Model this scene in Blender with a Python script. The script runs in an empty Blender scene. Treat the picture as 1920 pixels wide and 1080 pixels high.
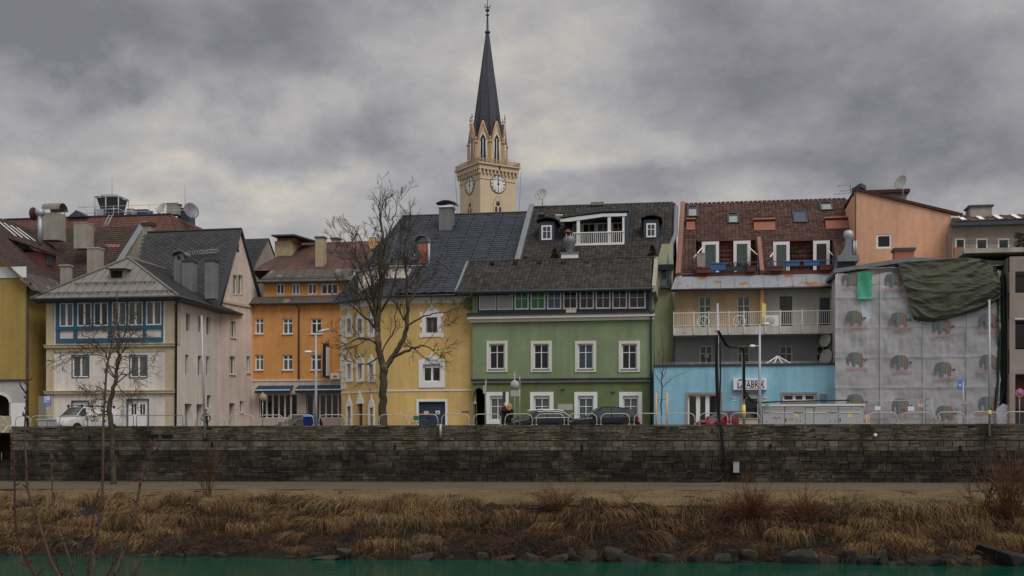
import bpy, bmesh, math, random
import numpy as np
from mathutils import Vector, Matrix, noise
random.seed(11); rng = np.random.default_rng(5)
SC = bpy.context.scene; COL = SC.collection
R_ = math.radians
# ---------------------------------------------------------------- camera (street frame: X along the quay, Y away from the river)
TH = R_(9.0); FPX = 2200.0; HZ = 835.0; CZ = -0.82
cT, sT = math.cos(TH), math.sin(TH)
cam = bpy.data.cameras.new('camera'); camo = bpy.data.objects.new('camera', cam); COL.objects.link(camo)
camo.location = (0, 0, CZ); camo.rotation_euler = (R_(90), 0, TH)
cam.sensor_width = 36; cam.lens = 36 * FPX / 1920; cam.shift_y = (HZ - 540) / 1920
cam.clip_start = 0.3; cam.clip_end = 9000
SC.camera = camo
# ---------------------------------------------------------------- world, sun, exposure
SUN_EL, SUN_AZ = 52.0, 138.0
world = bpy.data.worlds.new('World'); SC.world = world; world.use_nodes = True
wt = world.node_tree; wt.nodes.clear()
def wn(t, **k):
 n = wt.nodes.new(t)
 for a, b in k.items(): setattr(n, a, b)
 return n
def wl(a, b): wt.links.new(a, b)
def wm(op, a, b=None, c=None, clamp=False):
 n = wn('ShaderNodeMath', operation=op, use_clamp=clamp)
 for i, x in enumerate((a, b, c)):
  if x is None: continue
  if isinstance(x, (int, float)): n.inputs[i].default_value = x
  else: wl(x, n.inputs[i])
 return n.outputs[0]
def wsmooth(x, a, b, lo=0.0, hi=1.0):
 n = wn('ShaderNodeMapRange', interpolation_type='SMOOTHSTEP')
 wl(x, n.inputs[0])
 for i, q in zip((1, 2, 3, 4), (a, b, lo, hi)): n.inputs[i].default_value = q
 return n.outputs[0]
sky = wn('ShaderNodeTexSky', sky_type='NISHITA', sun_disc=False, sun_elevation=R_(SUN_EL), sun_rotation=R_(SUN_AZ))
bg_sky = wn('ShaderNodeBackground'); wl(sky.outputs[0], bg_sky.inputs[0]); bg_sky.inputs[1].default_value = 0.06
tc = wn('ShaderNodeTexCoord'); sep = wn('ShaderNodeSeparateXYZ'); wl(tc.outputs['Generated'], sep.inputs[0])
dx, dy, dz = sep.outputs
el = wm('ARCSINE', dz); az = wm('ARCTAN2', dx, dy)
comb = wn('ShaderNodeCombineXYZ')
den = wm('ADD', wm('MAXIMUM', dz, 0.0), 0.5)
wl(wm('DIVIDE', dx, den), comb.inputs[0]); wl(wm('DIVIDE', dy, den), comb.inputs[1]); comb.inputs[2].default_value = 3.7
def wnoise(scale, detail, rough, dist=0.0, off=(0, 0, 0), vec=None):
 mp = wn('ShaderNodeMapping'); wl(vec or comb.outputs[0], mp.inputs[0]); mp.inputs['Location'].default_value = off
 n = wn('ShaderNodeTexNoise'); wl(mp.outputs[0], n.inputs['Vector'])
 n.inputs['Scale'].default_value = scale; n.inputs['Detail'].default_value = detail
 n.inputs['Roughness'].default_value = rough; n.inputs['Distortion'].default_value = dist
 return n.outputs[0]
n1 = wnoise(2.6, 11, 0.6, 0.12, (4.2, 1.3, 0))
n2 = wnoise(7.5, 10, 0.64, 0.1, (9.1, 5.3, 2))
n3 = wnoise(4.4, 5, 0.55, 0.2, (1.5, 7.7, 5))
n4 = wnoise(4.4, 5, 0.55, 0.2, (6.5, 2.7, 9))
azw = wm('ADD', az, wm('MULTIPLY', wm('SUBTRACT', n3, 0.5), 0.34))
elw = wm('ADD', el, wm('MULTIPLY', wm('SUBTRACT', n4, 0.5), 0.20))
def wblob(px, py, rx, ry):
 a0 = math.atan((px - 960) / FPX) - TH; e0 = math.atan((HZ - py) / FPX)
 p = wm('POWER', wm('ABSOLUTE', wm('DIVIDE', wm('SUBTRACT', azw, a0), rx / FPX)), 2.0)
 q = wm('POWER', wm('ABSOLUTE', wm('DIVIDE', wm('SUBTRACT', elw, e0), ry / FPX)), 2.0)
 return wm('EXPONENT', wm('MULTIPLY', wm('ADD', p, q), -1.0))
val = wm('ADD', wm('MULTIPLY', wm('SUBTRACT', n1, 0.5), 1.55), wm('MULTIPLY', wm('SUBTRACT', n2, 0.5), 1.05))
val = wm("ADD", val, 0.54)
for b in ((60, 110, 230, 130, -0.36), (120, 190, 130, 50, -0.22), (480, 60, 260, 75, -0.30), (1800, 170, 330, 170, -0.22), (1290, 130, 220, 60, -0.10),
          (560, 130, 150, 40, -0.15), (560, 300, 200, 60, -0.12), (740, 280, 200, 50, -0.18), (1250, 330, 300, 50, -0.24), (1700, 320, 280, 40, -0.18), (60, 360, 200, 30, -0.16),
          (1040, 110, 190, 110, 0.30), (250, 190, 110, 80, 0.30), (420, 335, 110, 40, 0.34), (620, 345, 90, 40, 0.30), (1180, 260, 160, 40, 0.2), (200, 250, 140, 40, 0.14), (1340, 260, 130, 50, 0.12)):
 val = wm('ADD', val, wm('MULTIPLY', wblob(*b[:4]), b[4] * 1.05))
cr = wn('ShaderNodeValToRGB'); wl(val, cr.inputs[0])
els = cr.color_ramp.elements
els[0].position = 0.0; els[0].color = (0.208, 0.202, 0.224, 1)
els[1].position = 1.0; els[1].color = (0.66, 0.60, 0.51, 1)
for p, c in ((0.28, (0.298, 0.291, 0.314, 1)), (0.5, (0.385, 0.376, 0.384, 1)), (0.72, (0.49, 0.472, 0.455, 1))):
 e = els.new(p); e.color = c
zen = wsmooth(el, R_(26), R_(70), 1.0, 2.0)
bg_cl = wn('ShaderNodeBackground'); wl(cr.outputs[0], bg_cl.inputs[0]); wl(zen, bg_cl.inputs[1])
mixw = wn('ShaderNodeMixShader'); mixw.inputs[0].default_value = 0.93
wl(bg_sky.outputs[0], mixw.inputs[1]); wl(bg_cl.outputs[0], mixw.inputs[2])
wo = wn('ShaderNodeOutputWorld'); wl(mixw.outputs[0], wo.inputs[0])
sl = bpy.data.lights.new('sun', 'SUN'); sl.energy = 1.45; sl.angle = R_(34); sl.color = (1, 0.965, 0.92)
so = bpy.data.objects.new('sun', sl); COL.objects.link(so)
sdir = Vector((math.sin(R_(SUN_AZ)) * math.cos(R_(SUN_EL)), math.cos(R_(SUN_AZ)) * math.cos(R_(SUN_EL)), math.sin(R_(SUN_EL))))
so.rotation_euler = (-sdir).to_track_quat('-Z', 'Y').to_euler(); so.location = (0, 20, 60)
SC.view_settings.view_transform = 'Standard'; SC.view_settings.look = 'None'
SC.view_settings.exposure = 0.0; SC.view_settings.gamma = 1.0; SC.view_settings.use_curve_mapping = False
SC.cycles.max_bounces = 6; SC.cycles.diffuse_bounces = 3; SC.cycles.transparent_max_bounces = 12
# ---------------------------------------------------------------- pixel -> place
def ray(px, py):
 a = (px - 960) / FPX
 return Vector((a * cT - sT, a * sT + cT, (HZ - py) / FPX))
C0 = Vector((0, 0, CZ))
def PV(px, py, v): r = ray(px, py); return C0 + r * (v / r.y)
def PT(px, py, t): return C0 + ray(px, py) * t
def PX(px, py, X): r = ray(px, py); return C0 + r * (X / r.x)
def PZ(px, py, z): r = ray(px, py); return C0 + r * ((z - CZ) / r.z)
def lerp(a, b, t): return a + (b - a) * t
# ---------------------------------------------------------------- mesh builder
W = {}
class MB:
 def __init__(s, M=None): s.v = []; s.f = []; s.mi = []; s.sm = []; s.M = M
 def add(s, vs, fs, mi=0, sm=False):
  o = len(s.v)
  if s.M is not None: vs = [s.M @ Vector(p) for p in vs]
  s.v.extend(tuple(p) for p in vs)
  for f in fs: s.f.append(tuple(i + o for i in f)); s.mi.append(mi); s.sm.append(sm)
 def quad(s, a, b, c, d, mi=0): s.add([a, b, c, d], [(0, 1, 2, 3)], mi)
 def poly(s, pts, mi=0): s.add(pts, [tuple(range(len(pts)))], mi)
 def hexa(s, p, mi=0):
  s.add(p, [(3, 2, 1, 0), (4, 5, 6, 7), (0, 1, 5, 4), (1, 2, 6, 5), (2, 3, 7, 6), (3, 0, 4, 7)], mi)
 def box(s, x0, x1, y0, y1, z0, z1, mi=0):
  s.hexa([(x0, y0, z0), (x1, y0, z0), (x1, y1, z0), (x0, y1, z0), (x0, y0, z1), (x1, y0, z1), (x1, y1, z1), (x0, y1, z1)], mi)
 def prism(s, pts, off, mi=0):
  n = len(pts); pts = [Vector(p) for p in pts]; off = Vector(off)
  s.add(pts + [p + off for p in pts], [tuple(range(n)), tuple(range(2 * n - 1, n - 1, -1))] + [(i, (i + 1) % n, n + (i + 1) % n, n + i) for i in range(n)], mi)
 def tube(s, pts, rads, n=6, mi=0, caps=True, sm=True):
  pts = [Vector(p) for p in pts]
  if isinstance(rads, (int, float)): rads = [rads] * len(pts)
  up = None; vs = []; m = len(pts)
  for i, p in enumerate(pts):
   t = (pts[min(i + 1, m - 1)] - pts[max(i - 1, 0)])
   t = t.normalized() if t.length > 1e-9 else Vector((0, 0, 1))
   if up is None: up = Vector((0, 0, 1)) if abs(t.z) < .9 else Vector((1, 0, 0))
   a = t.cross(up)
   if a.length < 1e-6: a = t.cross(Vector((0, 1, 0.3)))
   a.normalize(); up = a.cross(t); b = up
   for k in range(n):
    w = 2 * math.pi * k / n
    vs.append(p + (a * math.cos(w) + b * math.sin(w)) * rads[i])
  fs = [(i * n + k, i * n + (k + 1) % n, (i + 1) * n + (k + 1) % n, (i + 1) * n + k) for i in range(m - 1) for k in range(n)]
  if caps: fs += [tuple(range(n - 1, -1, -1)), tuple(range((m - 1) * n, m * n))]
  s.add(vs, fs, mi, sm)
 def lathe(s, c, prof, n=14, axis='z', mi=0, sm=True):
  c = Vector(c); vs = []
  for r, h in prof:
   for k in range(n):
    w = 2 * math.pi * k / n; x, y = r * math.cos(w), r * math.sin(w)
    vs.append(c + (Vector((x, y, h)) if axis == 'z' else Vector((x, h, y)) if axis == 'y' else Vector((h, x, y))))
  m = len(prof)
  fs = [(i * n + k, i * n + (k + 1) % n, (i + 1) * n + (k + 1) % n, (i + 1) * n + k) for i in range(m - 1) for k in range(n)]
  if m > 3 and prof[0][0] == prof[-1][0] > .04: fs += [((m - 1) * n + k, (m - 1) * n + (k + 1) % n, (k + 1) % n, k) for k in range(n)]
  else: fs += [tuple(range(n - 1, -1, -1)), tuple(range((m - 1) * n, m * n))]
  s.add(vs, fs, mi, sm)
 def build(s, name, mats, parent=None):
  if not isinstance(mats, (list, tuple)): mats = [mats]
  us = sorted({i for f in s.f for i in f}); ix = {q: i for i, q in enumerate(us)}
  if len(us) < len(s.v): s.v = [s.v[i] for i in us]; s.f = [tuple(ix[i] for i in f) for f in s.f]
  A = np.array(s.v, float)
  c = (A.min(0) + A.max(0)) / 2; c[2] = A[:, 2].min()
  me = bpy.data.meshes.new(name); me.from_pydata((A - c).tolist(), [], s.f)
  for m in mats: me.materials.append(m)
  if len(mats) > 1: me.polygons.foreach_set('material_index', s.mi)
  me.polygons.foreach_set('use_smooth', s.sm); me.update()
  o = bpy.data.objects.new(name, me); COL.objects.link(o)
  c = Vector(c); W[o] = c
  if parent is not None: o.parent = parent; o.location = c - W[parent]
  else: o.location = c
  return o
def tag(o, label=None, cat=None, group=None, kind=None):
 if label: o['label'] = label
 if cat: o['category'] = cat
 if group: o['group'] = group
 if kind: o['kind'] = kind
 return o
def thing(name, label, cat, loc, group=None):
 o = bpy.data.objects.new(name, None); COL.objects.link(o); o.empty_display_size = .3
 o.location = loc; W[o] = Vector(loc)
 return tag(o, label, cat, group)
def copy_tree(o, parent=None, off=Vector((0, 0, 0))):
 c = o.copy(); COL.objects.link(c); W[c] = W[o] + off
 if parent is not None: c.parent = parent
 else: c.location = Vector(o.location) + off
 for ch in list(o.children): copy_tree(ch, c, off)
 return c
def text_mb(body, size, M, depth=.004, mats=None, name='lettering', parent=None, space=1.0, align='CENTER', bold=0.0):
 cu = bpy.data.curves.new('txt', 'FONT'); cu.body = body; cu.size = size; cu.extrude = depth; cu.align_x = align; cu.align_y = 'CENTER'
 cu.space_character = space; cu.offset = bold; cu.resolution_u = 2
 o = bpy.data.objects.new('txt', cu); COL.objects.link(o)
 dg = bpy.context.evaluated_depsgraph_get()
 me = bpy.data.meshes.new_from_object(o.evaluated_get(dg))
 mb = MB(M); mb.add([v.co.copy() for v in me.vertices], [tuple(p.vertices) for p in me.polygons])
 bpy.data.objects.remove(o); bpy.data.curves.remove(cu); bpy.data.meshes.remove(me)
 return mb.build(name, mats, parent)
# ---------------------------------------------------------------- materials
def s2l(c): c /= 255.0; return c / 12.92 if c <= .04045 else ((c + .055) / 1.055) ** 2.4
KA = 0.44
def ph(r, g, b, k=None):
 k = k or KA; c = [s2l(x) for x in (r, g, b)]; l = .25 * c[0] + .6 * c[1] + .15 * c[2]
 return tuple(min(.86, (x * .74 + l * .26) / k) for x in c)
def mat(name, col, rough=.85, var=.10, scale=.6, var2=.06, streak=0.0, island=0.0, patch=None, bump=0.0, bscale=30, spec=.3, metal=0.0, islhue=0.0, stretch=None):
 m = bpy.data.materials.new(name); m.use_nodes = True; t = m.node_tree; N = t.nodes; L = t.links
 b = N['Principled BSDF']; b.inputs['Roughness'].default_value = rough; b.inputs['Metallic'].default_value = metal
 b.inputs['Specular IOR Level'].default_value = spec
 tco = N.new('ShaderNodeTexCoord'); vec = tco.outputs['Object']
 def nz(sc, det=4, st=None, off=0.0):
  v = vec
  if st or off:
   mp = N.new('ShaderNodeMapping'); L.new(v, mp.inputs[0]); mp.inputs['Scale'].default_value = st or (1, 1, 1); mp.inputs['Location'].default_value = (off, off, off); v = mp.outputs[0]
  n = N.new('ShaderNodeTexNoise'); L.new(v, n.inputs['Vector']); n.inputs['Scale'].default_value = sc; n.inputs['Detail'].default_value = det; n.inputs['Roughness'].default_value = .6
  return n.outputs[0]
 def rng_(x, a, c, lo, hi):
  n = N.new('ShaderNodeMapRange'); L.new(x, n.inputs[0])
  for i, q in zip((1, 2, 3, 4), (a, c, lo, hi)): n.inputs[i].default_value = q
  return n.outputs[0]
 def mul(a, c):
  n = N.new('ShaderNodeMath'); n.operation = 'MULTIPLY'; L.new(a, n.inputs[0])
  if isinstance(c, float): n.inputs[1].default_value = c
  else: L.new(c, n.inputs[1])
  return n.outputs[0]
 def mix(f, a, c):
  n = N.new('ShaderNodeMix'); n.data_type = 'RGBA'; L.new(f, n.inputs[0])
  for i, q in ((6, a), (7, c)):
   if isinstance(q, tuple): n.inputs[i].default_value = (*q[:3], 1)
   else: L.new(q, n.inputs[i])
  return n.outputs[2]
 fac = rng_(nz(scale, 5, stretch), .25, .75, 1 - var, 1 + var)
 if var2: fac = mul(fac, rng_(nz(scale * 9, 4, None, 3.3), .25, .75, 1 - var2, 1 + var2))
 if streak: fac = mul(fac, rng_(nz(1.0, 4, (1.5, 1.5, .13), 7.1), .3, .7, 1 - streak, 1 + streak * .6))
 if island:
  g = N.new('ShaderNodeNewGeometry'); fac = mul(fac, rng_(g.outputs['Random Per Island'], 0, 1, 1 - island, 1 + island))
 colr = col
 if islhue:
  g2 = N.new('ShaderNodeNewGeometry'); w = N.new('ShaderNodeTexWhiteNoise'); w.noise_dimensions = '1D'; L.new(g2.outputs['Random Per Island'], w.inputs['W'])
  colr = mix(rng_(w.outputs['Value'], 1 - islhue, 1, 0, 1), col, patch[0] if patch else col)
 if patch:
  pc, th, so_, psc = patch[:4]; st = patch[4] if len(patch) > 4 else None
  colr = mix(rng_(nz(psc, 6, st, 1.7), th, th + so_, 0, 1), colr, pc)
 vm = N.new('ShaderNodeVectorMath'); vm.operation = 'SCALE'; L.new(fac, vm.inputs['Scale'])
 if isinstance(colr, tuple): vm.inputs[0].default_value = colr[:3]
 else: L.new(colr, vm.inputs[0])
 L.new(vm.outputs[0], b.inputs['Base Color'])
 if bump:
  bp = N.new('ShaderNodeBump'); bp.inputs['Strength'].default_value = bump; bp.inputs['Distance'].default_value = .02
  L.new(nz(bscale, 5), bp.inputs['Height']); L.new(bp.outputs[0], b.inputs['Normal'])
 return m
def glassmat(name, col, rough=.07, fold=0.0, col2=None, wob=.25):
 m = bpy.data.materials.new(name); m.use_nodes = True; t = m.node_tree; N = t.nodes; L = t.links
 b = N['Principled BSDF']; b.inputs['Roughness'].default_value = rough; b.inputs['Specular IOR Level'].default_value = .5
 tco = N.new('ShaderNodeTexCoord')
 mp = N.new('ShaderNodeMapping'); L.new(tco.outputs['Object'], mp.inputs[0]); mp.inputs['Scale'].default_value = (9, 9, .5) if fold else (1.1, 1.1, 1.1)
 n = N.new('ShaderNodeTexNoise'); L.new(mp.outputs[0], n.inputs['Vector']); n.inputs['Scale'].default_value = 1.3; n.inputs['Detail'].default_value = 3
 r = N.new('ShaderNodeMapRange'); L.new(n.outputs[0], r.inputs[0]); r.inputs[1].default_value = .35; r.inputs[2].default_value = .65
 mx = N.new('ShaderNodeMix'); mx.data_type = 'RGBA'; L.new(r.outputs[0], mx.inputs[0])
 mx.inputs[6].default_value = (*col, 1); mx.inputs[7].default_value = (*(col2 or tuple(c * 1.7 for c in col)), 1)
 L.new(mx.outputs[2], b.inputs['Base Color'])
 n2_ = N.new('ShaderNodeTexNoise'); L.new(tco.outputs['Object'], n2_.inputs['Vector']); n2_.inputs['Scale'].default_value = 1.6
 bp = N.new('ShaderNodeBump'); bp.inputs['Strength'].default_value = wob; bp.inputs['Distance'].default_value = .02
 L.new(n2_.outputs[0], bp.inputs['Height']); L.new(bp.outputs[0], b.inputs['Normal'])
 return m
M = {}
def dm(k, *a, **q): M[k] = mat(k, *a, **q)
PL = dict(var=.14, scale=.3, var2=.08, streak=.15, bump=.25, bscale=14, rough=.9, spec=.2)
dm('white_plaster', ph(155, 147, 138), **PL)
dm('pink_plaster', ph(153, 137, 127), **PL)
dm('cream_plaster', ph(140, 126, 98), **PL)
dm('ochre_plaster', ph(127, 103, 26), **PL)
dm('orange_plaster', ph(163, 106, 28), **PL)
dm('yellow_plaster', ph(160, 128, 56), **PL)
dm('green_plaster', ph(92, 107, 74), **PL)
dm('moss_plaster', ph(76, 88, 46), **PL)
dm('olive_plaster', ph(118, 122, 90), **PL)
dm('beige_plaster', ph(133, 111, 84), **PL)
dm('grey_plaster', ph(124, 123, 120), var=.12, scale=.4, var2=.06, streak=.12, rough=.9)
dm('cool_plaster', ph(104, 104, 108), var=.12, scale=.4, var2=.06, streak=.1, rough=.9)
dm('blue_plaster', ph(88, 138, 158), **PL)
dm('salmon_plaster', ph(164, 116, 84), **PL)
dm('taupe_plaster', ph(112, 100, 92), **PL)
dm('pale_stone', ph(128, 126, 122), var=.12, scale=.5, streak=.1)
dm('trim_white', ph(164, 164, 164), var=.05, var2=.04, streak=.05, rough=.75)
dm('trim_cream', ph(158, 154, 142), var=.05, var2=.04, streak=.06, rough=.8)
dm('pvc_white', ph(170, 172, 174), var=.03, var2=.02, rough=.4, spec=.5)
dm('teal_paint', ph(16, 66, 90), var=.12, var2=.08, rough=.6, streak=.12)
dm('dark_frame', ph(40, 52, 60), var=.1, rough=.5)
dm('wood_grey', ph(110, 102, 92), var=.15, rough=.7)
dm('zinc', ph(106, 112, 118, .7), var=.12, scale=1.2, rough=.5, metal=.25, streak=.1)
dm('dark_zinc', ph(62, 68, 74, .92), var=.12, scale=1.2, rough=.5, metal=.2)
dm('seam_metal', ph(112, 106, 100, .72), var=.12, scale=.8, rough=.6, streak=.12)
dm('galv', ph(120, 124, 128), var=.1, scale=2, rough=.45, metal=.3)
dm('rail_metal', ph(146, 144, 136, .52), var=.14, scale=1.5, rough=.5, metal=.2)
dm('black_metal', (.02, .021, .024), var=.1, rough=.5)
dm('rubber', (.017, .017, .018), var=.2, rough=.75)
dm('pipe_dark', ph(44, 42, 44), var=.15, rough=.6)
dm('rust_roof', ph(86, 58, 48, .92), var=.22, scale=.5, var2=.15, streak=.2, patch=(ph(128, 74, 48, .92), .55, .15, .45), rough=.75)
dm('rusty_zinc', ph(116, 121, 128, .66), var=.12, scale=.6, patch=(ph(140, 84, 44, .7), .555, .05, .8, (1, 1, 1)), streak=.12, rough=.6, island=.06)
dm('brown_metal', ph(88, 78, 72, .92), var=.2, scale=.7, patch=(ph(134, 126, 120, .92), .58, .08, .8), rough=.65)
dm('tile_dark', ph(66, 62, 60, .92), var=.25, scale=.5, var2=.16, island=.36, patch=(ph(88, 88, 76, .92), .62, .12, .9), rough=.85)
dm('tile_red', ph(92, 62, 54, .92), var=.25, scale=.5, var2=.14, island=.36, patch=(ph(118, 72, 58, .92), .60, .1, .5), rough=.85)
dm('tile_brown', ph(80, 60, 52, .92), var=.22, scale=.6, var2=.14, island=.2, patch=(ph(150, 84, 58, .92), .665, .02, 1.1, (1, .35, .35)), rough=.9)
dm('tile_red_new', ph(112, 66, 58, .8), var=.15, var2=.1, island=.2, rough=.85)
dm('tile_slate', ph(54, 60, 70, .92), var=.12, scale=.5, island=.16, rough=.75, spec=.25)
dm('tile_diamond', ph(66, 65, 67, .92), var=.15, scale=.4, island=.2, rough=.7)
dm('tile_small', ph(60, 62, 66, .92), var=.15, island=.2, rough=.7)
dm('shingle_red', ph(112, 70, 58, .92), var=.22, scale=.7, var2=.15, island=.12, streak=.1, rough=.85)
dm('brick_red', ph(128, 66, 48), var=.2, scale=3, var2=.2, rough=.9, bump=.4)
dm('brick_yellow', ph(128, 112, 80), var=.2, scale=3, var2=.2, rough=.9, bump=.4)
dm('chimney_plaster', ph(112, 106, 96), var=.18, scale=1.2, streak=.2, rough=.95, bump=.3)
dm('chimney_grey', ph(84, 84, 86), var=.14, scale=1.2, streak=.15, rough=.9)
dm('orange_metal', ph(150, 84, 56, .92), var=.14, rough=.6)
dm('red_paint', ph(104, 52, 44, .8), var=.12, rough=.6)
dm('salmon_paint', ph(148, 98, 86, .92), var=.1, rough=.7)
dm('ochre_board', ph(110, 76, 46), var=.2, rough=.8)
dm('maroon', ph(78, 34, 36, .92), var=.1, rough=.6)
dm('awning_blue', ph(20, 62, 92, .8), var=.12, var2=.08, streak=.1, rough=.9)
dm('door_navy', ph(30, 42, 60), var=.1, rough=.5)
dm('door_grey', ph(60, 62, 72), var=.1, rough=.55)
dm('yellow_paint', ph(170, 160, 30), var=.1, rough=.6)
dm('sign_white', ph(178, 178, 184), var=.03, rough=.5)
dm('sign_blue', ph(20, 92, 168), var=.03, rough=.45)
dm('sign_red', ph(190, 40, 44), var=.03, rough=.5)
dm('sign_grey', ph(122, 124, 120), var=.1, rough=.7)
dm('sign_tan', ph(124, 110, 84), var=.1, rough=.6)
dm('ink', (.02, .02, .03), var=.02, rough=.6)
dm('ink_red', ph(136, 92, 96), var=.1, rough=.8)
dm('orange_plastic', ph(230, 120, 80), var=.06, rough=.5)
dm('orange_wood', ph(176, 118, 60), var=.12, rough=.8)
dm('planter_blue', ph(30, 70, 110), var=.1, rough=.6)
dm('leaf_dark', (.035, .055, .02), var=.2, var2=.2, island=.35, rough=.7)
dm('leaf_dry', (.16, .12, .06), var=.2, island=.35, rough=.8)
dm('bark', (.078, .064, .042), var=.3, scale=2.5, var2=.25, rough=.95, bump=.6, bscale=8, streak=.1, patch=(ph(98, 86, 52), .6, .1, 1.6))
dm('twig', (.08, .064, .043), var=.2, rough=.9)
dm('twig_red', (.15, .068, .034), var=.25, island=.3, rough=.9)
dm('shoot', (.085, .058, .044), var=.25, scale=6, var2=.2, rough=.75, patch=((.12, .10, .07), .52, .1, 5.0))
dm('shoot_red', (.075, .026, .026), var=.2, scale=6, rough=.7)
dm('concrete', ph(122, 118, 108), var=.14, scale=1, var2=.08, streak=.2, rough=.9, patch=(ph(82, 78, 68), .6, .12, 1.1))
dm('slab_pale', ph(138, 136, 128), var=.12, scale=.8, streak=.22, rough=.9, patch=(ph(108, 98, 84), .62, .1, 1.3))
dm('cabinet', ph(124, 126, 130), var=.06, streak=.08, rough=.6)
dm('box_beige', ph(140, 128, 104), var=.08, rough=.8)
dm('skin', (.45, .28, .2), var=.05, rough=.6)
dm('black_cloth_and_voids', (.012, .012, .014), var=.2, rough=.95)
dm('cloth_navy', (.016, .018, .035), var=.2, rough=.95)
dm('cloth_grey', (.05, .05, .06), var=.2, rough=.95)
dm('hair_blond', (.55, .33, .13), var=.2, var2=.2, scale=6, rough=.6)
dm('hair_red', (.16, .035, .018), var=.2, var2=.2, scale=6, rough=.6)
dm('hair_dark', (.02, .014, .01), var=.2, rough=.6)
dm('clock_white', ph(176, 172, 158), var=.05, rough=.7)
dm('tower_plaster', ph(154, 136, 104), var=.08, scale=.12, var2=.05, streak=.06, rough=.9)
dm('tower_trim', ph(140, 108, 74), var=.1, scale=.4, rough=.9)
dm('spire_slate', ph(44, 44, 54), var=.2, scale=.25, var2=.14, island=.12, rough=.6, spec=.4)
dm('tarp', ph(62, 64, 50, .54), var=.18, scale=.8, var2=.1, rough=.85)
dm('tarp_green', ph(26, 40, 34), var=.25, scale=1, var2=.15, rough=.85)
dm('cloth_green', ph(12, 118, 92), var=.15, scale=2, var2=.1, rough=.9)
dm('turquoise', ph(110, 160, 160), var=.1, rough=.9)
G = dict(dark=glassmat('glass_dark', (.012, .013, .016)), black=glassmat('glass_black', (.006, .006, .008)), blue=glassmat('glass_blue', (.035, .045, .07)),
         sheer=glassmat('glass_sheer', (.07, .07, .075), fold=1, col2=(.14, .14, .145)), brown=glassmat('glass_brown', (.03, .022, .022), fold=1),
         green=glassmat('glass_green_curtain', (.02, .17, .02), fold=1, col2=(.04, .26, .04)), bluec=glassmat('glass_blue_curtain', (.05, .09, .16), fold=1, col2=(.10, .14, .22)),
         teal=glassmat('glass_teal', (.05, .085, .08), fold=1, col2=(.09, .13, .125)), pale=glassmat('glass_pale', (.22, .22, .22), rough=.15, wob=.05), blind=mat('blind_grey', ph(128, 124, 124), var=.05, rough=.7),
         car=glassmat('car_glass', (.045, .055, .06), rough=.03, wob=0), carp=glassmat('car_glass_pale', (.045, .055, .05), rough=.05, wob=0))
def paint(name, col, rough=.25):
 m = mat(name, col, rough=rough, var=.05, var2=.03, spec=.35); b = m.node_tree.nodes['Principled BSDF']; b.inputs['Coat Weight'].default_value = .25; b.inputs['Coat Roughness'].default_value = .08
 return m
# ---------------------------------------------------------------- walls, windows, roofs
class Wall:
 def __init__(s, P0, P1):
  s.P = Vector((P0[0], P0[1], 0)); d = Vector((P1[0], P1[1], 0)) - s.P; s.L = d.length; s.e = d / s.L
  n = Vector((s.e.y, -s.e.x, 0)); s.n = n if n.dot(s.P + d / 2) < 0 else -n; s.open = []
 def pix(s, px, py):
  r = ray(px, py); t = (s.P - C0).dot(s.n) / r.dot(s.n); q = C0 + r * t; return (q - s.P).dot(s.e), q.z
 def pt(s, a, z, d=0.0): return s.P + s.e * a + s.n * d + Vector((0, 0, z))
 def rect(s, x0, y0, x1, y1):
  ym, xm = (y0 + y1) / 2, (x0 + x1) / 2
  return (s.pix(x0, ym)[0], s.pix(x1, ym)[0], s.pix(xm, y1)[1], s.pix(xm, y0)[1])
 def box(s, mb, a0, a1, z0, z1, d0, d1, mi=0):
  mb.hexa([s.pt(a0, z0, d1), s.pt(a1, z0, d1), s.pt(a1, z0, d0), s.pt(a0, z0, d0), s.pt(a0, z1, d1), s.pt(a1, z1, d1), s.pt(a1, z1, d0), s.pt(a0, z1, d0)], mi)
 def mesh(s, mb, outline, mi=0, d=0.0):
  zs = sorted({round(z, 4) for z, _, _ in outline} | {round(z, 4) for o in s.open for z in (o[2], o[3]) if outline[0][0] < z < outline[-1][0]})
  def lr(z):
   for (za, la, ra), (zb, lb, rb) in zip(outline, outline[1:]):
    if za - 1e-6 <= z <= zb + 1e-6 and zb > za: t = (z - za) / (zb - za); return la + (lb - la) * t, ra + (rb - ra) * t
   return outline[-1][1:]
  for za, zb in zip(zs, zs[1:]):
   zm = (za + zb) / 2; (la, ra), (lb, rb) = lr(za + 1e-5), lr(zb - 1e-5)
   ca, cb = la, lb
   for o in sorted([o for o in s.open if o[2] < zm < o[3] and o[1] > la and o[0] < ra]):
    if o[0] > ca: mb.quad(s.pt(ca, za, d), s.pt(o[0], za, d), s.pt(o[0], zb, d), s.pt(cb, zb, d), mi)
    ca = cb = o[1]
   if ra > ca or rb > cb: mb.quad(s.pt(ca, za, d), s.pt(ra, za, d), s.pt(rb, zb, d), s.pt(cb, zb, d), mi)
  for a0, a1, z0, z1, dep in s.open:
   if z0 < outline[0][0] - .5 or z1 > outline[-1][0] + .01: continue
   for p, q in (((a0, z0), (a0, z1)), ((a0, z1), (a1, z1)), ((a1, z1), (a1, z0)), ((a1, z0), (a0, z0))):
    mb.quad(s.pt(*p, d), s.pt(*q, d), s.pt(*q, d - dep), s.pt(*p, d - dep), mi)
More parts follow.
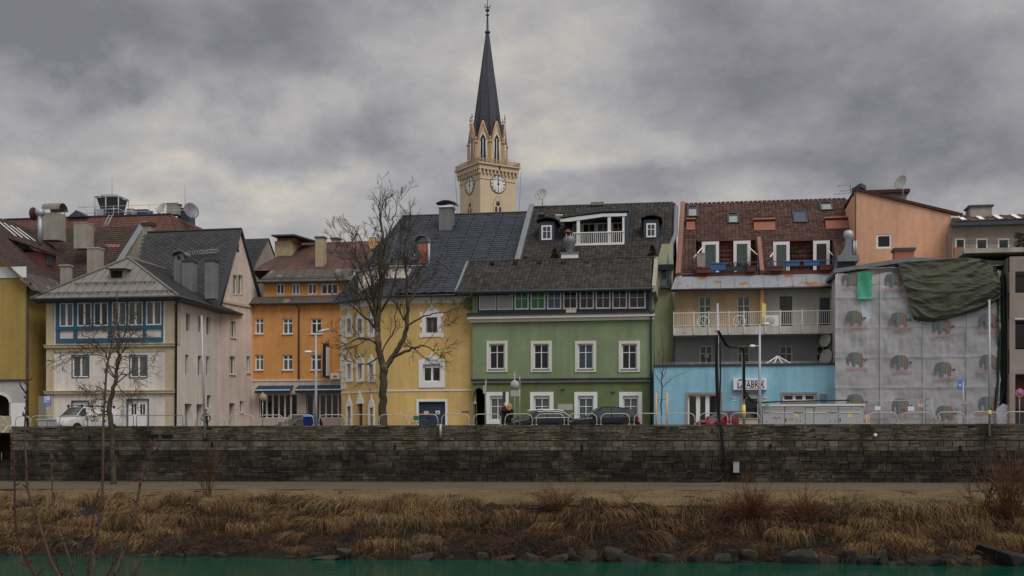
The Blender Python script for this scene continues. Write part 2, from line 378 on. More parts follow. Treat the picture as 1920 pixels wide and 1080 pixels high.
def surround(w, r, wd, proj, mb, wb=None, wt_=None):
 a0, a1, z0, z1 = r; wb = wd if wb is None else wb; wt_ = wt_ or wd
 w.box(mb, a0 - wd, a1 + wd, z1, z1 + wt_, -.02, proj)
 if wb: w.box(mb, a0 - wd, a1 + wd, z0 - wb, z0, -.02, proj)
 w.box(mb, a0 - wd, a0, z0, z1, -.02, proj - .002); w.box(mb, a1, a1 + wd, z0, z1, -.02, proj - .002)
def window(h, w, r, nx=2, tr=(), glass='dark', frame='pvc_white', fw=.07, mw=.05, rec=.13, sur=None, sill=None, blind=0.0, cut=True, name='window', split=None, gmats=None):
 a0, a1, z0, z1 = r
 if cut: w.open.append((a0, a1, z0, z1, rec + .1))
 e = .006 if cut else 0; mb = MB(); d0, d1 = -rec - .06, -rec
 w.box(mb, a0 - e, a0 + fw, z0 - e, z1 + e, d0, d1); w.box(mb, a1 - fw, a1 + e, z0 - e, z1 + e, d0, d1)
 w.box(mb, a0 + fw, a1 - fw, z0 - e, z0 + fw, d0, d1); w.box(mb, a0 + fw, a1 - fw, z1 - fw - blind, z1 + e, d0, d1 + (.03 if blind else 0))
 ai, aj, zi, zj = a0 + fw, a1 - fw, z0 + fw, z1 - fw - blind
 xs = [lerp(ai, aj, k / nx) for k in range(1, nx)] if split is None else [lerp(ai, aj, q) for q in split]
 for x in xs: w.box(mb, x - mw / 2, x + mw / 2, zi, zj, d0 + .005, d1 - .003)
 edges = [ai] + [q for x in xs for q in (x - mw / 2, x + mw / 2)] + [aj]
 for q in tr:
  z = lerp(zi, zj, q)
  for k in range(0, len(edges), 2): w.box(mb, edges[k], edges[k + 1], z - mw * .38, z + mw * .38, d0 + .008, d1 - .006)
 o = mb.build(name, M[frame] if isinstance(frame, str) else frame, h)
 pb = MB(); pb.quad(w.pt(ai, zi, d0 + .025), w.pt(aj, zi, d0 + .025), w.pt(aj, zj, d0 + .025), w.pt(ai, zj, d0 + .025))
 pb.build('pane', G[glass], o)
 if sur:
  sb = MB(); surround(w, r, sur[0], sur[1], sb, *(sur[3:])); sb.build('surround', M[sur[2]], o)
 if sill:
  sb = MB(); w.box(sb, a0 - .06, a1 + .06, z0 - .06, z0 + .012, -.05, sill[0] + .06); sb.build('sill', M[sill[1]], o)
 return o
def frame_of(A, B, D):
 e = (B - A).normalized(); n = e.cross(D - A).normalized()
 if n.z < 0: n = -n
 u = n.cross(e)
 if u.dot(D - A) < 0: u = -u
 return e, u, n
def tiles(mb, A, B, C, D, tw, th, style='slate', lift=.03, amp=.035, hole=None, mi=0, stubs=None, jit=.008):
 A, B, C, D = (Vector(p) for p in (A, B, C, D)); e, u, n = frame_of(A, B, D)
 LL = (D - A).dot(u); rows = max(1, round(LL / th)); th = LL / rows
 sD, sB, sC = (D - A).dot(e), (B - A).dot(e), (C - A).dot(e)
 def pt(s, h, d): return A + e * s + u * h + n * d
 for i in range(rows):
  h0, h1 = i * th, (i + 1) * th; tm = (i + .5) / rows
  sl, sr = sD * tm, lerp(sB, sC, tm)
  off = (.5 * tw if (style == 'slate' and i % 2) else 0)
  j = math.floor((sl - off) / tw)
  while j * tw + off < sr - 1e-4:
   a, b = max(sl, j * tw + off), min(sr, (j + 1) * tw + off); j += 1
   if b - a < .02: continue
   if hole and hole((a + b) / 2, (h0 + h1) / 2): continue
   k = lift + random.uniform(-jit, jit); k2 = random.uniform(-jit, jit) * .5
   if style == 'wave':
    fr = (0, .22, .5, .78, 1); pr = (0.1, .75, 1, .6, 0)
    lo = [pt(lerp(a, b, f), h0 - .02, k + amp * q) for f, q in zip(fr, pr)]
    hi = [pt(lerp(a, b, f), h1, k2 + amp * q) for f, q in zip(fr, pr)]
    un = [pt(lerp(a, b, f), h0 - .012, amp * q * .4 - .02) for f, q in zip(fr, pr)]
    mb.add(lo + hi + un, [(x, x + 1, x + 6, x + 5) for x in range(4)] + [(x + 10, x + 11, x + 1, x) for x in range(4)], mi, True)
   else:
    g = .006
    mb.add([pt(a + g, h0 - .02, k), pt(b - g, h0 - .02, k), pt(b - g, h1, k2), pt(a + g, h1, k2), pt(a + g, h0 - .012, -.015), pt(b - g, h0 - .012, -.015)], [(0, 1, 2, 3), (4, 5, 1, 0)], mi)
    if stubs is not None and (i % 2 == 0) and (j % 2 == 0):
     c = (a + b) / 2; (mb if stubs == 1 else stubs).hexa([pt(c - .06, h0 + .05, .0), pt(c + .06, h0 + .05, .0), pt(c + .06, h0 + .09, .0), pt(c - .06, h0 + .09, .0), pt(c - .06, h0 + .03, .09), pt(c + .06, h0 + .03, .09), pt(c + .06, h0 + .06, .1), pt(c - .06, h0 + .06, .1)], mi + 1 if stubs == 1 else 0)
 return e, u, n
def seams(mb, pts, e, sp, wd=.03, ht=.045, mi=0, s0=.0):
 pts = [Vector(p) for p in pts]; A = pts[0]; e = Vector(e).normalized(); nn = None
 for k in range(2, len(pts)):
  c = (pts[1] - A).cross(pts[k] - A)
  if c.length > 1e-6: nn = c.normalized(); break
 if nn.z < 0: nn = -nn
 u = nn.cross(e)
 if u.z < 0: u = -u
 P2 = [((p - A).dot(e), (p - A).dot(u)) for p in pts]
 mb.prism(pts, -nn * .05, mi)
 s = min(p[0] for p in P2) + sp * .5 + s0; mx = max(p[0] for p in P2)
 while s < mx:
  hs = []
  for (xa, ya), (xb, yb) in zip(P2, P2[1:] + P2[:1]):
   if (xa - s) * (xb - s) < 0: hs.append(ya + (yb - ya) * (s - xa) / (xb - xa))
  if len(hs) >= 2:
   h0, h1 = min(hs) + .005, max(hs) - .005
   def q(a, h, d): return A + e * a + u * h + nn * d
   mb.hexa([q(s - wd / 2, h0, -.01), q(s + wd / 2, h0, -.01), q(s + wd / 2, h1, -.01), q(s - wd / 2, h1, -.01), q(s - wd / 2, h0, ht), q(s + wd / 2, h0, ht), q(s + wd / 2, h1, ht), q(s - wd / 2, h1, ht)], mi)
  s += sp
 return u, nn
def bar(mb, a, b, w=.05, h=None, mi=0):
 mb.tube([a, b], w / 2, 4 if h is None else h, mi, sm=False)
def chimney(h, x, y, z0, z1, wx, wy, m, cap='concrete', capw=.08, caph=.12, name='chimney'):
 mb = MB(); mb.box(x - wx / 2, x + wx / 2, y - wy / 2, y + wy / 2, z0, z1); o = mb.build(name, M[m], h)
 if cap:
  c = MB(); c.box(x - wx / 2 - capw, x + wx / 2 + capw, y - wy / 2 - capw, y + wy / 2 + capw, z1 - .003, z1 + caph); c.build('cap', M[cap], o)
 return o
def chim_px(h, x0, y0, x1, yb, v, dep, m, **k):
 a, b = PV(x0, y0, v), PV(x1, y0, v); z0 = PV(x0, yb, v).z
 return chimney(h, (a.x + b.x) / 2, v + dep / 2, z0, a.z, b.x - a.x, dep, m, **k)
def gutter(h, a, b, r=.08, m='dark_zinc', name='gutter'):
 mb = MB(); mb.tube([a, b], r, 7); return mb.build(name, M[m], h)
def pipe(h, pts, r=.05, m='pipe_dark', name='downpipe'):
 mb = MB(); mb.tube(pts, r, 7); return mb.build(name, M[m], h)
def arch_fill(mb, w, a0, a1, z1, rise, d0, d1, mi=0, n=8):
 c = (a0 + a1) / 2; hw = (a1 - a0) / 2
 for k in range(n):
  t0, t1 = math.pi * (1 - k / n), math.pi * (1 - (k + 1) / n)
  xa, xb = c + hw * math.cos(t0), c + hw * math.cos(t1); za, zb = z1 - rise + rise * math.sin(t0), z1 - rise + rise * math.sin(t1)
  mb.hexa([w.pt(xa, za, d1), w.pt(xb, zb, d1), w.pt(xb, zb, d0), w.pt(xa, za, d0), w.pt(xa, z1 + .01, d1), w.pt(xb, z1 + .01, d1), w.pt(xb, z1 + .01, d0), w.pt(xa, z1 + .01, d0)], mi)
def shell(mb, x0, x1, y0, y1, z0, z1, sides='lrb', mi=0):
 if 'l' in sides: mb.quad((x0, y0, z0), (x0, y1, z0), (x0, y1, z1), (x0, y0, z1), mi)
 if 'r' in sides: mb.quad((x1, y0, z0), (x1, y1, z0), (x1, y1, z1), (x1, y0, z1), mi)
 if 'b' in sides: mb.quad((x0, y1, z0), (x1, y1, z0), (x1, y1, z1), (x0, y1, z1), mi)
def dish(label, cat_loc, r, face, tilt=20, pole=.8, m='sign_grey'):
 t = thing('satellite_dish', label, 'satellite dish', cat_loc)
 c = Vector(cat_loc) + Vector((0, 0, pole)); f = Vector(face).normalized()
 q = f.to_track_quat('Z', 'Y').to_matrix().to_4x4(); Mx = Matrix.Translation(c + f * .1) @ q
 mb = MB(Mx); mb.lathe((0, 0, 0), [(.02, 0), (r * .5, r * .06), (r * .85, r * .17), (r, r * .25), (r * .99, r * .28), (r * .83, r * .2), (r * .45, r * .09), (.02, .03)], 20); mb.build('reflector', M[m], t)
 p = MB(); p.tube([Vector(cat_loc), c], .035, 6); p.tube([c, c + f * .12], .05, 6); p.build('pole', M['galv'], t)
 a = MB(); e0 = Mx @ Vector((0, -r * .95, r * .22)); e1 = Mx @ Vector((0, -r * .55, r * 1.05)); a.tube([e0, e1], .018, 5); a.lathe(e1, [(.03, -.07), (.05, -.03), (.05, .05), (.03, .08)], 8); a.build('feed_arm', M['galv'], t)
 return t
# ================================================================ HOUSES
def house(name, label, cat, x, y): return thing(name, label, cat, (x, y, 0))
# ---------------- ochre house at the far left
def build_ochre():
 h = house('ochre_house', 'ochre yellow gabled house with grey ground floor and rust-streaked tile roof at the left edge', 'house', -59, 90)
 xr, xg, xl, v0, v1 = -51.4, -59.5, -67.6, 84.0, 98.5
 ze, zr = PX(58, 526, xr + .5).z, PX(0, 409, xg).z
 w = Wall((xl, v0), (xr, v0)); L = w.L
 zg = w.pix(25, 714)[1]
 r = w.rect(-24, 740, 18, 800); r = (r[0], r[1], 0, r[3]); w.open.append((*r, .9))
 mb = MB(); w.mesh(mb, [(zg, 0, L), (ze, 0, L), (zr - .1, L / 2, L / 2)])
 shell(mb, xl, xr, v0, v1, 0, ze, 'lrb'); mb.build('wall', M['ochre_plaster'], h)
 g = MB(); w.mesh(g, [(0, 0, L), (zg, 0, L)], d=.06)
 g.quad(w.pt(L, 0, .06), w.pt(L, 0, -.0), w.pt(L, zg, 0), w.pt(L, zg, .06))
 arch_fill(g, w, r[0], r[1], r[3], .62, -.3, .055); gf = g.build('ground_floor', M['pale_stone'], h)
 b = MB(); w.box(b, 0, L + .1, zg, zg + .1, -.02, .2); b.build('string_course', M['dark_zinc'], h)
 d = MB(); w.box(d, r[0], r[1], 0, r[3], -1.0, -.9); d.build('door', M['black_cloth_and_voids'], h)  # black panel set back in the arch, its colour standing for the unlit interior
 a = MB()
 for k in range(10):
  t0, t1 = math.pi * k / 10, math.pi * (k + 1) / 10; c = (r[0] + r[1]) / 2; hw = (r[1] - r[0]) / 2; zb = r[3] - .62
  P = [w.pt(c + q * math.cos(t), zb + q2 * math.sin(t), dd) for dd in (.05, .1) for q, q2, t in ((hw, .62, t0), (hw + .22, .84, t0), (hw + .22, .84, t1), (hw, .62, t1))]
  a.hexa(P)
 a.build('arch_trim', M['trim_cream'], h)
 f = MB(); zf = w.pix(25, 521)[1]; w.box(f, L - 5, L - .05, zf, zf + .85, -.02, .1); f.build('frieze', M['trim_white'], h)
 o = MB(); w.box(o, r[1] + .15, r[1] + 1.55, 0.0, w.pix(30, 756)[1], .06, .09); o.build('notice_board', M['sign_white'], h)
 pipe(h, [Vector((xr + .12, v0 - .12, ze - .5)), Vector((xr + .12, v0 - .12, 0))], .09)
 pipe(h, [Vector((xr + .55, v0 - .3, ze - .15)), Vector((xr + .12, v0 - .12, ze - .5))], .09, name='gutter_elbow')
 # roof: right slope tiles with a sheet-metal foot, left slope plain
 ov = .9; sl = (zr - ze) / (xr - xg); A0 = Vector((xr + ov, v0 - .7, ze - sl * ov)); B0 = Vector((xr + ov, v1, ze - sl * ov))
 D0, C0_ = Vector((xg, v0 - .7, zr)), Vector((xg, v1, zr))
 f1 = .23; A1, B1 = lerp(A0, D0, f1), lerp(B0, C0_, f1)
 mb = MB(); tiles(mb, A1, B1, C0_, D0, .24, .3, 'flat', lift=.03, jit=.012)
 tiles(mb, Vector((xl - ov, v1, ze - sl * ov)), Vector((xl - ov, v0 - .7, ze - sl * ov)), D0, C0_, .5, .6, 'flat')
 rf = mb.build('roof', M['tile_brown'], h)
 sm = MB(); seams(sm, [A0, B0, B1, A1], (0, 1, 0), .55); sm.build('metal_eave', M['brown_metal'], rf)
 gt = MB(); gt.tube([A0 + Vector((.05, 0, -.05)), B0 + Vector((.05, 0, -.05))], .09, 7); gt.build('gutter', M['dark_zinc'], rf)
 # pale glass tiles high on the slope
 e, u, n = frame_of(A0, B0, D0)
 def rp(px, py, d=0):
  r_ = ray(px, py); t = (A0 - C0).dot(n) / r_.dot(n); return C0 + r_ * t + n * d
 sk = MB()
 for px in (2, 14, 26, 38):
  a = rp(px - 8, 414 + px * .35); b_ = rp(px + 26, 443 + px * .25)
  sk.prism([a + n * .05, a + e * .22 + n * .05, b_ + e * .22 + n * .05, b_ + n * .05], n * .03)
 sk.build('glass_tiles', M['trim_white'], rf)
 # dormer
 p = rp(92, 506); q = rp(40, 470)
 dw = 1.0; mb = MB(); x0 = p.x; zt = p.z + 1.35
 Y0, Y1 = p.y - 1.1, p.y + 1.1
 mb.prism([(x0, Y0, p.z), (x0, Y0, zt), (x0 - 2.2, Y0, zt), (x0 - 2.2, Y0, p.z + 1.6)], (0, Y1 - Y0, 0)); dr = mb.build('dormer', M['red_paint'], h)
 w2 = Wall((x0 + .01, Y0), (x0 + .01, Y1)); w2.n = Vector((1, 0, 0))
 window(dr, w2, (.6, 1.6, p.z + .35, zt - .12), 2, frame='dark_frame', glass='blue', cut=False, rec=-.07)
 rr = MB(); tiles(rr, Vector((x0 + .35, Y0 - .35, zt - .05)), Vector((x0 + .35, Y1 + .35, zt - .05)), Vector((x0 - 3.0, Y1 + .35, zt + 1.15)), Vector((x0 - 3.0, Y0 - .35, zt + 1.15)), .24, .28, 'flat'); rr.build('dormer_roof', M['tile_brown'], dr)
 # big plastered chimney with a barrel cowl, vent pipe with round fan, low chimney on the eave
 ch = chim_px(h, 80, 399, 109, 450, 97, 1.3, 'chimney_plaster', cap=None)
 a, b_ = PV(80, 399, 97), PV(109, 399, 97); mb = MB(); cx, hw = (a.x + b_.x) / 2, .62
 pts = [(cx - .75, 96.8 + .75 - .75 * math.cos(math.pi * k / 8), a.z + .25 + .62 * math.sin(math.pi * k / 8)) for k in range(9)]
 for k in range(8): mb.hexa([pts[k], pts[k + 1], (pts[k + 1][0] + 1.7, *pts[k + 1][1:]), (pts[k][0] + 1.7, *pts[k][1:])] + [(pts[k][0], pts[k][1], pts[k][2] + .05), (pts[k + 1][0], pts[k + 1][1], pts[k + 1][2] + .05), (pts[k + 1][0] + 1.7, pts[k + 1][1], pts[k + 1][2] + .05), (pts[k][0] + 1.7, pts[k][1], pts[k][2] + .05)])
 for sx in (-.6, .75):
  for sy in (.1, 1.2): mb.tube([(cx + sx, 96.9 + sy, a.z), (cx + sx, 96.9 + sy, a.z + .4)], .03, 5)
 mb.build('cowl', M['seam_metal'], ch)
 vp = MB(); p0 = PV(75, 457, 95.5); p1 = PV(75, 404, 95.5); vp.tube([p0, p1], .2, 10); vp.tube([p1 + Vector((.3, 0, .25)), p1 + Vector((-.3, 0, .25))], .33, 12)
 vo = vp.build('vent_pipe', M['galv'], h)
 fn = MB(); fn.lathe(p1 + Vector((-.62, 0, .15)), [(.02, -.12), (.55, -.1), (.6, 0), (.55, .1), (.02, .12)], 16, 'x'); fn.build('fan_housing', M['maroon'], vo)
 q = rp(118, 535); z1 = PV(118, 500, q.y).z
 chimney(h, q.x + .3, q.y, q.z - 1.0, z1, .75, .6, 'chimney_plaster', cap='chimney_plaster')
 return h
build_ochre()
# ---------------- pale gate wall between the ochre and the white house
def build_gatewall():
 w = Wall((-51.2, 85.6), (-49.4, 85.6)); mb = MB(); z = w.pix(70, 743)[1]
 a0 = w.pix(46, 770)[0]; a1 = w.pix(92, 770)[0]
 w.box(mb, a0, a1, 0, z, -.25, 0); o = mb.build('gate_wall', M['pale_stone'])
 tag(o, 'plain pale wall panel closing the gap between the ochre house and the blue-trimmed white house', 'wall')
build_gatewall()
# ---------------- brown-tiled house behind
def build_brown():
 v1, v0 = 102.0, 96.0
 zr = PV(190, 424, v1).z; xl, xr = PV(96, 428, v1).x, PV(265, 421, v1).x
 h = house('brown_tiled_house', 'house behind with dark brown tile roof, grey fire wall and two plastered chimneys', 'house', (xl + xr) / 2, 100)
 ze = zr - (v1 - v0) * .95
 mb = MB(); tiles(mb, (xl - 3, v0, ze), (xr, v0, ze), (xr, v1, zr), (xl - 3, v1, zr), .25, .33, 'flat', lift=.035, jit=.012)
 tiles(mb, (xr, v1 + 6, ze), (xl - 3, v1 + 6, ze), (xl - 3, v1, zr), (xr, v1, zr), .5, .6, 'flat')
 mb.build('roof', M['tile_brown'], h)
 wb = MB(); wb.box(xl - 2.9, xr, v0 + .5, v1 + 5.5, 0, ze + .1); wb.build('wall', M['grey_plaster'], h)
 f = MB(); f.prism([(xr + .003, v0 - .4, ze - .2), (xr + .003, v1 + .2, zr + .25), (xr + .003, v1 + .2, zr - 4), (xr + .003, v0 - .4, ze - 3)], (.35, 0, 0)); fo = f.build('fire_wall', M['chimney_plaster'], h)
 f = MB(); f.prism([(xr - .1, v0 - .5, ze - .2), (xr - .1, v1 + .2, zr + .3), (xr - .1, v1 + .2, zr + .38), (xr - .1, v0 - .5, ze - .1)], (.6, 0, 0)); f.build('coping', M['zinc'], fo)
 pt = MB(); e, u, n = frame_of(Vector((xl, v0, ze)), Vector((xr, v0, ze)), Vector((xl, v1, zr)))
 def rp(px, py): r_ = ray(px, py); return C0 + r_ * ((Vector((xl, v0, ze)) - C0).dot(n) / r_.dot(n))
 for k in range(9):
  for j in range(2):
   if (k + j) % 3 == 1: continue
   p = rp(197 + k * 2.9 + random.uniform(-1, 1), 462 + j * 3); pt.prism([p + n * .055, p + e * .22 + n * .055, p + e * .22 + u * .28 + n * .05, p + u * .28 + n * .05], n * .02)
 pt.build('new_tiles', M['orange_metal'], h)
 chim_px(h, 138, 419, 163, 466, 96.6, 1.2, 'chimney_plaster', cap='chimney_plaster', capw=.03, caph=.08)
 c = chim_px(h, 163, 466, 184, 515, 94.5, 1.0, 'chimney_plaster', cap='concrete', capw=.05, caph=.1)
 chim_px(h, 267, 423, 282, 455, 97.8, .8, 'chimney_plaster', cap='tile_brown', capw=.12, caph=.3)
build_brown()
# ---------------- big red mansard roof with plant on top
def build_redroof():
 v = 122.0; a, b = PV(100, 413, v), PV(319, 402, v)
 zt = b.z; zb = zt - 5.0
 xl, xr = a.x - 6, b.x; vb = 140.0
 h = house('red_mansard_block', 'large block far behind with red shingled mansard roof and plant on its flat top', 'building', (xl + xr) / 2, 130)
 k = 2.6; P = dict(a=Vector((xl, v - 2.4, zb)), b=Vector((xr + k, v - 2.4, zb)), c=Vector((xr, v, zt)), d=Vector((xl, v, zt)), e=Vector((xr + k, vb + 2.4, zb)), f=Vector((xr, vb, zt)))
 mb = MB(); tiles(mb, P['a'], P['b'], P['c'], P['d'], .3, .35, 'slate', lift=.02, jit=.01); rf = mb.build('roof', M['shingle_red'], h)
 mb = MB(); tiles(mb, P['b'], P['e'], P['f'], P['c'], .3, .35, 'slate', lift=.02, stubs=1, jit=.01); mb.build('hip_roof', [M['shingle_red'], M['dark_zinc']], rf)
 mb = MB(); mb.box(xl, xr, v, vb, zt - .3, zt - .02); mb.build('flat_roof', M['dark_zinc'], h)
 mb = MB(); mb.box(xl, xr + k - .6, v - 1.8, vb + 1.8, 0, zb + .05); mb.build('wall', M['grey_plaster'], h)
 mb = MB(); mb.box(xl, xr + .1, v - .12, v + .05, zt - .02, zt + .12); mb.build('coping', M['dark_zinc'], h)
 def q(px, py, vv=124): return PV(px, py, vv)
 # railing
 mb = MB(); zr = q(230, 386, 123.2).z
 for px in (147, 163, 180, 213, 247, 280, 300):
  p = q(px, 390, 123.2); mb.tube([(p.x, p.y, zt), (p.x, p.y, zr)], .035, 5)
 p0, p1 = q(147, 386, 123.2), q(352, 386, 123.2)
 for zz in (zr, zt + (zr - zt) * .5): mb.tube([(p0.x, p0.y, zz), (p1.x, p1.y, zz)], .03, 5)
 mb.build('railing', M['rail_metal'], h)
 # ladder
 mb = MB(); a, b = q(206, 402, 121.8), q(194, 427, 120.6)
 for d in (0, .45):
  mb.tube([a + Vector((d, -.12, 0)), b + Vector((d, -.12, 0))], .035, 5)
 for i in range(1, 8): c = lerp(a, b, i / 8) + Vector((0, -.12, 0)); mb.tube([c, c + Vector((.45, 0, 0))], .03, 5)
 mb.build('roof_ladder', M['galv'], h)
 chim_px(h, 312, 383, 332, 402, 126, 1.2, 'chimney_plaster', cap='dark_zinc')
 chim_px(h, 225, 391, 240, 404, 126, 1, 'chimney_plaster', cap='dark_zinc', name='roof_hatch') if 0 else None
 # cooling tower on a frame
 t = thing('cooling_unit', 'funnel-shaped grey cooling tower in an open steel frame on the red mansard roof', 'cooling unit', q(207, 402, 125))
 a, b = q(186, 372, 125), q(230, 372, 125); zt2 = a.z; zb2 = zt
 mb = MB()
 for x in (a.x, (a.x + b.x) / 2 - .1, b.x):
  for y in (124, 126.4): mb.tube([(x, y, zb2), (x, y, zt2)], .08, 4)
 for z in (zt2, lerp(zb2, zt2, .45)):
  for y in (124, 126.4): mb.tube([(a.x, y, z), (b.x, y, z)], .07, 4)
  for x in (a.x, b.x): mb.tube([(x, 124, z), (x, 126.4, z)], .07, 4)
 mb.build('frame', M['galv'], t)
 mb = MB(); mb.hexa([(a.x + .75, 124.5, zb2 + .5), (b.x - .5, 124.5, zb2 + .5), (b.x - .5, 126, zb2 + .5), (a.x + .75, 126, zb2 + .5), (a.x + .15, 124.1, zt2 - .1), (b.x - .1, 124.1, zt2 - .1), (b.x - .1, 126.3, zt2 - .1), (a.x + .15, 126.3, zt2 - .1)]); mb.build('hopper', M['dark_zinc'], t)
 mb = MB(); mb.box(a.x + .5, b.x - .5, 124.4, 126, zt2 - .02, zt2 + .28); mb.build('fan_deck', M['galv'], t)
 mb = MB(); mb.box(a.x + .3, a.x + 1.1, 123.9, 125, zb2 - .02, zb2 + 1.2); mb.build('pump', M['galv'], t)
 # air handling boxes
 def unit(lbl, x0, y0, x1, y1, vv, dep, m, nm='air_handling_unit'):
  a, b = q(x0, y1, vv), q(x1, y0, vv); t = thing(nm, lbl, 'roof unit', ((a.x + b.x) / 2, vv + dep / 2, zt))
  mb = MB(); mb.box(a.x, b.x, vv, vv + dep, zt, b.z); o = mb.build('housing', M[m], t)
  g = MB()
  for i in range(4): g.box(a.x + .1, b.x - .1, vv - .03, vv - .001, lerp(zt, b.z, .2 + .17 * i), lerp(zt, b.z, .27 + .17 * i))
  g.build('grille', M['dark_frame'], t)
  g = MB(); g.box(a.x - .04, b.x + .04, vv - .04, vv + dep + .04, b.z - .002, b.z + .06); g.build('lid', M['zinc'], t)
 unit('pale slim roof unit just right of the cooling tower', 237, 392, 249, 403, 124.5, 1, 'galv')
 unit('dark blue-grey roof unit standing between the pale slim unit and the dish chimney', 252, 393, 275, 402, 126, 1.6, 'planter_blue')
 unit('dark curved-top roof unit with tan lid right of the chimney on the red roof', 333, 390, 355, 403, 127, 1.6, 'dark_frame')
 dish('round grey dish standing left of the chimney on the red mansard roof', q(306, 402, 124.5), .72, (-.6, -1, .5), pole=.55)
 dish('bluish dish seen from behind at the right end of the red mansard roof', q(356, 405, 125), .95, (.75, -.55, .25), pole=.5, m='zinc')
 t = MB(); p = q(143, 407, 121.5); t.prism([(p.x - 1.1, 121.6, zt), (p.x - .1, 121.6, zt + .75), (p.x + 1.3, 121.6, zt)], (0, 1.3, 0)); t.build('roof_hatch', M['dark_frame'], h)
 for px, y0, y1 in ((210, 332, 372), (347, 345, 400)):
  p0, p1 = q(px, y1, 126), q(px, y0, 126); mb = MB(); mb.tube([p0, p1], [.03, .012], 5); mb.build('lightning_rod', M['dark_zinc'], h)
build_redroof()
# ---------------- white house with blue glazed gallery
def build_white():
 v0 = 84.0; xl, xr = PV(88, 700, v0).x, PV(327, 700, v0).x; v1 = PX(415, 650, xr).y
 h = house('white_gallery_house', 'white corner house with cream corner strips, hipped metal roof and blue glazed top gallery', 'house', (xl + xr) / 2, 88)
 w = Wall((xl, v0), (xr, v0)); L = w.L; ws = Wall((xr, v0), (xr, v1)); ws.n = Vector((1, 0, 0))
 ze = PV(200, 560, v0).z; zc = w.pix(208, 648)[1]; zm = w.pix(208, 735)[1]
 # front windows
 for x0, x1 in ((136, 166), (244, 275)): window(h, w, w.rect(x0, 667, x1, 707), 2, frame='pvc_white', glass='sheer', mw=.13, sur=(.07, .03, 'teal_paint'), rec=.1)
 r = w.rect(240, 750, 277, 800); w.open.append((r[0], r[1], 0, r[3], .2))
 d = MB(); w.box(d, r[0] + .02, r[1] - .02, 0, r[3] - .02, -.16, -.1); do = d.build('door', M['trim_white'], h)
 d = MB()
 for f in (.16, .30, .60, .74): w.box(d, lerp(r[0], r[1], f), lerp(r[0], r[1], f + .09), r[3] - 1.1, r[3] - .3, -.105, -.09)
 d.build('door_glass', G['black'], do)
 d = MB(); surround(w, (r[0], r[1], 0, r[3]), .1, .04, d, 0); d.build('frame', M['teal_paint'], do)
 r = w.rect(136, 753, 165, 800); w.open.append((r[0], r[1], 0, r[3], .2))
 d = MB(); w.box(d, r[0] + .02, r[1] - .02, 0, r[3] - .02, -.16, -.1); do = d.build('garage_door', M['trim_white'], h)
 d = MB(); surround(w, (r[0], r[1], 0, r[3]), .09, .04, d, 0); d.build('frame', M['dark_frame'], do)
 gx0, gx1 = w.pix(105, 600)[0], w.pix(306, 600)[0]; zg0, zg1 = w.pix(208, 643)[1], ze + .05
 w.open.append((gx0, gx1, zg0, zg1, .12))
 mb = MB(); w.mesh(mb, [(0, 0, L), (ze + .1, 0, L)])
 # side windows
 SW = [(349, 357, 588, 621, 1), (372, 380, 592, 624, 0), (387, 394.5, 594, 628, 1), (347.5, 354, 665, 704, 1), (371, 378, 667, 704, 1), (386.5, 393, 668, 704, 1), (388, 396, 741, 764, 1)]
 for x0, x1, y0, y1, k in SW: window(h, ws, ws.rect(x0, y0, x1, y1), 2, glass='sheer' if k else 'teal', frame='wood_grey' if k else 'trim_cream', rec=.2)
 for x0, x1, y0 in ((346.5, 360, 757), (368.5, 381, 758)):
  r = ws.rect(x0, y0, x1, 800); ws.open.append((r[0], r[1], 0, r[3], .5)); d = MB(); ws.box(d, r[0] + .02, r[1] - .02, 0, r[3] - .01, -.5, -.44); d.build('side_door', M['wood_grey'], h)
 ws.mesh(mb, [(0, 0, ws.L), (ze + .1, 0, ws.L)])
 shell(mb, xl, xr, v0, v1 + 2, 0, ze, 'lb'); mb.build('wall', M['white_plaster'], h)
 # corner strips and cornices
 mb = MB(); a1 = w.pix(101, 690)[0]; a2 = w.pix(311, 690)[0]
 for za, zb in ((0, zm - .12), (zm + .12, zc - .5), (zc + .12, ze)):
  w.box(mb, -.03, a1, za, zb, -.02, .07); w.box(mb, a2, L + .03, za, zb, -.02, .07)
 ws.box(mb, .03, .9, zc + .12, ze, -.02, .07)
 w.box(mb, -.03, L + .03, zc - .5, zc - .12, -.02, .05); mb.build('corner_strip', M['cream_plaster'], h)
 mb = MB()
 for z in (zc, zm): w.box(mb, -.12, L + .12, z - .12, z + .06, -.02, .22); w.box(mb, -.16, L + .16, z + .063, z + .11, -.02, .28)
 mb.build('cornice', M['cream_plaster'], h)
 # blue gallery
 zs = w.pix(208, 611)[1]; zt = w.pix(208, 566)[1]
 bays = [(112, 138), (145, 172), (176, 203), (210, 237), (241, 268), (274, 303)]
 xs = [(w.pix(a, 590)[0], w.pix(b, 590)[0]) for a, b in bays]
 g = MB(); D0, D1 = -.12, .05
 w.box(g, gx0, gx1, zg0, zg0 + .38, D0, D1); w.box(g, gx0, gx1, zs - .3, zs, D0, D1 + .04); w.box(g, gx0, gx1, zt, zg1, D0, D1)
 edges = [gx0] + [q for p in xs for q in p] + [gx1]
 for k in range(0, len(edges), 2):
  w.box(g, edges[k] - (0 if k == 0 else 0), edges[k + 1], zs, zt, D0, D1 - .004)
 for k in (0, 2, 6, 10, 12):
  a, b = (edges[k], edges[k + 1]) if k < 13 else (0, 0)
  w.box(g, a, b, zg0 + .38, zs - .3, D0, D1 - .004)
 ga = g.build('gallery', M['teal_paint'], h)
 for (a, b), gl in zip(xs, ('sheer', 'brown', 'dark', 'sheer', 'sheer', 'sheer')):
  window(ga, w, (a, b, zs, zt), 2, glass=gl, cut=False, rec=-.02, fw=.09, mw=.16, frame='pvc_white')
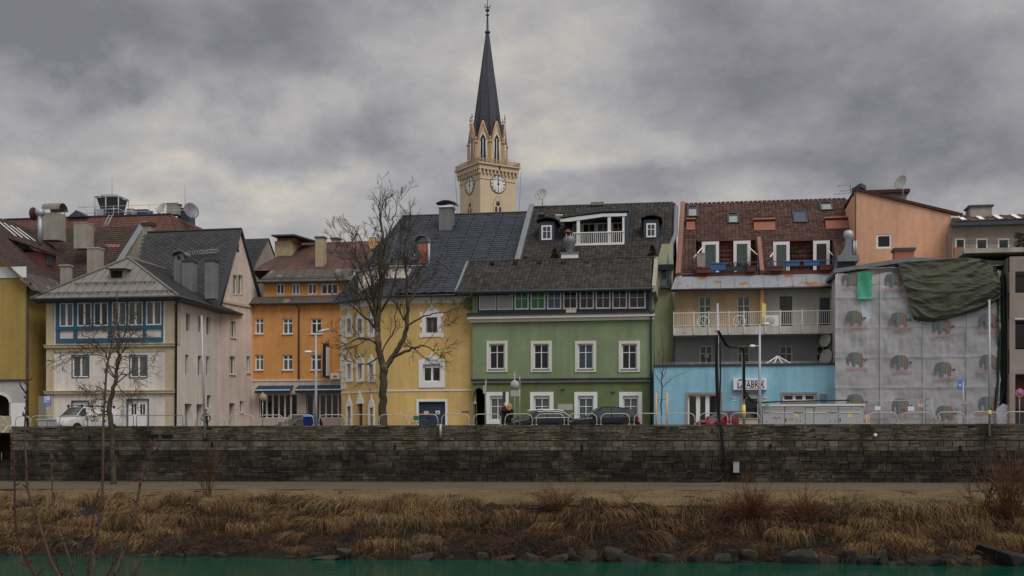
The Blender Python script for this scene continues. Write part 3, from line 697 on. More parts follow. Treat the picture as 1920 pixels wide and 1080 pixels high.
 p = MB(); w.box(p, gx0, gx1, zg0 + .3, zs - .2, -.1, -.04); p.build('infill_panel', M['white_plaster'], ga)
 # roof
 o = 1.0; zE = PV(200, 557, v0 - o).z; eL, eR = xl - .75, xr + .75; ap = PV(241, 484, v0 + 3.2); zR = ap.z; xm = ap.x
 vb = v1 + 2; A, B = Vector((eL, v0 - o, zE)), Vector((eR, v0 - o, zE)); Ap = Vector((xm, ap.y, zR)); Rb = Vector((xm, vb + .5, zR)); Cb = Vector((eR, vb + .5, zE)); Db = Vector((eL, vb + .5, zE))
 mb = MB(); u, n = seams(mb, [A, B, Ap], (1, 0, 0), .72); rf = mb.build('roof', M['seam_metal'], h)
 mb = MB(); seams(mb, [Db, A, Ap, Rb], (0, -1, 0), .8); mb.build('left_roof', M['seam_metal'], rf)
 mb = MB(); tiles(mb, B, Cb, Rb, Ap, .3, .34, 'wave', lift=.03, amp=.04); mb.build('right_roof', M['tile_small'], rf)
 hp = MB(); hp.tube([A + Vector((0, 0, .03)), Ap + Vector((0, 0, .05)), B + Vector((0, 0, .03))], .11, 8); hp.tube([Ap + Vector((0, 0, .06)), Rb + Vector((0, 0, .06))], .13, 8); hp.build('ridge_cap', M['seam_metal'], rf)
 sg = MB(); e = Vector((1, 0, 0))
 for hh, f0, f1 in ((.45, .03, .97), (1.75, .24, .80)):
  for d in (.1, .2): sg.tube([lerp(A, B, f0) + u * hh + n * d, lerp(A, B, f1) + u * hh + n * d], .022, 5)
  k = lerp(A, B, f0).x + .2
  while k < lerp(A, B, f1).x:
   q = Vector((k, A.y, A.z)) + u * hh; sg.tube([q, q + n * .24], .03, 4); k += .8
 sg.build('snow_guard', M['dark_zinc'], rf)
 f = MB(); f.prism([A + Vector((0, 0, -.02)), B + Vector((0, 0, -.02)), B + Vector((0, o - .05, -.22)), A + Vector((0, o - .05, -.22))], (0, 0, -.06)); f.prism([B + Vector((0, 0, -.03)), Cb + Vector((0, 0, -.03)), Cb + Vector((-.72, 0, -.23)), B + Vector((-.72, o, -.23))], (0, 0, -.06)); f.build('soffit', M['dark_frame'], rf)
 g = MB(); g.tube([A + Vector((-.1, -.06, -.07)), B + Vector((.08, -.06, -.07)), Cb + Vector((.08, 0, -.07))], .1, 8); g.build('gutter', M['dark_zinc'], rf)
 pipe(h, [B + Vector((.05, .2, -.15)), Vector((xr + .22, v0 - .12, ze - .55)), Vector((xr + .14, v0 - .12, 0))], .09)
 # hatch dormer on the front hip
 e2, u2, n2 = frame_of(A, B, Ap)
 def rp(px, py): r_ = ray(px, py); return C0 + r_ * ((A - C0).dot(n2) / r_.dot(n2))
 p, q = rp(205, 524), rp(232, 524); t = MB(); z2 = PV(218, 505, p.y).z
 t.prism([(p.x, p.y, p.z - .1), (p.x, p.y, z2), (p.x, p.y + 1.3, z2 + .05)], (q.x - p.x, 0, 0)); dr = t.build('hatch_dormer', M['seam_metal'], h)
 t = MB(); t.box(p.x + .15, q.x - .15, p.y - .02, p.y - .004, p.z + .12, z2 - .12); t.build('opening', M['black_cloth_and_voids'], dr)
 t = MB(); t.prism([(p.x - .15, p.y - .3, z2 - .02), (p.x - .15, p.y + 1.5, z2 + .08), (p.x - .15, p.y + 1.5, z2 + .14), (p.x - .15, p.y - .3, z2 + .05)], (q.x - p.x + .3, 0, 0)); t.build('dormer_roof', M['dark_zinc'], dr)
 # chimneys on the right slope
 vv = v1 - 2.6
 c1 = chim_px(h, 326, 488, 345, 550, vv, .8, 'chimney_grey', cap=None); c2 = chim_px(h, 341, 491, 361, 552, vv - .25, .9, 'chimney_grey', cap='dark_zinc', capw=.05)
 a, b = PV(326, 488, vv), PV(345, 488, vv); mb = MB(); cx = (a.x + b.x) / 2
 for s in (-.3, .3): mb.box(cx + s - .06, cx + s + .06, vv + .1, vv + .7, a.z, a.z + .42)
 for k in range(6):
  t0, t1 = math.pi * k / 6, math.pi * (k + 1) / 6
  mb.hexa([(cx + .6 * math.cos(t), vv - .1 + y, a.z + .4 + .32 * math.sin(t) + zz) for zz in (0, .05) for t, y in ((t0, 0), (t1, 0), (t1, 1.0), (t0, 1.0))])
 mb.build('cowl', M['chimney_grey'], c1)
 chim_px(h, 384, 490, 402, 560, vv - 1.2, .8, 'chimney_grey', cap='dark_zinc', capw=.05, caph=.16)
 return h, v1, xr
H1, V1S, X1R = build_white()
# ---------------- pink gabled house beside it
def build_gable():
 P0 = PT(415, 650, 97.6); P1 = PT(489.5, 650, 103); apx = PT(449, 430, 100.3)
 h = house('pink_gabled_house', 'pale pink house with a tall steep plain gable and dark diamond slate roof', 'house', P0.x - 5, P0.y + 3)
 w = Wall((P0.x, P0.y), (P1.x, P1.y)); L = w.L
 w.n = Vector((abs(w.e.y), -w.e.x, 0)).normalized()
 ze = w.pix(451, 571)[1]; sa, za = w.pix(449, 431)
 for x0, x1, y0, y1, k in ((432.5, 442, 602, 633, 1), (430.5, 441, 668, 702, 1), (449.5, 456.5, 752, 774, 1), (462.5, 469, 668, 699, 0)):
  window(h, w, w.rect(x0, y0, x1, y1), 2, glass='sheer' if k else 'pale', frame='trim_cream', rec=.18, sill=(.05, 'trim_cream'))
 r = w.rect(430, 756, 440.5, 800); w.open.append((r[0], r[1], 0, r[3], .5)); d = MB(); w.box(d, r[0] + .02, r[1] - .02, 0, r[3] - .01, -.5, -.44); d.build('door', M['wood_grey'], h)
 for x0, x1 in ((437, 444.5), (446.5, 454)): window(h, w, w.rect(x0, 516, x1, 552), 1, glass='sheer', frame='trim_cream', rec=.16, sur=(.08, .03, 'cream_plaster'))
 mb = MB(); w.mesh(mb, [(0, 0, L), (ze, 0, L), (za - .05, sa, sa)]); D = Vector((-1, .04, 0)); bx = 8.7
 q0, q1 = w.pt(0, 0), w.pt(L, 0)
 for q in (q0, q1): mb.quad(q, q + D * bx, q + D * bx + Vector((0, 0, ze)), q + Vector((0, 0, ze)))
 mb.build('wall', M['pink_plaster'], h)
 ov = w.pt(L * .5, 0, .001); mb = MB(); s_, z_ = w.pix(446.5, 465); mb.lathe(w.pt(s_, z_), [(.02, -.03), (.34, -.03), (.34, .03), (.3, .04), (.02, .01)], 14, 'x'); mb.build('round_vent', M['dark_frame'], h)
 mb = MB(); w.box(mb, -.02, L + .02, ze - .12, ze + .1, -.02, .12); mb.build('string_course', M['cream_plaster'], h)
 # roof
 A = w.pt(-.5, ze - .75, .22); Bp = w.pt(sa, za + .1, .22); Cc = w.pt(L + .4, ze - .6, .22)
 mb = MB(); e, u, n = frame_of(A + D * bx, A, Bp + D * bx)
 mb.prism([A + D * bx, A, Bp, Bp + D * bx], -n * .05)
 LL = (Bp - A).length; tw, th = .62, .40; rows = int(LL / th)
 O = A + D * bx
 for i in range(0, rows * 2):
  hc = (i + 1) * th / 2
  for j in range(int(bx / tw)):
   sc_ = j * tw + (tw / 2 if i % 2 else 0) + .4
   if sc_ > bx - .3 or hc > LL - .25: continue
   k = .02 + random.uniform(0, .012)
   f = lambda s, hh, d: O + e * s + u * hh + n * d
   mb.add([f(sc_ - tw / 2, hc, .012), f(sc_, hc - th / 2, k + .012), f(sc_ + tw / 2, hc, .012), f(sc_, hc + th / 2, .004)], [(0, 1, 2, 3)])
 mb.prism([Cc + D * bx, Cc, Bp, Bp + D * bx], Vector((0, 0, -.05)))
 rf = mb.build('roof', M['tile_diamond'], h)
 mb = MB(); mb.tube([A, Bp], .07, 6); mb.tube([Bp, Cc], .07, 6); mb.tube([Bp, Bp + D * bx], .09, 6); mb.build('verge_trim', M['dark_zinc'], rf)
 # roof ladder / snow grating
 def rp(px, py): r_ = ray(px, py); return C0 + r_ * ((A - C0).dot(n) / r_.dot(n))
 mb = MB(); a, b = rp(352, 481) + n * .25, rp(409, 476) + n * .25
 for d in (0, .3): mb.tube([a + u * d, b + u * d], .025, 4)
 for k in range(13): c = lerp(a, b, k / 12); mb.tube([c - n * .2, c + u * .3], .02, 4)
 mb.build('snow_grating', M['galv'], rf)
 return h
build_gable()
# ---------------- small dark-tiled house between pink and orange
def build_smalldark():
 v = 108.0; a, b = PV(455, 450, v), PV(503, 447, v); zr = b.z; ze = zr - 3.6; xl, xr = a.x - 6, b.x
 h = house('dark_tiled_cottage', 'small dark-tiled roof with rough grey gable wall between the pink gable and the orange house', 'house', (xl + xr) / 2, v)
 mb = MB(); tiles(mb, (xl, v - 4.2, ze), (xr + .1, v - 4.2, ze), (xr + .1, v, zr), (xl, v, zr), .3, .36, 'wave', lift=.03); tiles(mb, (xr + .1, v + 4.2, ze), (xl, v + 4.2, ze), (xl, v, zr), (xr + .1, v, zr), .5, .6, 'flat'); mb.build('roof', M['tile_small'], h)
 mb = MB(); mb.prism([(xr, v - 4, 0), (xr, v - 4, ze), (xr, v, zr - .15), (xr, v + 4, ze), (xr, v + 4, 0)], (-.3, 0, 0)); mb.box(xl, xr - .3, v - 3.8, v + 3.8, 0, ze); mb.build('wall', M['chimney_plaster'], h)
build_smalldark()
# ---------------- orange house
def build_orange():
 v0 = 97.0; xl, xr = PV(470, 600, v0).x, PV(646, 600, v0).x
 h = house('orange_house', 'orange three-storey house with rusty metal roof and blue awnings over dark shop windows', 'house', (xl + xr) / 2, 102)
 w = Wall((xl, v0), (xr, v0)); L = w.L
 zb = w.pix(560, 713)[1]; zl = w.pix(560, 561)[1]; zd = w.pix(560, 529)[1]
 for x0, x1, gl in ((478, 494, 'sheer'), (530, 549, 'sheer'), (583, 603, 'dark'), (636, 652, 'dark')): window(h, w, w.rect(x0, 597, x1, 626), 2, (.72,), gl, sill=(.05, 'trim_white'), fw=.09, mw=.12)
 for x0, x1, gl in ((478, 494, 'sheer'), (530, 549, 'teal'), (583, 603, 'brown'), (636, 652, 'dark')): window(h, w, w.rect(x0, 665, x1, 694), 2, (.72,), gl, sill=(.05, 'trim_white'), fw=.09, mw=.12)
 sh = []
 for x0, x1 in ((486, 557), (574, 646)):
  r = w.rect(x0, 739, x1, 784); w.open.append((*r, .35)); sh.append(r)
 mb = MB(); w.mesh(mb, [(zb, 0, L), (zl, 0, L)]); shell(mb, xl, xr, v0, 112, 0, zl, 'lrb'); mb.build('wall', M['orange_plaster'], h)
 w2 = Wall((xl, v0), (xr, v0)); w2.open = [(*r, .35) for r in sh]
 mb = MB(); w2.mesh(mb, [(0, 0, L), (zb - .001, 0, L)], d=.03); mb.build('shop_front_wall', M['pink_plaster'], h)
 mb = MB(); w.box(mb, 0, L, zb - .05, zb + .06, -.02, .1); mb.build('string_course', M['trim_cream'], h)
 mb = MB(); w.box(mb, 0, L, 0, .75, .0, .06); mb.build('plinth', M['concrete'], h)
 for r, n, cols in ((sh[0], 6, 0), (sh[1], 6, 0)): window(h, w, r, n, glass='black', frame='trim_cream', cut=False, rec=.2, mw=.16, name='shop_window')
 # dormer storey
 x0d = w.pix(492, 545)[0]; w3 = Wall((xl, v0 + .25), (xr, v0 + .25))
 for x0, x1, n, gl in ((518, 533, 2, 'blue'), (547, 562, 2, 'bluec'), (577, 594, 2, 'brown'), (602, 634, 3, 'dark')): window(h, w3, w3.rect(x0, 532, x1, 552), n, (), gl, fw=.1, mw=.12, rec=.06)
 mb = MB(); w3.mesh(mb, [(zl + .1, x0d, L), (zd + .1, x0d, L)]); mb.quad(w3.pt(x0d, zl), w3.pt(x0d, zl, -4), w3.pt(x0d, zd, -4), w3.pt(x0d, zd)); mb.build('dormer_storey', M['orange_plaster'], h)
 mb = MB(); e = Vector((1, 0, 0)); seams(mb, [w.pt(-.3, zl - .38, .45), w.pt(L + .1, zl - .38, .45), w.pt(L + .1, zl + .3, -.2), w.pt(-.3, zl + .3, -.2)], e, .9); mb.build('skirt_roof', M['brown_metal'], h)
 gutter(h, w.pt(-.2, zl - .42, .5), w.pt(L, zl - .42, .5), .08)
 vr = v0 + 8.5; zr = PV(580, 455, vr).z; A = w3.pt(x0d - .4, zd + .05, .5); B = w3.pt(L + .5, zd + .05, .5); zmid = PV(580, 505, v0 + 1.6).z; ym = v0 + 1.6
 mb = MB(); seams(mb, [A, B, Vector((xr + .5, ym, zmid)), Vector((A.x + .6, ym, zmid))], e, .85); mb.build('lower_roof', M['brown_metal'], h)
 mb = MB(); seams(mb, [Vector((A.x - 1.2, ym, zmid)), Vector((xr + 8, ym, zmid)), Vector((xr + 8, vr, zr)), Vector((A.x + .9, vr, zr))], e, 1.1, ht=.03); mb.prism([Vector((A.x - 1.2, ym, zmid)), Vector((A.x + .9, vr, zr)), Vector((A.x + .9, vr + 6, zmid)), Vector((A.x - 1, vr, zmid - 2))], (0, 0, -.05)); mb.box(A.x + 1, xr + 8, vr - .1, vr + 7, 0, zmid); rf = mb.build('roof', M['rust_roof'], h)
 mb = MB();
 for d in (.08, .2): mb.tube([A + Vector((0, .35, .2 + d)), B + Vector((0, .35, .2 + d))], .02, 5)
 k = A.x + .3
 while k < B.x: mb.tube([(k, A.y + .35, A.z + .1), (k, A.y + .35, A.z + .42)], .025, 4); k += .55
 mb.build('snow_guard', M['dark_zinc'], h); gutter(h, A + Vector((-.1, -.05, -.05)), B + Vector((0, -.05, -.05)), .09)
 c = chim_px(h, 515, 452, 547, 490, v0 + 5.2, 2.2, 'brick_yellow', cap=None)
 a, b = PV(510, 452, v0 + 4.8), PV(553, 452, v0 + 4.8); mb = MB(); mb.box(a.x + .3, b.x - .2, v0 + 5.3, v0 + 7.2, a.z - .002, a.z + .32); mb.build('flue_top', M['orange_metal'], c)
 mb = MB(); mb.prism([(a.x, v0 + 4.6, a.z + .42), (b.x, v0 + 4.6, a.z + .42), (b.x + 1.2, v0 + 7.9, a.z + .3), (a.x + .5, v0 + 7.9, a.z + .3)], (0, 0, .12)); mb.build('cap', M['dark_frame'], c)
 chim_px(h, 591, 446, 607, 507, v0 + 2.2, .8, 'brick_yellow', cap='dark_frame', capw=.07)
 chim_px(h, 621, 448, 634, 462, vr + 1.5, .8, 'brick_yellow', cap='dark_frame', capw=.1)
 chim_px(h, 692, 446, 702, 475, v0 + 6.5, .9, 'yellow_plaster', cap='dark_frame', capw=.02, caph=.04)
 px_ = w.pix(561, 600)[0]; pipe(h, [w.pt(px_ - .2, zl - .45, .45), w.pt(px_, zl - .8, .1), w.pt(px_, zb + .1, .1)], .07, 'brown_metal')
 # awnings
 for x0, x1, lb in ((485, 551, 1), (560, 647, 2)):
  a0, a1 = w.pix(x0, 730)[0], w.pix(x1, 730)[0]; z1 = w.pix(560, 723)[1]; z0 = w.pix(560, 731.5)[1]; z2 = w.pix(560, 738)[1]
  t = thing('awning', ('half-open blue shop awning on the orange house, left of the pink pillar', 'wider blue shop awning on the orange house, right of the pink pillar')[lb - 1], 'awning', w.pt((a0 + a1) / 2, z1, .1), 'blue shop awnings')
  m1 = MB(); m1.prism([w.pt(a0, z1, .04), w.pt(a0, z0, .95), w.pt(a0, z0 + .02, .97), w.pt(a0, z1 + .02, .06)], w.e * (a1 - a0)); m1.build('canvas', M['awning_blue'], t)
  m1 = MB(); w.box(m1, a0, a1, z2, z0 - .06, .95, .97); m1.build('valance', M['awning_blue'], t)
  m1 = MB(); w.box(m1, a0, a1, z0 - .06, z0 + .03, .93, 1.01); m1.build('front_bar', M['trim_white'], t)
 # hanging signs
 a = w.pix(615, 680)[0]; z1, z0 = w.pix(615, 645)[1], w.pix(615, 708)[1]
 t = thing('blade_sign', 'tall narrow dark blade sign with white edge on the orange house', 'shop sign', w.pt(a, z0, .1)); mb = MB(); w.box(mb, a - .16, a + .1, z0, z1, .1, .9); mb.build('panel', M['black_metal'], t); mb = MB(); w.box(mb, a + .1, a + .2, z0 + .1, z1 - .3, .1, .85); mb.build('white_edge', M['sign_white'], t)
 a0, a1 = w.pix(623, 706)[0], w.pix(640, 706)[0]; z1, z0 = w.pix(631, 700)[1], w.pix(631, 711)[1]
 t = thing('light_box_sign', 'small white light box with a red oval badge at the orange house corner', 'shop sign', w.pt((a0 + a1) / 2, z0, .3)); mb = MB(); w.box(mb, a0, a1, z0, z1, .1, .5); mb.build('box', M['sign_white'], t)
 mb = MB(); c = w.pt((a0 + a1) / 2, (z0 + z1) / 2 - .05, .51); mb.add([c + Vector((.22 * math.cos(k * .524), -.003, .11 * math.sin(k * .524))) for k in range(12)], [tuple(range(12))]); mb.build('badge', M['sign_red'], t)
 return h
build_orange()
# ---------------- yellow house
def ornate(w, r, mb, wd, peak, foot, proj=.06):
 surround(w, r, wd, proj, mb, foot); a0, a1, z0, z1 = r; c = (a0 + a1) / 2; hw = (a1 - a0) / 2 + wd; zt = z1 + wd
 P = [(c - hw * .8, zt), (c - hw * .55, zt + peak * .35), (c - hw * .2, zt + peak * .5), (c, zt + peak), (c + hw * .2, zt + peak * .5), (c + hw * .55, zt + peak * .35), (c + hw * .8, zt)]
 mb.prism([w.pt(a, z, proj) for a, z in P], -w.n * (proj + .02))
def build_yellow():
 v0 = 84.5; P1 = PV(714, 650, v0); P2 = PV(893, 650, v0); P0 = PT(640, 650, 91.0)
 h = house('yellow_house', 'mustard yellow house with white window frames, navy door and big blue-grey slate roof', 'house', (P1.x + P2.x) / 2, 91)
 wf = Wall((P1.x, v0), (P2.x, v0)); wl_ = Wall((P0.x, P0.y), (P1.x, v0)); Lf, Ll = wf.L, wl_.L
 ze = PV(800, 553, v0).z; zs = wf.pix(800, 732)[1]; zf = wf.pix(800, 569)[1]
 def orn(o, ww, r, *a): q = MB(); ornate(ww, r, q, *a); return q.build('surround', M['trim_white'], o)
 r = wf.rect(793, 683, 826, 716); orn(window(h, wf, r, 2, glass='dark', fw=.1, mw=.16, blind=.16), wf, r, .32, .55, .42)
 r = wf.rect(799, 595, 820, 624); tr = MB(); o = window(h, wf, r, 2, glass='brown', frame='wood_grey', fw=.06); ornate(wf, r, tr, .3, .7, .3)
 # shell-like side lobes of the upper surround
 for q in (-1, 1):
  c = (r[0] + r[1]) / 2 + q * ((r[1] - r[0]) / 2 + .36)
  for zz in (r[2] - .2, (r[2] + r[3]) / 2, r[3] + .2): tr.prism([wf.pt(c + .13 * math.cos(k * .785), zz + .2 * math.sin(k * .785), .057) for k in range(8)], wf.n * -.05)
 tr.build('surround', M['trim_white'], o)
 r = wf.rect(785, 753, 835, 800); wf.open.append((r[0], r[1], 0, r[3], .25)); tr = MB(); surround(wf, (r[0], r[1], 0, r[3]), .17, .05, tr, 0)
 d = MB(); wf.box(d, r[0] + .02, r[1] - .02, 0, r[3] - .01, -.24, -.16)
 do = d.build('door', M['door_navy'], h); tr.build('surround', M['trim_white'], do)
 d = MB(); wf.box(d, r[0] + .02, r[1] - .02, r[3] - .12, r[3] - .01, -.15, -.08); d.build('lintel_rail', M['dark_zinc'], do)
 q = wf.rect(794, 770.5, 803, 776); d = MB(); wf.box(d, q[0], q[1], q[2], q[3], -.155, -.14); d.build('orange_notice', M['orange_plastic'], do)
 q = wf.rect(816, 770, 824, 776.5); d = MB(); wf.box(d, q[0], q[1], q[2], q[3], -.155, -.14); d.build('white_notice', M['sign_white'], do)
 q = (lerp(q[0], q[1], .25), lerp(q[0], q[1], .75), lerp(q[2], q[3], .2), lerp(q[2], q[3], .6)); d = MB(); wf.box(d, *q, -.138, -.135); d.build('notice_print', M['dark_frame'], do)
 r = wf.rect(889, 757, 905, 800); wf.open.append((r[0], min(r[1], Lf - .01), 0, r[3], .3)); tr = MB(); wf.box(tr, r[0] - .17, r[0], 0, r[3] + .17, -.02, .05); wf.box(tr, r[0], Lf, r[3], r[3] + .17, -.02, .05)
 d = MB(); wf.box(d, r[0], Lf, 0, r[3], -.3, -.25); tr.build('surround', M['trim_white'], d.build('side_door', M['door_navy'], h))
 q = wf.rect(866, 770.5, 879, 773.5); d = MB(); wf.box(d, *q, 0, .03); d.build('name_plate', M['ochre_board'], h)
 for x0, x1 in ((651.5, 658.5), (671.5, 679.5), (693, 700.5)):
  r = wl_.rect(x0, 682, x1, 711); orn(window(h, wl_, r, 2, glass='sheer', fw=.07, mw=.1), wl_, r, .22, .5, .2)
  r = wl_.rect(x0, 598, x1, 625); orn(window(h, wl_, r, 2, glass='dark', fw=.07, mw=.1), wl_, r, .22, .6, .3)
 for x0, x1, y, m in ((652, 658, 762, 'door_grey'), (670.5, 679.5, 757, 'door_navy'), (694, 700, 764, 'door_grey')):
  r = wl_.rect(x0, y, x1, 800); r = (r[0], r[1], 0, r[3]); wl_.open.append((*r, .3)); d = MB(); wl_.box(d, r[0] + .01, r[1] - .01, 0, r[3] - .01, -.3, -.24); do = d.build('door', M[m], h); tr = MB()
  if m == 'door_grey': ornate(wl_, r, tr, .2, .8, 0)
  else:
   c = (r[0] + r[1]) / 2; tr.prism([wl_.pt(c - .5, r[3], .06), wl_.pt(c, r[3] + 1.0, .06), wl_.pt(c + .5, r[3], .06)], -wl_.n * .07)
  tr.build('surround', M['trim_white'], do)
 mb = MB(); wf.mesh(mb, [(0, 0, Lf), (ze, 0, Lf)]); wl_.mesh(mb, [(0, 0, Ll), (ze, 0, Ll)])
 mb.quad((P0.x, P0.y, 0), (P0.x, P0.y + 16, 0), (P0.x, P0.y + 16, ze), (P0.x, P0.y, ze)); shell(mb, P0.x, P2.x, v0, 104, 0, ze, 'b'); mb.build('wall', M['yellow_plaster'], h)
 mb = MB(); wf.box(mb, 0, Lf, zs - .06, zs + .06, -.02, .04); wl_.box(mb, 0, Ll, zs - .06, zs + .06, -.02, .04); mb.build('string_course', M['trim_cream'], h)
 mb = MB()
 for ww, l in ((wf, Lf), (wl_, Ll)): ww.box(mb, -.02, l + .02, zf, ze - .25, -.02, .08); ww.box(mb, -.05, l + .05, ze - .25, ze, -.02, .28)
 mb.build('frieze', M['trim_cream'], h)
 mb = MB(); z = zs + .3; k = 0
 while z < zf - .4: wl_.box(mb, -.01, .42 if k % 2 else .7, z, z + .4, -.02, .05); z += .44; k += 1
 mb.build('quoins', M['trim_cream'], h)
 # main roof
 zE = ze + .02; vr = 98.0; zr = PV(880, 402, vr).z; K = PV(757, 404, vr); Rr = PV(1000, 402, vr)
 A = Vector((P1.x - .1, v0 - .55, zE - .1)); B = Vector((Rr.x + .8, v0 - .55, zE - .1)); L0 = Vector((P0.x - .55, P0.y - .3, zE - .1)); Lb = Vector((P0.x - .55, 108, zE - .1))
 mb = MB(); tiles(mb, A, B, Vector((Rr.x + .8, vr, zr)), Vector((K.x, vr, zr)), .62, .42, 'slate', lift=.022, stubs=1); SLT = [M['tile_slate'], M['dark_frame']]; rf = mb.build('roof', SLT, h)
 mb = MB(); tiles(mb, L0, A, Vector((K.x, vr, zr)), Vector((K.x, vr, zr)) - Vector((.02, 0, 0)), .62, .42, 'slate', lift=.022, stubs=1)
 tiles(mb, Lb, L0, Vector((K.x, vr, zr)), Vector((K.x, vr + .02, zr)), .62, .42, 'slate', lift=.022); tiles(mb, Vector((Rr.x + .8, 108, zE)), Lb, Vector((K.x, vr, zr)), Vector((Rr.x + .8, vr, zr)), 1.2, .9, 'slate', lift=.022)
 mb.build('hip_roof', SLT, rf)
 mb = MB(); mb.tube([A, Vector((K.x, vr, zr + .03)), Vector((Rr.x + .8, vr, zr + .03))], .1, 6); mb.tube([L0, Vector((K.x, vr, zr + .03))], .1, 6); mb.build('ridge_cap', M['dark_zinc'], rf)
 g = MB(); g.tube([L0 + Vector((-.05, -.1, -.05)), A + Vector((0, -.1, -.05)), B + Vector((-.6, -.1, -.05))], .09, 8); g.build('gutter', M['dark_zinc'], rf)
 # front wing hip
 ap = PV(822, 489, v0 + 4.2); a0, a1 = PV(742, 548, v0 - .7), PV(898, 548, v0 - .7); zz = zE + .06
 a0.z = a1.z = zz; bk = Vector((0, 4.9, 0)); ap2 = ap + Vector((0, 6, 0))
 mb = MB(); tiles(mb, a0, a1, ap, ap + Vector((-.02, 0, 0)), .62, .42, 'slate', lift=.022, stubs=1)
 tiles(mb, a0 + bk * 2, a0, ap, ap2, .62, .42, 'slate', lift=.022); tiles(mb, a1, a1 + bk * 2, ap2, ap, .62, .42, 'slate', lift=.022); ro = mb.build('wing_roof', SLT, rf)
 mb = MB(); mb.tube([a0, ap, a1], .09, 6); mb.tube([ap, ap2], .09, 6); mb.build('hip_cap', M['dark_zinc'], ro)
 mb = MB(); p = PV(845, 494, v0 + 6); q = PV(868, 520, v0 + 5); mb.tube([p, q], .3, 4); mb.build('valley_flashing', M['seam_metal'], ro)
 # roof terrace with pale parapet
 q0, q1 = PV(672, 548, v0 + 2.2), PV(764, 548, v0 + 2.2); zt = PV(764, 501, v0 + 2.2).z; zt0 = PV(672, 512, v0 + 2.2).z
 mb = MB(); mb.prism([(q0.x, v0 + 2.2, q0.z - .4), (q1.x, v0 + 2.2, q0.z - .4), (q1.x, v0 + 2.2, zt), (lerp(q0.x, q1.x, .45), v0 + 2.2, zt), (q0.x, v0 + 2.2, zt0)], (0, 4.2, 0)); to = mb.build('roof_terrace', M['white_plaster'], h)
 mb = MB(); mb.tube([(q0.x - .1, v0 + 2.1, zt0 + .06), (lerp(q0.x, q1.x, .45), v0 + 2.1, zt + .06), (q1.x + 1.6, v0 + 2.1, zt + .06)], .07, 4); mb.build('coping', M['zinc'], to)
 # chimneys
 c = chim_px(h, 823, 389, 847, 452, v0 + 10.5, 1.2, 'chimney_grey', cap='trim_white', capw=.1, caph=.14)
 a, b = PV(820, 385, v0 + 10.5), PV(852, 385, v0 + 10.5); mb = MB()
 for sx in (.15, .85):
  for dy in (.1, 1.1): mb.tube([(lerp(a.x, b.x, sx), v0 + 10.5 + dy, a.z - .05), (lerp(a.x, b.x, sx), v0 + 10.5 + dy, a.z + .18)], .03, 4)
 for k in range(6):
  f0, f1 = k / 6, (k + 1) / 6; hh = lambda f: a.z + .12 + .22 * math.sin(math.pi * f)
  mb.hexa([(lerp(a.x - .1, b.x + .1, f), v0 + 10.3 + dy, hh(f) + dz) for dz in (0, .05) for f, dy in ((f0, 0), (f1, 0), (f1, 1.6), (f0, 1.6))])
 mb.build('cowl', M['dark_frame'], c)
 c = chim_px(h, 783, 456, 800, 512, v0 + 4.6, .8, 'brick_red', cap='dark_zinc', capw=.04, caph=.06)
 a, b = PV(783, 455, v0 + 4.6), PV(802, 455, v0 + 4.6); mb = MB()
 for k in range(6):
  t0, t1 = math.pi * k / 6, math.pi * (k + 1) / 6; cx = (a.x + b.x) / 2 - .1
  mb.hexa([(cx + .55 * math.cos(t), v0 + 4.5 + y, a.z + .12 + .42 * math.sin(t) + zz2) for zz2 in (0, .05) for t, y in ((t0, 0), (t1, 0), (t1, 1.0), (t0, 1.0))])
 mb.build('cowl', M['seam_metal'], c)
 mb = MB(); mb.tube([(b.x + .12, v0 + 4.5, a.z - 2.2), (b.x + .12, v0 + 4.5, a.z - .1)], .1, 8); mb.build('flue_pipe', M['galv'], c)
 dish('dark round dish left of the red brick chimney on the slate roof', PV(775, 500, v0 + 4.3), .56, (.35, -1, .25), pole=.9, m='dark_frame')
 return h
build_yellow()
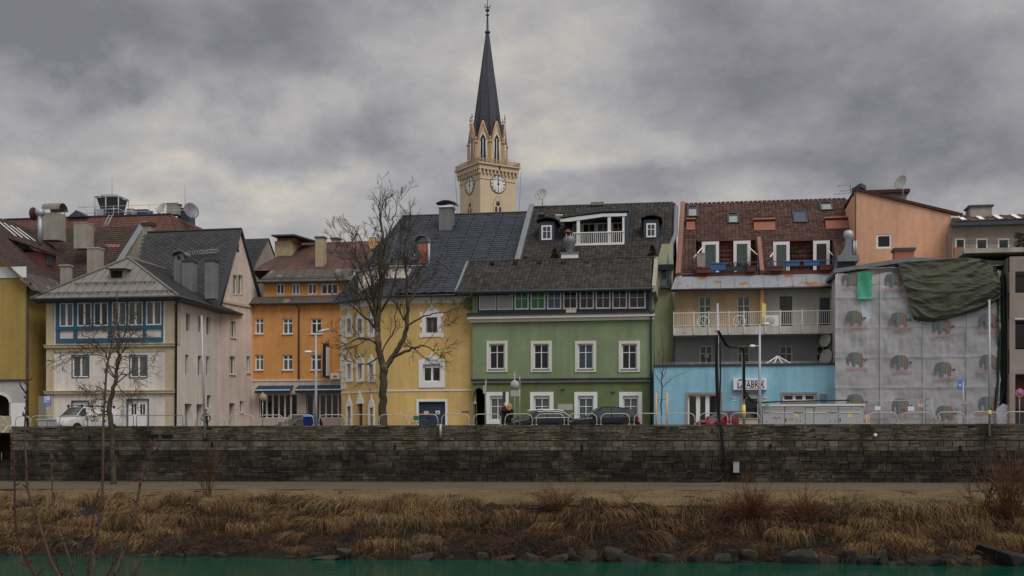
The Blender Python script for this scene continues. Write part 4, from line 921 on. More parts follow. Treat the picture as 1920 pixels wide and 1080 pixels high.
# ---------------- green house (front block and tall rear block)
def build_green():
 v0 = 84.0; xl, xr = PV(886, 650, v0).x, PV(1224, 650, v0).x
 h = house('green_house', 'green house with four white-framed windows per floor, a window band and dark tiled roof', 'house', (xl + xr) / 2, 86)
 w = Wall((xl, v0), (xr, v0)); L = w.L
 zc2 = w.pix(1055, 713)[1]; zc1 = w.pix(1055, 596)[1]; zb0, zb1 = w.pix(1055, 584)[1], w.pix(1055, 543)[1]
 for (x0, x1), gl in zip(((920, 944), (1003, 1027), (1086, 1110), (1168, 1192)), ('black', 'black', 'blue', 'black')):
  r = w.rect(x0 - 2.6, 644.5, x1 + 2.6, 692.5); window(h, w, r, 2, (.68,), gl, sur=(.20, .06, 'trim_cream'), fw=.10, mw=.06, sill=(.03, 'zinc'), rec=.08)
 for (x0, x1), gl in zip(((921, 945), (1003, 1029), (1086, 1111), (1170, 1195)), ('sheer', 'sheer', 'teal', 'sheer')):
  r = w.rect(x0 - 2, 742, x1 + 2, 788); window(h, w, r, 2, (.62,), gl, sur=(.27, .06, 'trim_white'), fw=.10, mw=.06, rec=.12, blind=.12)
 r = w.rect(890, 727, 909, 803); ar = (r[0] - .3, r[1], 0, r[3]); w.open.append((max(.02, ar[0]), ar[1], 0, ar[3], 2.5))
 w2 = Wall((xl, v0), (xr, v0)); w2.open = list(w.open)
 mb = MB(); w.mesh(mb, [(zc2, 0, L), (zb1, 0, L)]); shell(mb, xl, xr, v0, 88.5, 0, zb1, 'lr'); mb.build('wall', M['green_plaster'], h)
 mb = MB(); w2.mesh(mb, [(0, 0, L), (zc2 - .002, 0, L)], d=.02); arch_fill(mb, w, max(.02, ar[0]), ar[1], ar[3], .75, -.3, .015); mb.build('ground_floor', M['moss_plaster'], h)
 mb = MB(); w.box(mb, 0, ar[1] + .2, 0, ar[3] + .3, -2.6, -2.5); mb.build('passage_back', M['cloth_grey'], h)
 mb = MB(); w.box(mb, -.06, L + .06, zc2 - .16, zc2 + .05, -.02, .16); so_ = mb.build('string_course', M['chimney_grey'], h); mb = MB(); w.box(mb, -.1, L + .1, zc2 + .053, zc2 + .14, -.02, .24); mb.build('flashing', M['dark_zinc'], so_)
 mb = MB(); w.box(mb, -.2, L + .1, zc1 - .24, zc1 - .02, -.02, .22); w.box(mb, -.3, L + .15, zc1 - .017, zc1 + .2, -.02, .42); co = mb.build('cornice', M['trim_cream'], h)
 mb = MB(); mb.prism([w.pt(-.35, zc1 + .2, .5), w.pt(-.35, zc1 + .24, .5), w.pt(-.35, zb0 + .02, .03), w.pt(-.35, zc1 + .2, .0)], w.e * (L + .5)); mb.build('flashing', M['dark_zinc'], co)
 # window band
 b0, b1 = w.pix(896, 562)[0], w.pix(1217, 562)[0]; g = MB(); w.box(g, b0, b1, zb0, zb1 + .05, -.05, .05); ba = g.build('window_band', M['dark_frame'], h)
 bw = [(899, 931, 'blind'), (933.5, 962, 'blind'), (965, 992, 'green'), (995, 1023, 'green'), (1026, 1053, 'bluec'), (1056, 1083, 'black'), (1087, 1114, 'brown'), (1117, 1145, 'brown'), (1148, 1176, 'brown'), (1179, 1211, 'brown')]
 for i, (x0, x1, gl) in enumerate(bw):
  yt, yb = 547.5 - i * .35, 581.5 - i * .3
  r = w.rect(x0, yt, x1, yb)
  window(ba, w, r, 1 if gl == 'blind' else 2, () if gl == 'blind' else (.62,), gl, cut=False, rec=-.13, fw=.10 if gl != 'blind' else .05, mw=.05)
 # roof
 ye = v0 - 1.0; A = PV(853, 546, ye); B = PV(1222, 540, ye); zE = (A.z + B.z) / 2; yr = 87.4; Dp, Cp = PV(875, 491, yr), PV(1222, 485, yr); zR = (Dp.z + Cp.z) / 2
 mb = MB(); tiles(mb, (A.x, ye, zE), (B.x, ye, zE), (Cp.x, yr, zR), (A.x + .15, yr, zR), .30, .345, 'wave', lift=.035, amp=.05)
 mb.prism([(A.x + .2, ye + .1, zE - .12), (A.x + .2, yr, zR - .12), (A.x + .2, yr + 2.2, zE + .9), (A.x + .2, yr + 2.2, zE - .12)], (B.x - A.x - .3, 0, 0))
 rf = mb.build('roof', M['tile_dark'], h)
 mb = MB()
 for i in range(46): x = lerp(A.x + .2, Cp.x, i / 45); mb.tube([(x - .02, yr, zR + .03), (x + .28, yr, zR + .05)], .11, 6)
 mb.build('ridge_tiles', M['tile_dark'], rf)
 mb = MB(); k = 0
 for px in (922, 966, 1011, 1055, 1100, 1145, 1190): p = PV(px, 494, yr - .6); mb.box(p.x - .15, p.x + .15, yr - .75, yr - .4, p.z - .05, p.z + .14)
 mb.build('roof_vents', M['black_metal'], rf)
 mb = MB(); mb.tube([(A.x - .1, ye - .06, zE - .07), (B.x + .1, ye - .06, zE - .07)], .1, 8); mb.build('gutter', M['dark_frame'], rf)
 mb = MB(); mb.prism([(A.x, ye, zE - .05), (A.x, yr, zR - .03), (A.x, yr, zR - .25), (A.x, ye, zE - .22)], (-.05, 0, 0)); mb.prism([(A.x - .03, ye, zE + .0), (A.x - .03, yr, zR + .06), (A.x - .03, yr, zR + .12), (A.x - .03, ye, zE + .07)], (.18, 0, 0)); mb.build('verge_board', M['zinc'], rf)
 mb = MB(); mb.prism([(A.x + .1, ye + .1, zE - .1), (B.x, ye + .1, zE - .1), (B.x, v0, zE - .1), (A.x + .1, v0, zE - .1)], (0, 0, -.05)); mb.build('soffit', M['dark_frame'], rf)
 # right end parapet
 mb = MB(); q = PV(1226, 481, yr); mb.prism([(B.x + .02, ye - .1, zE - .3), (B.x + .02, ye - .1, zE + .15), (B.x + .02, yr + .1, q.z), (B.x + .02, yr + .5, q.z - .8), (B.x + .02, yr + .5, zE - .3)], (.28, 0, 0)); mb.build('end_parapet', M['chimney_plaster'], h)
 pipe(h, [w.pt(L - .15, zE - .3, .95), w.pt(L - .12, zE - 1.0, .14), w.pt(L - .12, zc1 + .5, .5), w.pt(L - .12, zc1 - .5, .14), w.pt(L - .12, 0, .3)], .07, 'dark_frame')
 mb = MB(); c = w.pt(.05, zb0 + .75, -.3); mb.lathe(c + Vector((-.35, 0, 0)), [(.02, -.06), (.45, -.06), (.47, 0), (.45, .06), (.02, .06)], 18, 'y'); mb.build('round_panel', M['moss_plaster'], h)
 mb = MB(); w.box(mb, *w.rect(1062, 581, 1081, 587), .14, .3); mb.build('window_box', M['trim_cream'], h)
 mb = MB(); w.box(mb, *w.rect(1046, 757.5, 1074, 769), .02, .05); mb.build('wall_plate', M['sign_grey'], h)
 for px, py in ((1056, 728), (1150, 733)): mb = MB(); s, z = w.pix(px, py); w.box(mb, s - .12, s + .12, z - .06, z + .06, .02, .16); mb.build('wall_lamp', M['moss_plaster'], h)
build_green()
def build_rear():
 v0 = 88.6; xl, xr = PV(968, 487, v0).x, PV(1264, 487, v0).x
 h = house('dark_roofed_house', 'tall olive house behind the green one with dark tiled roof, balcony recess and two dormers', 'house', (xl + xr) / 2, 94)
 ze = PV(1115, 487, v0 - .3).z; vr = 95.6; zr = PV(1130, 385.5, vr).z
 xe = PV(1262, 600, v0 - .9).x; xo = PV(1222, 600, v0 - .9).x; w = Wall((xo, v0 - .9), (xe, v0 - .9)); L = w.L; zt = w.pix(1245, 480)[1]
 window(h, w, w.rect(1240, 507, 1249, 523), 1, glass='blue', frame='dark_frame')
 mb = MB(); w.mesh(mb, [(0, 0, L), (w.pix(1245, 543)[1], 0, L), (w.pix(1245, 495)[1], .35, L), (zt + .9, .75, L)]); shell(mb, xl, xe, v0 - .9, 103, 0, ze - .1, 'rb'); mb.box(xl, xo, v0 - .2, v0, 0, ze - .1); mb.box(xl, xl + .2, v0, 103, 0, ze - .1); mb.build('wall', M['olive_plaster'], h)
 # recessed balcony in the olive wall
 r = w.rect(1238, 524, 1256, 540); mb = MB(); w.box(mb, r[0], r[1], r[2] - .05, r[2] + .1, 0, .5); w.box(mb, r[0], r[1], r[3] - .1, r[3], .42, .5)
 for k in range(9): a = lerp(r[0] + .03, r[1] - .03, k / 8); w.box(mb, a - .025, a + .025, r[2] + .1, r[3] - .1, .44, .48)
 mb.build('balcony', M['dark_frame'], h)
 mb = MB(); s, z = w.pix(1250, 505); w.box(mb, s - .6, s + .5, z - .1, z + .3, .1, .5); mb.build('awning_case', M['black_metal'], h)
 A, B, C, D = Vector((xl, v0 - .5, ze)), Vector((xr, v0 - .5, ze)), Vector((xr, vr, zr)), Vector((xl, vr, zr))
 e, u, n = frame_of(A, B, D)
 def rp(px, py): r_ = ray(px, py); q = C0 + r_ * ((A - C0).dot(n) / r_.dot(n)); return q
 def sh(px, py): q = rp(px, py) - A; return q.dot(e), q.dot(u)
 s0, h0 = sh(1060, 461); s1, h1 = sh(1176, 408); s0b = sh(1066, 461)[0]
 yf_ = (A + u * h0).y; h1 = (PV(1115, 404, yf_).z - A.z) / u.z + .15; hole = lambda s, hh: s0b < s < s1 and h0 < hh < h1
 mb = MB(); tiles(mb, A, B, C, D, .30, .345, 'wave', lift=.035, amp=.05, hole=hole)
 tiles(mb, Vector((xr, 2 * vr - v0, ze)), Vector((xl, 2 * vr - v0, ze)), D, C, .6, .7, 'flat'); rf = mb.build('roof', M['tile_dark'], h)
 mb = MB()
 for i in range(36): x = lerp(xl + .1, xr - .2, i / 36); mb.tube([(x, vr, zr + .03), (x + .3, vr, zr + .05)], .11, 6)
 mb.build('ridge_tiles', M['tile_dark'], rf)
 mb = MB(); mb.prism([A + n * .0 - u * .2, A + n * .3 - u * .2, D + n * .3 + u * .1, D - u * .2], e * .42); mb.build('left_verge', M['zinc'], rf)
 mb = MB(); mb.box(xl - .05, xl + .45, v0 - .75, v0 - .3, ze - .7, ze - .05); mb.build('verge_foot', M['trim_white'], rf)
 mb = MB(); k = n * .25; P = [C + k - u * 1.2 + e * .05, B + u * 3.2 + k + e * .05, B + u * 1.2 + k - e * .3, B - u * .1 + k - e * .35, B + Vector((-.35, -.4, -2.5))]; mb.tube(P, [.18, .18, .2, .22, .2], 6); mb.build('rain_chute', M['zinc'], rf)
 mb = MB(); mb.tube([A + Vector((.5, -.1, -.06)), B + Vector((-.3, -.1, -.06))], .1, 8); mb.build('gutter', M['black_metal'], rf)
 # balcony recess
 X0, X1 = (A + e * s0b).x, (A + e * s1).x; pt_, pb_ = A + u * h1, A + u * h0; zt2, zb2, yb, yf = pt_.z, pb_.z, pt_.y + .1, pb_.y
 wb = Wall((X0, yb), (X1, yb)); lg = MB(); lg.quad((X0, yb, zb2 - .2), (X1, yb, zb2 - .2), (X1, yb, zt2), (X0, yb, zt2)); lg.quad((X0, yf, zb2 - .02), (X1, yf, zb2 - .02), (X1, yb, zb2 - .02), (X0, yb, zb2 - .02))
 for X in (X0, X1): lg.poly([(X, yf, zb2), (X, yb, zb2), (X, yb, zt2)])
 lo = lg.build('balcony_recess', M['trim_white'], h)
 for x0, x1, gl in ((1067, 1084, 'blue'), (1093, 1116, 'dark'), (1120, 1141, 'bluec'), (1149, 1170, 'dark')):
  a0, a1 = PV(x0, 440, yb).x - X0, PV(x1, 440, yb).x - X0; window(lo, wb, (max(.05, a0), a1, zb2 + .05, zt2 - .1), 2, (.6,), gl, cut=False, rec=-.09, fw=.06)
 z3 = zt2 - .22
 mb = MB(); mb.prism([(X0 - .6, yf - .2, z3 - .12), (X0 + .2, yf - .2, z3 + .0), (lerp(X0, X1, .62), yf - .2, z3 + .22), (X1 + .2, yf - .2, z3 + .2), (X1 + .2, yf - .2, z3 - .02), (lerp(X0, X1, .62), yf - .2, z3 - .02), (X0 + .2, yf - .2, z3 - .3), (X0 - .6, yf - .2, z3 - .3)], (0, .14, 0)); mb.build('fascia', M['trim_white'], lo)
 mb = MB(); mb.prism([(X0 - .6, yf - .28, z3 + .0), (lerp(X0, X1, .62), yf - .28, z3 + .36), (X1 + .35, yf - .28, z3 + .34), (X1 + .35, yf - .28, z3 + .42), (lerp(X0, X1, .62), yf - .28, z3 + .45), (X0 - .6, yf - .28, z3 + .1)], (0, yb - yf + .9, 0)); mb.build('canopy', M['dark_frame'], lo)
 mb = MB()
 for x0 in (1084.5, 1142.5): x = PV(x0, 440, yf - .05).x; mb.box(x - .12, x + .12, yf - .15, yf + .05, zb2, z3 + .1)
 mb.box(X1 - .14, X1 + .02, yf - .15, yf + .05, zb2, z3 + .2); mb.build('posts', M['trim_white'], lo)
 mb = MB(); zr2 = zb2 + .95; mb.box(X0 - .2, X1, yf - .24, yf - .16, zr2 - .05, zr2 + .02); mb.box(X0 - .2, X1, yf - .24, yf - .16, zb2 - .05, zb2 + .12)
 k = X0 - .15
 while k < X1: mb.box(k - .02, k + .02, yf - .22, yf - .18, zb2 + .12, zr2 - .05); k += .16
 mb.build('railing', M['pvc_white'], lo)
 mb = MB(); mb.prism([(X1 + .02, yf - .15, zb2 - .1), (X1 + .02, yf - .15, z3 + .3), (X1 + .02, yb + .2, z3 + .3), (X1 + .02, yb, zb2 + 1.5)], (.35, 0, 0)); mb.build('cheek', M['dark_frame'], lo)
 # two window dormers
 for x0, x1, y0, y1 in ((1011, 1046, 416, 454), (1207, 1241, 412, 449)):
  a, b = rp(x0, y1), rp(x1 - 6, y1); zt3 = PV(x0, y0, a.y - .1).z; yd = a.y - .12
  mb = MB(); mb.prism([(a.x, yd, a.z - .1), (a.x, yd, zt3), (a.x, yd + 3.2, zt3), (a.x, yd + .3, a.z - .1)], (b.x - a.x, 0, 0)); d_ = mb.build('dormer', M['dark_frame'], h)
  wd = Wall((a.x, yd), (b.x, yd)); window(d_, wd, (.2, wd.L - .2, a.z + .12, zt3 - .3), 2, (.6,), 'blue', cut=False, rec=-.09, fw=.12)
  mb = MB()
  for k in range(6):
   f0, f1 = k / 6, (k + 1) / 6; xx = lambda f: lerp(a.x - .2, b.x + .25, f); zz = lambda f: zt3 - .06 + .32 * math.sin(math.pi * (f * .8 + .1))
   mb.hexa([(xx(f), yd - .25 + dy, zz(f) + dz_) for dz_ in (0, .07) for f, dy in ((f0, 0), (f1, 0), (f1, 3.4), (f0, 3.4))])
  mb.build('dormer_roof', M['black_metal'], d_)
 mb = MB(); a = rp(1042, 414); b = rp(1055, 414); mb.hexa([a + n * .05, b + n * .05, b + u * .55 + n * .05, a + u * .55 + n * .05, a + n * .5, b + n * .5, b + u * .3 + n * .4, a + u * .3 + n * .4]); mb.build('roof_light', M['trim_cream'], h)
 mb = MB(); a = rp(1011, 410); b = rp(1020, 410); mb.hexa([a, b, b + u * .6, a + u * .6, a + n * .4, b + n * .4, b + u * .5 + n * .3, a + u * .5 + n * .3]); mb.build('roof_vent', M['dark_zinc'], h)
 mb = MB(); a = PV(1108, 387, vr); b = PV(1132, 387, vr); mb.box(a.x, b.x, vr - .3, vr + .4, zr, zr + .26); mb.build('ridge_vent', M['seam_metal'], h)
 dish('large grey satellite dish on a mast at the left end of the dark tiled ridge', Vector((PV(1017, 387, vr - .2).x, vr - .2, zr + .05)), .56, (-.4, -1, .45), pole=.9)
 # white flue box with silver vase-like cowl
 yv = 88.2; c = chim_px(h, 1052, 476, 1084, 500, yv, .9, 'trim_white', cap='zinc', capw=.06, caph=.1)
 p = PV(1068, 474, yv + .4); s = 1 / 24.7
 mb = MB(); mb.lathe((p.x, yv + .4, p.z), [(.28, 0), (.26, .12), (.28, .22), (.46, .75), (.5, 1.0), (.36, 1.2), (.3, 1.25)], 16); co = mb.build('cowl', M['zinc'], c)
 mb = MB(); mb.tube([(p.x - .1, yv + .4, p.z + 1.25), (p.x - .1, yv + .4, p.z + 1.5)], .1, 8); mb.lathe((p.x - .12, yv + .4, p.z + 1.5), [(.36, 0), (.34, .06), (.04, .32)], 12); mb.build('hood', M['red_paint'], co)
 # potted conifers
 for x, y0, y1, lb, mt in ((1040, 467, 489, 'green potted conifer beside the silver chimney cowl on the roof terrace', 'leaf_dark'), (1223, 461, 485, 'small potted conifer at the right end of the green house roof', 'leaf_dark'), (984, 482, 492, 'dry straw-coloured potted plant beside the white verge foot', 'leaf_dry')):
  p, q = PV(x, y1, 88.0), PV(x, y0, 88.0); t = thing('potted_plant', lb, 'potted plant', (p.x, 88.0, p.z - .6))
  mb = MB(); mb.lathe((p.x, 88.0, p.z - .6), [(.22, 0), (.3, .42), (.33, .45), (.33, .5), (.27, .5)], 12); mb.build('pot', M['orange_metal'], t)
  mb = MB(); H = q.z - p.z + .15
  for k in range(420):
   f = random.random() ** .8; rr = (.42 * (1 - f) + .05) * (.55 + .5 * random.random()) * (1.3 if mt == 'leaf_dry' else 1); th = random.uniform(0, 6.28)
   c_ = Vector((p.x + rr * math.cos(th), 88 + rr * math.sin(th), p.z - .12 + f * H)); d1 = Vector((random.gauss(0, 1), random.gauss(0, 1), random.gauss(.5, .6))).normalized() * .1; d2 = d1.cross(Vector((random.random(), random.random(), random.random()))).normalized() * .035
   mb.quad(c_ - d1 - d2, c_ + d1 - d2 * .2, c_ + d1 + d2 * .2, c_ - d1 + d2)
  mb.build('foliage', M[mt], t)
 return h
build_rear()
# ---------------- red-roofed house with long balcony
def build_balcony_house():
 v0 = 87.0; xl, xr = PV(1262, 600, v0).x, PV(1572, 600, v0).x
 h = house('balcony_house', 'house with red-brown tiled mansard, rusty sheet strip and a long white-railed balcony', 'house', (xl + xr) / 2, 93)
 w = Wall((xl, v0), (xr, v0)); L = w.L; zf = w.pix(1410, 619)[1]; ze = PV(1410, 541, v0 - .9).z; xm = w.pix(1432, 580)[0]
 for x0, x1, gl, fr in ((1311, 1333, 'teal', 'trim_cream'), (1383, 1406, 'sheer', 'trim_cream'), (1462, 1485, 'brown', 'dark_frame'), (1536, 1560, 'blue', 'trim_cream')):
  r = w.rect(x0, 556, x1, 614); window(h, w, (r[0], r[1], zf + .1, r[3]), 2 if gl != 'blue' else 1, (.72,) if gl != 'blue' else (), gl, fw=.05, mw=.06, frame=fr, rec=.12, name='balcony_door')
 lo = [(1312, 1336, 'black'), (1383, 1406, 'black'), (1462, 1486, 'black'), (1531, 1556, 'black')]
 for x0, x1, gl in lo:
  window(h, w, w.rect(x0, 648, x1, 686), 2, (.62,), gl, fw=.08, mw=.06, frame='trim_cream', rec=.12, sur=(.06, .02, 'taupe_plaster'))
 o2 = [o for o in w.open]
 mb = MB(); w.mesh(mb, [(zf, 0, xm), (ze + .6, 0, xm)]); mb.build('upper_wall_beige', M['beige_plaster'], h)
 mb = MB(); w.mesh(mb, [(zf, xm, L), (ze + .6, xm, L)]); mb.build('upper_wall_grey', M['grey_plaster'], h)
 mb = MB(); w.mesh(mb, [(0, 0, L), (zf, 0, L)]); shell(mb, xl, xr, v0, 104, 0, ze, 'lrb'); mb.build('wall', M['cool_plaster'], h)
 mb = MB(); a = w.pix(1428, 580)[0]; w.box(mb, a - .1, a + .14, zf, ze, 0, .5); p_ = mb.build('divider_post', M['orange_wood'], h)
 mb = MB(); w.box(mb, a + .0, a + .28, zf + .1, w.pix(1430, 571)[1], .5, .6); mb.build('yellow_panel', M['yellow_paint'], p_)
 # balcony slab + railing
 vb = v0 - 1.75; wb = Wall((PV(1262, 620, vb).x, vb), (PV(1568, 620, vb).x, vb)); LB = wb.L; z0, z1 = wb.pix(1410, 627)[1], wb.pix(1410, 612)[1]; zr = wb.pix(1410, 584)[1]
 mb = MB(); wb.box(mb, 0, LB, z0, z1, -1.75, 0); bo = mb.build('balcony', M['slab_pale'], h)
 mb = MB(); wb.box(mb, 0, LB, zr - .06, zr, -.02, .06); wb.box(mb, 0, LB, z1 + .1, z1 + .14, 0, .04)
 k = .06
 while k < LB: wb.box(mb, k - .012, k + .012, z1 + .14, zr - .06, .0, .03); k += .135
 for px in (1263, 1301, 1329, 1367, 1395, 1435, 1463, 1504, 1533, 1566): a = min(LB - .05, max(.05, wb.pix(px, 600)[0])); wb.box(mb, a - .035, a + .035, z0 + .1, zr + .08, .002, .08)
 mb.build('railing', M['trim_cream'], bo)
 # AC unit and discs on the balcony
 t = thing('ac_unit', 'white air-conditioner unit standing on the balcony before the grey wall', 'ac unit', wb.pt(wb.pix(1448, 605)[0], z1, -.9)); a = wb.pix(1448, 605)[0]
 mb = MB(); wb.box(mb, a - .5, a + .5, z1 + .08, z1 + .85, -1.1, -.75); mb.build('casing', M['pvc_white'], t); mb = MB(); c = wb.pt(a - .1, z1 + .45, -.74); mb.lathe(c, [(.1, 0), (.3, 0), (.32, -.02), (.3, -.03)], 20, 'y'); mb.build('fan_grille', M['galv'], t); mb = MB()
 for s in (-.35, .35): wb.box(mb, a + s - .05, a + s + .05, z1, z1 + .08, -1.1, -.75)
 mb.build('feet', M['black_metal'], t)
 for px, lb in ((1319, 'round wheel-like drying rack folded before the leftmost balcony door'), (1387, 'round wheel-like drying rack folded before the second balcony door')):
  a = wb.pix(px, 600)[0]; t = thing('drying_rack', lb, 'drying rack', wb.pt(a, z1, -1.0)); mb = MB(); c = wb.pt(a, z1 + .48, -1.0); mb.lathe(c, [(.40, -.03), (.45, -.03), (.45, .03), (.40, .03)], 22, 'y'); mb.build('ring', M['trim_white'], t); mb = MB(); mb.tube([wb.pt(a - .3, z1, -.9), wb.pt(a + .3, z1 + .8, -1.05)], .025, 5); mb.tube([wb.pt(a + .3, z1, -.9), wb.pt(a - .3, z1 + .8, -1.05)], .025, 5); mb.build('legs', M['galv'], t)
 # roof: sheet strip and tiles with two cut-in terraces
 vr = 97.5; zr2 = PV(1430, 379, vr).z; A, B = PV(1258, 543, v0 - 1.0), PV(1566, 537, v0 - 1.0); zE = (A.z + B.z) / 2; xA, xB = A.x, PV(1592, 500, v0).x
 A, B = Vector((xA, v0 - 1.0, zE)), Vector((B.x, v0 - 1.0, zE)); zs = PV(1410, 516, v0 + .6).z; A1, B1 = Vector((xA + .3, v0 + .6, zs)), Vector((B.x + .1, v0 + .6, zs))
 mb = MB(); seams(mb, [A, B, B1, A1], (1, 0, 0), 1.02); sm = mb.build('sheet_strip', M['rusty_zinc'], h)
 gutter(h, A + Vector((0, -.05, -.06)), B + Vector((0, -.05, -.06)), .1)
 pl, pr = PV(1276, 383, vr).x, PV(1587, 376, vr).x
 A2, B2, C2, D2 = Vector((A1.x, A1.y + .1, zs + .1)), Vector((xB + .5, A1.y + .1, zs + .1)), Vector((pr + .3, vr, zr2)), Vector((pl, vr, zr2))
 e, u, n = frame_of(A2, B2, D2)
 def rp(px, py): r_ = ray(px, py); return C0 + r_ * ((A2 - C0).dot(n) / r_.dot(n))
 def sh(px, py): q = rp(px, py) - A2; return q.dot(e), q.dot(u)
 holes = []
 for x0, x1 in ((1308, 1419), (1444, 1560)): (a, t), (b, _) = sh(x0, 453), sh(x1, 453); holes.append((a, b, t))
 hole = lambda s, hh: any(a < s < b and hh < t for a, b, t in holes)
 mb = MB(); tiles(mb, A2, B2, C2, D2, .30, .345, 'wave', lift=.035, amp=.05, hole=hole); tiles(mb, Vector((C2.x, 2 * vr - 87, zs)), Vector((D2.x, 2 * vr - 87, zs)), D2, C2, .6, .7, 'flat'); rf = mb.build('roof', M['tile_red'], h)
 mb = MB()
 for i in range(36): x = lerp(D2.x, C2.x - .3, i / 36); mb.tube([(x, vr, zr2 + .03), (x + .3, vr, zr2 + .05)], .11, 6)
 mb.build('ridge_tiles', M['tile_red'], rf)
 mb = MB(); mb.prism([A2 - u * .1, A2 - u * .1 + n * .3, D2 + n * .3, D2], e * .38); mb.build('left_verge', M['salmon_paint'], rf)
 mb = MB(); a, b = sh(1425, 515)[0], sh(1432.5, 515)[0]; h1 = sh(1428, 448)[1]
 mb.prism([A2 + e * a - u * .1, A2 + e * a - u * .1 + n * .35, A2 + e * a + u * h1 + n * .2, A2 + e * a + u * h1], e * (b - a)); mb.build('fire_strip', M['salmon_paint'], rf)
 for (a, b, t), doors, cl in zip(holes, (((1316, 1348, 'teal'), (1375, 1407, 'green2')), ((1449, 1480, 'teal'), (1524, 1555, 'dark'))), ('tile_red_new', 'tile_red')):
  top = A2 + u * t; fz = A2.z - .1; yb = top.y + .12; X0, X1 = A2.x + a, A2.x + b
  mb = MB(); mb.quad((X0, A2.y, fz), (X1, A2.y, fz), (X1, yb, fz), (X0, yb, fz))
  for X in (X0, X1): mb.poly([(X, A2.y, A2.z), (X, yb, fz), (X, yb, top.z)])
  ter = mb.build('roof_terrace', M['red_paint'], h)
  mb = MB(); tiles(mb, (X0, yb - .02, fz), (X1, yb - .02, fz), (X1, yb + .25, top.z + .1), (X0, yb + .25, top.z + .1), .3, .345, 'wave', lift=.03, amp=.045); mb.build('tile_cladding', M[cl], ter)
  mb = MB(); mb.box(X0, X1, yb - .2, yb + .3, top.z - .02, top.z + .1); mb.build('lintel', M['red_paint'], ter)
  wd = Wall((X0, yb), (X1, yb))
  for x0, x1, gl in doors:
   q0, q1 = PV(x0, 480, yb).x - X0, PV(x1, 480, yb).x - X0; window(ter, wd, (q0, q1, fz + .02, top.z - .06), 1, (), 'teal' if gl == 'green2' else gl, cut=False, rec=-.32, fw=.24, name='terrace_door')
  q0, q1 = PV((1300, 1436)[cl == 'tile_red'], 508, A2.y).x, PV((1420, 1562)[cl == 'tile_red'], 508, A2.y).x
  zr_ = PV(1400, 492, A2.y).z; zw = PV(1400, 516, A2.y).z
  mb = MB(); mb.box(q0 + .1, q1, A2.y - .12, A2.y + .02, zw - .2, zw + .25); mb.build('parapet', M['red_paint'], ter)
  mb = MB(); mb.tube([(q0 + .2, A2.y - .1, zr_), (q1, A2.y - .1, zr_)], .03, 5)
  for f in (0, .3, .62, 1): x = lerp(q0 + .2, q1, f); mb.tube([(x, A2.y - .1, zw), (x, A2.y - .1, zr_)], .025, 5)
  mb.build('railing', M['planter_blue'], ter)
 # planters and boxes on the terrace edges
 def pbox(nm, lb, x0, x1, y0, y1, m, cat, dv=-.35):
  a, b = PV(x0, y1, A2.y + dv), PV(x1, y0, A2.y + dv); mb = MB(); X0, X1, Z0, Z1 = a.x, b.x, a.z, b.z; y = A2.y + dv
  mb.hexa([(X0 + .04, y, Z0), (X1 - .04, y, Z0), (X1 - .04, y + .28, Z0), (X0 + .04, y + .28, Z0), (X0, y - .03, Z1), (X1, y - .03, Z1), (X1, y + .3, Z1), (X0, y + .3, Z1)]); mb.box(X0 - .03, X1 + .03, y - .06, y + .33, Z1 - .07, Z1 - .01); return tag(mb.build(nm, M[m]), lb, cat)
 pbox('planter', 'long dark blue planter hanging on the left roof terrace', 1331, 1361, 493, 507, 'planter_blue', 'planter')
 pbox('planter', 'blue planter box hanging left of centre on the right roof terrace', 1471, 1500, 489, 499, 'planter_blue', 'planter')
 pbox('planter', 'blue planter box hanging right of centre on the right roof terrace', 1507, 1537, 488, 498, 'planter_blue', 'planter')
 pbox('crate', 'tan board propped upright at the left end of the left roof terrace', 1306, 1323, 474, 500, 'wood_grey', 'board', -.18)
 pbox('planter', 'brown planter trough at the far left of the left roof terrace', 1305, 1330, 501, 512, 'red_paint', 'planter', -.4)
 pbox('planter', 'brown planter trough at the right end of the left roof terrace', 1400, 1418, 498, 509, 'red_paint', 'planter', -.4)
 pbox('planter', 'brown planter trough at the left end of the right roof terrace', 1443, 1468, 498, 508, 'red_paint', 'planter', -.4)
 pbox('planter', 'brown planter trough at the right end of the right roof terrace', 1537, 1560, 496, 506, 'red_paint', 'planter', -.4)
 p = PV(1380, 500, A2.y - .1); t = thing('potted_plant', 'withered plants in grey troughs between the two left terrace doors', 'plant', (p.x, p.y, p.z - .25)); mb = MB(); mb.box(p.x - 1.0, p.x + 1.1, p.y - .15, p.y + .15, p.z - .3, p.z); mb.build('trough', M['dark_frame'], t); mb = MB()
 for k in range(500):
  c = Vector((p.x + random.uniform(-1.2, 1.2), p.y + random.gauss(0, .14), p.z - .1 + abs(random.gauss(0, .22)))); d1 = Vector((random.gauss(0, 1), random.gauss(0, 1), random.gauss(.3, .6))).normalized() * .09; d2 = d1.cross(Vector((random.random(), random.random(), 1))).normalized() * .03; mb.quad(c - d1 - d2, c + d1 - d2 * .2, c + d1 + d2 * .2, c - d1 + d2)
 mb.build('foliage', M['leaf_dry'], t)
 # roof windows and orange vents
 for x0, x1, y0, y1, pn in ((1288, 1309, 387, 409, 'pale'), (1364, 1385, 401, 421, 'pale'), (1488, 1511, 397, 420, 'blue'), (1538, 1560, 380, 397, 'pale')):
  (a, b), (c, d) = sh(x0, y1), sh(x1, y0); f = lambda s, hh, dd: A2 + e * s + u * hh + n * dd
  mb = MB(); F_ = .14
  for s0, s1, h0, h1 in ((a, c, b, b + F_), (a, c, d - F_, d), (a, a + F_, b + F_, d - F_), (c - F_, c, b + F_, d - F_)): mb.hexa([f(s0, h0, .0), f(s1, h0, .0), f(s1, h1, .0), f(s0, h1, .0), f(s0, h0, .16), f(s1, h0, .16), f(s1, h1, .16), f(s0, h1, .16)])
  o = mb.build('roof_window', M['dark_zinc'], h); mb = MB()
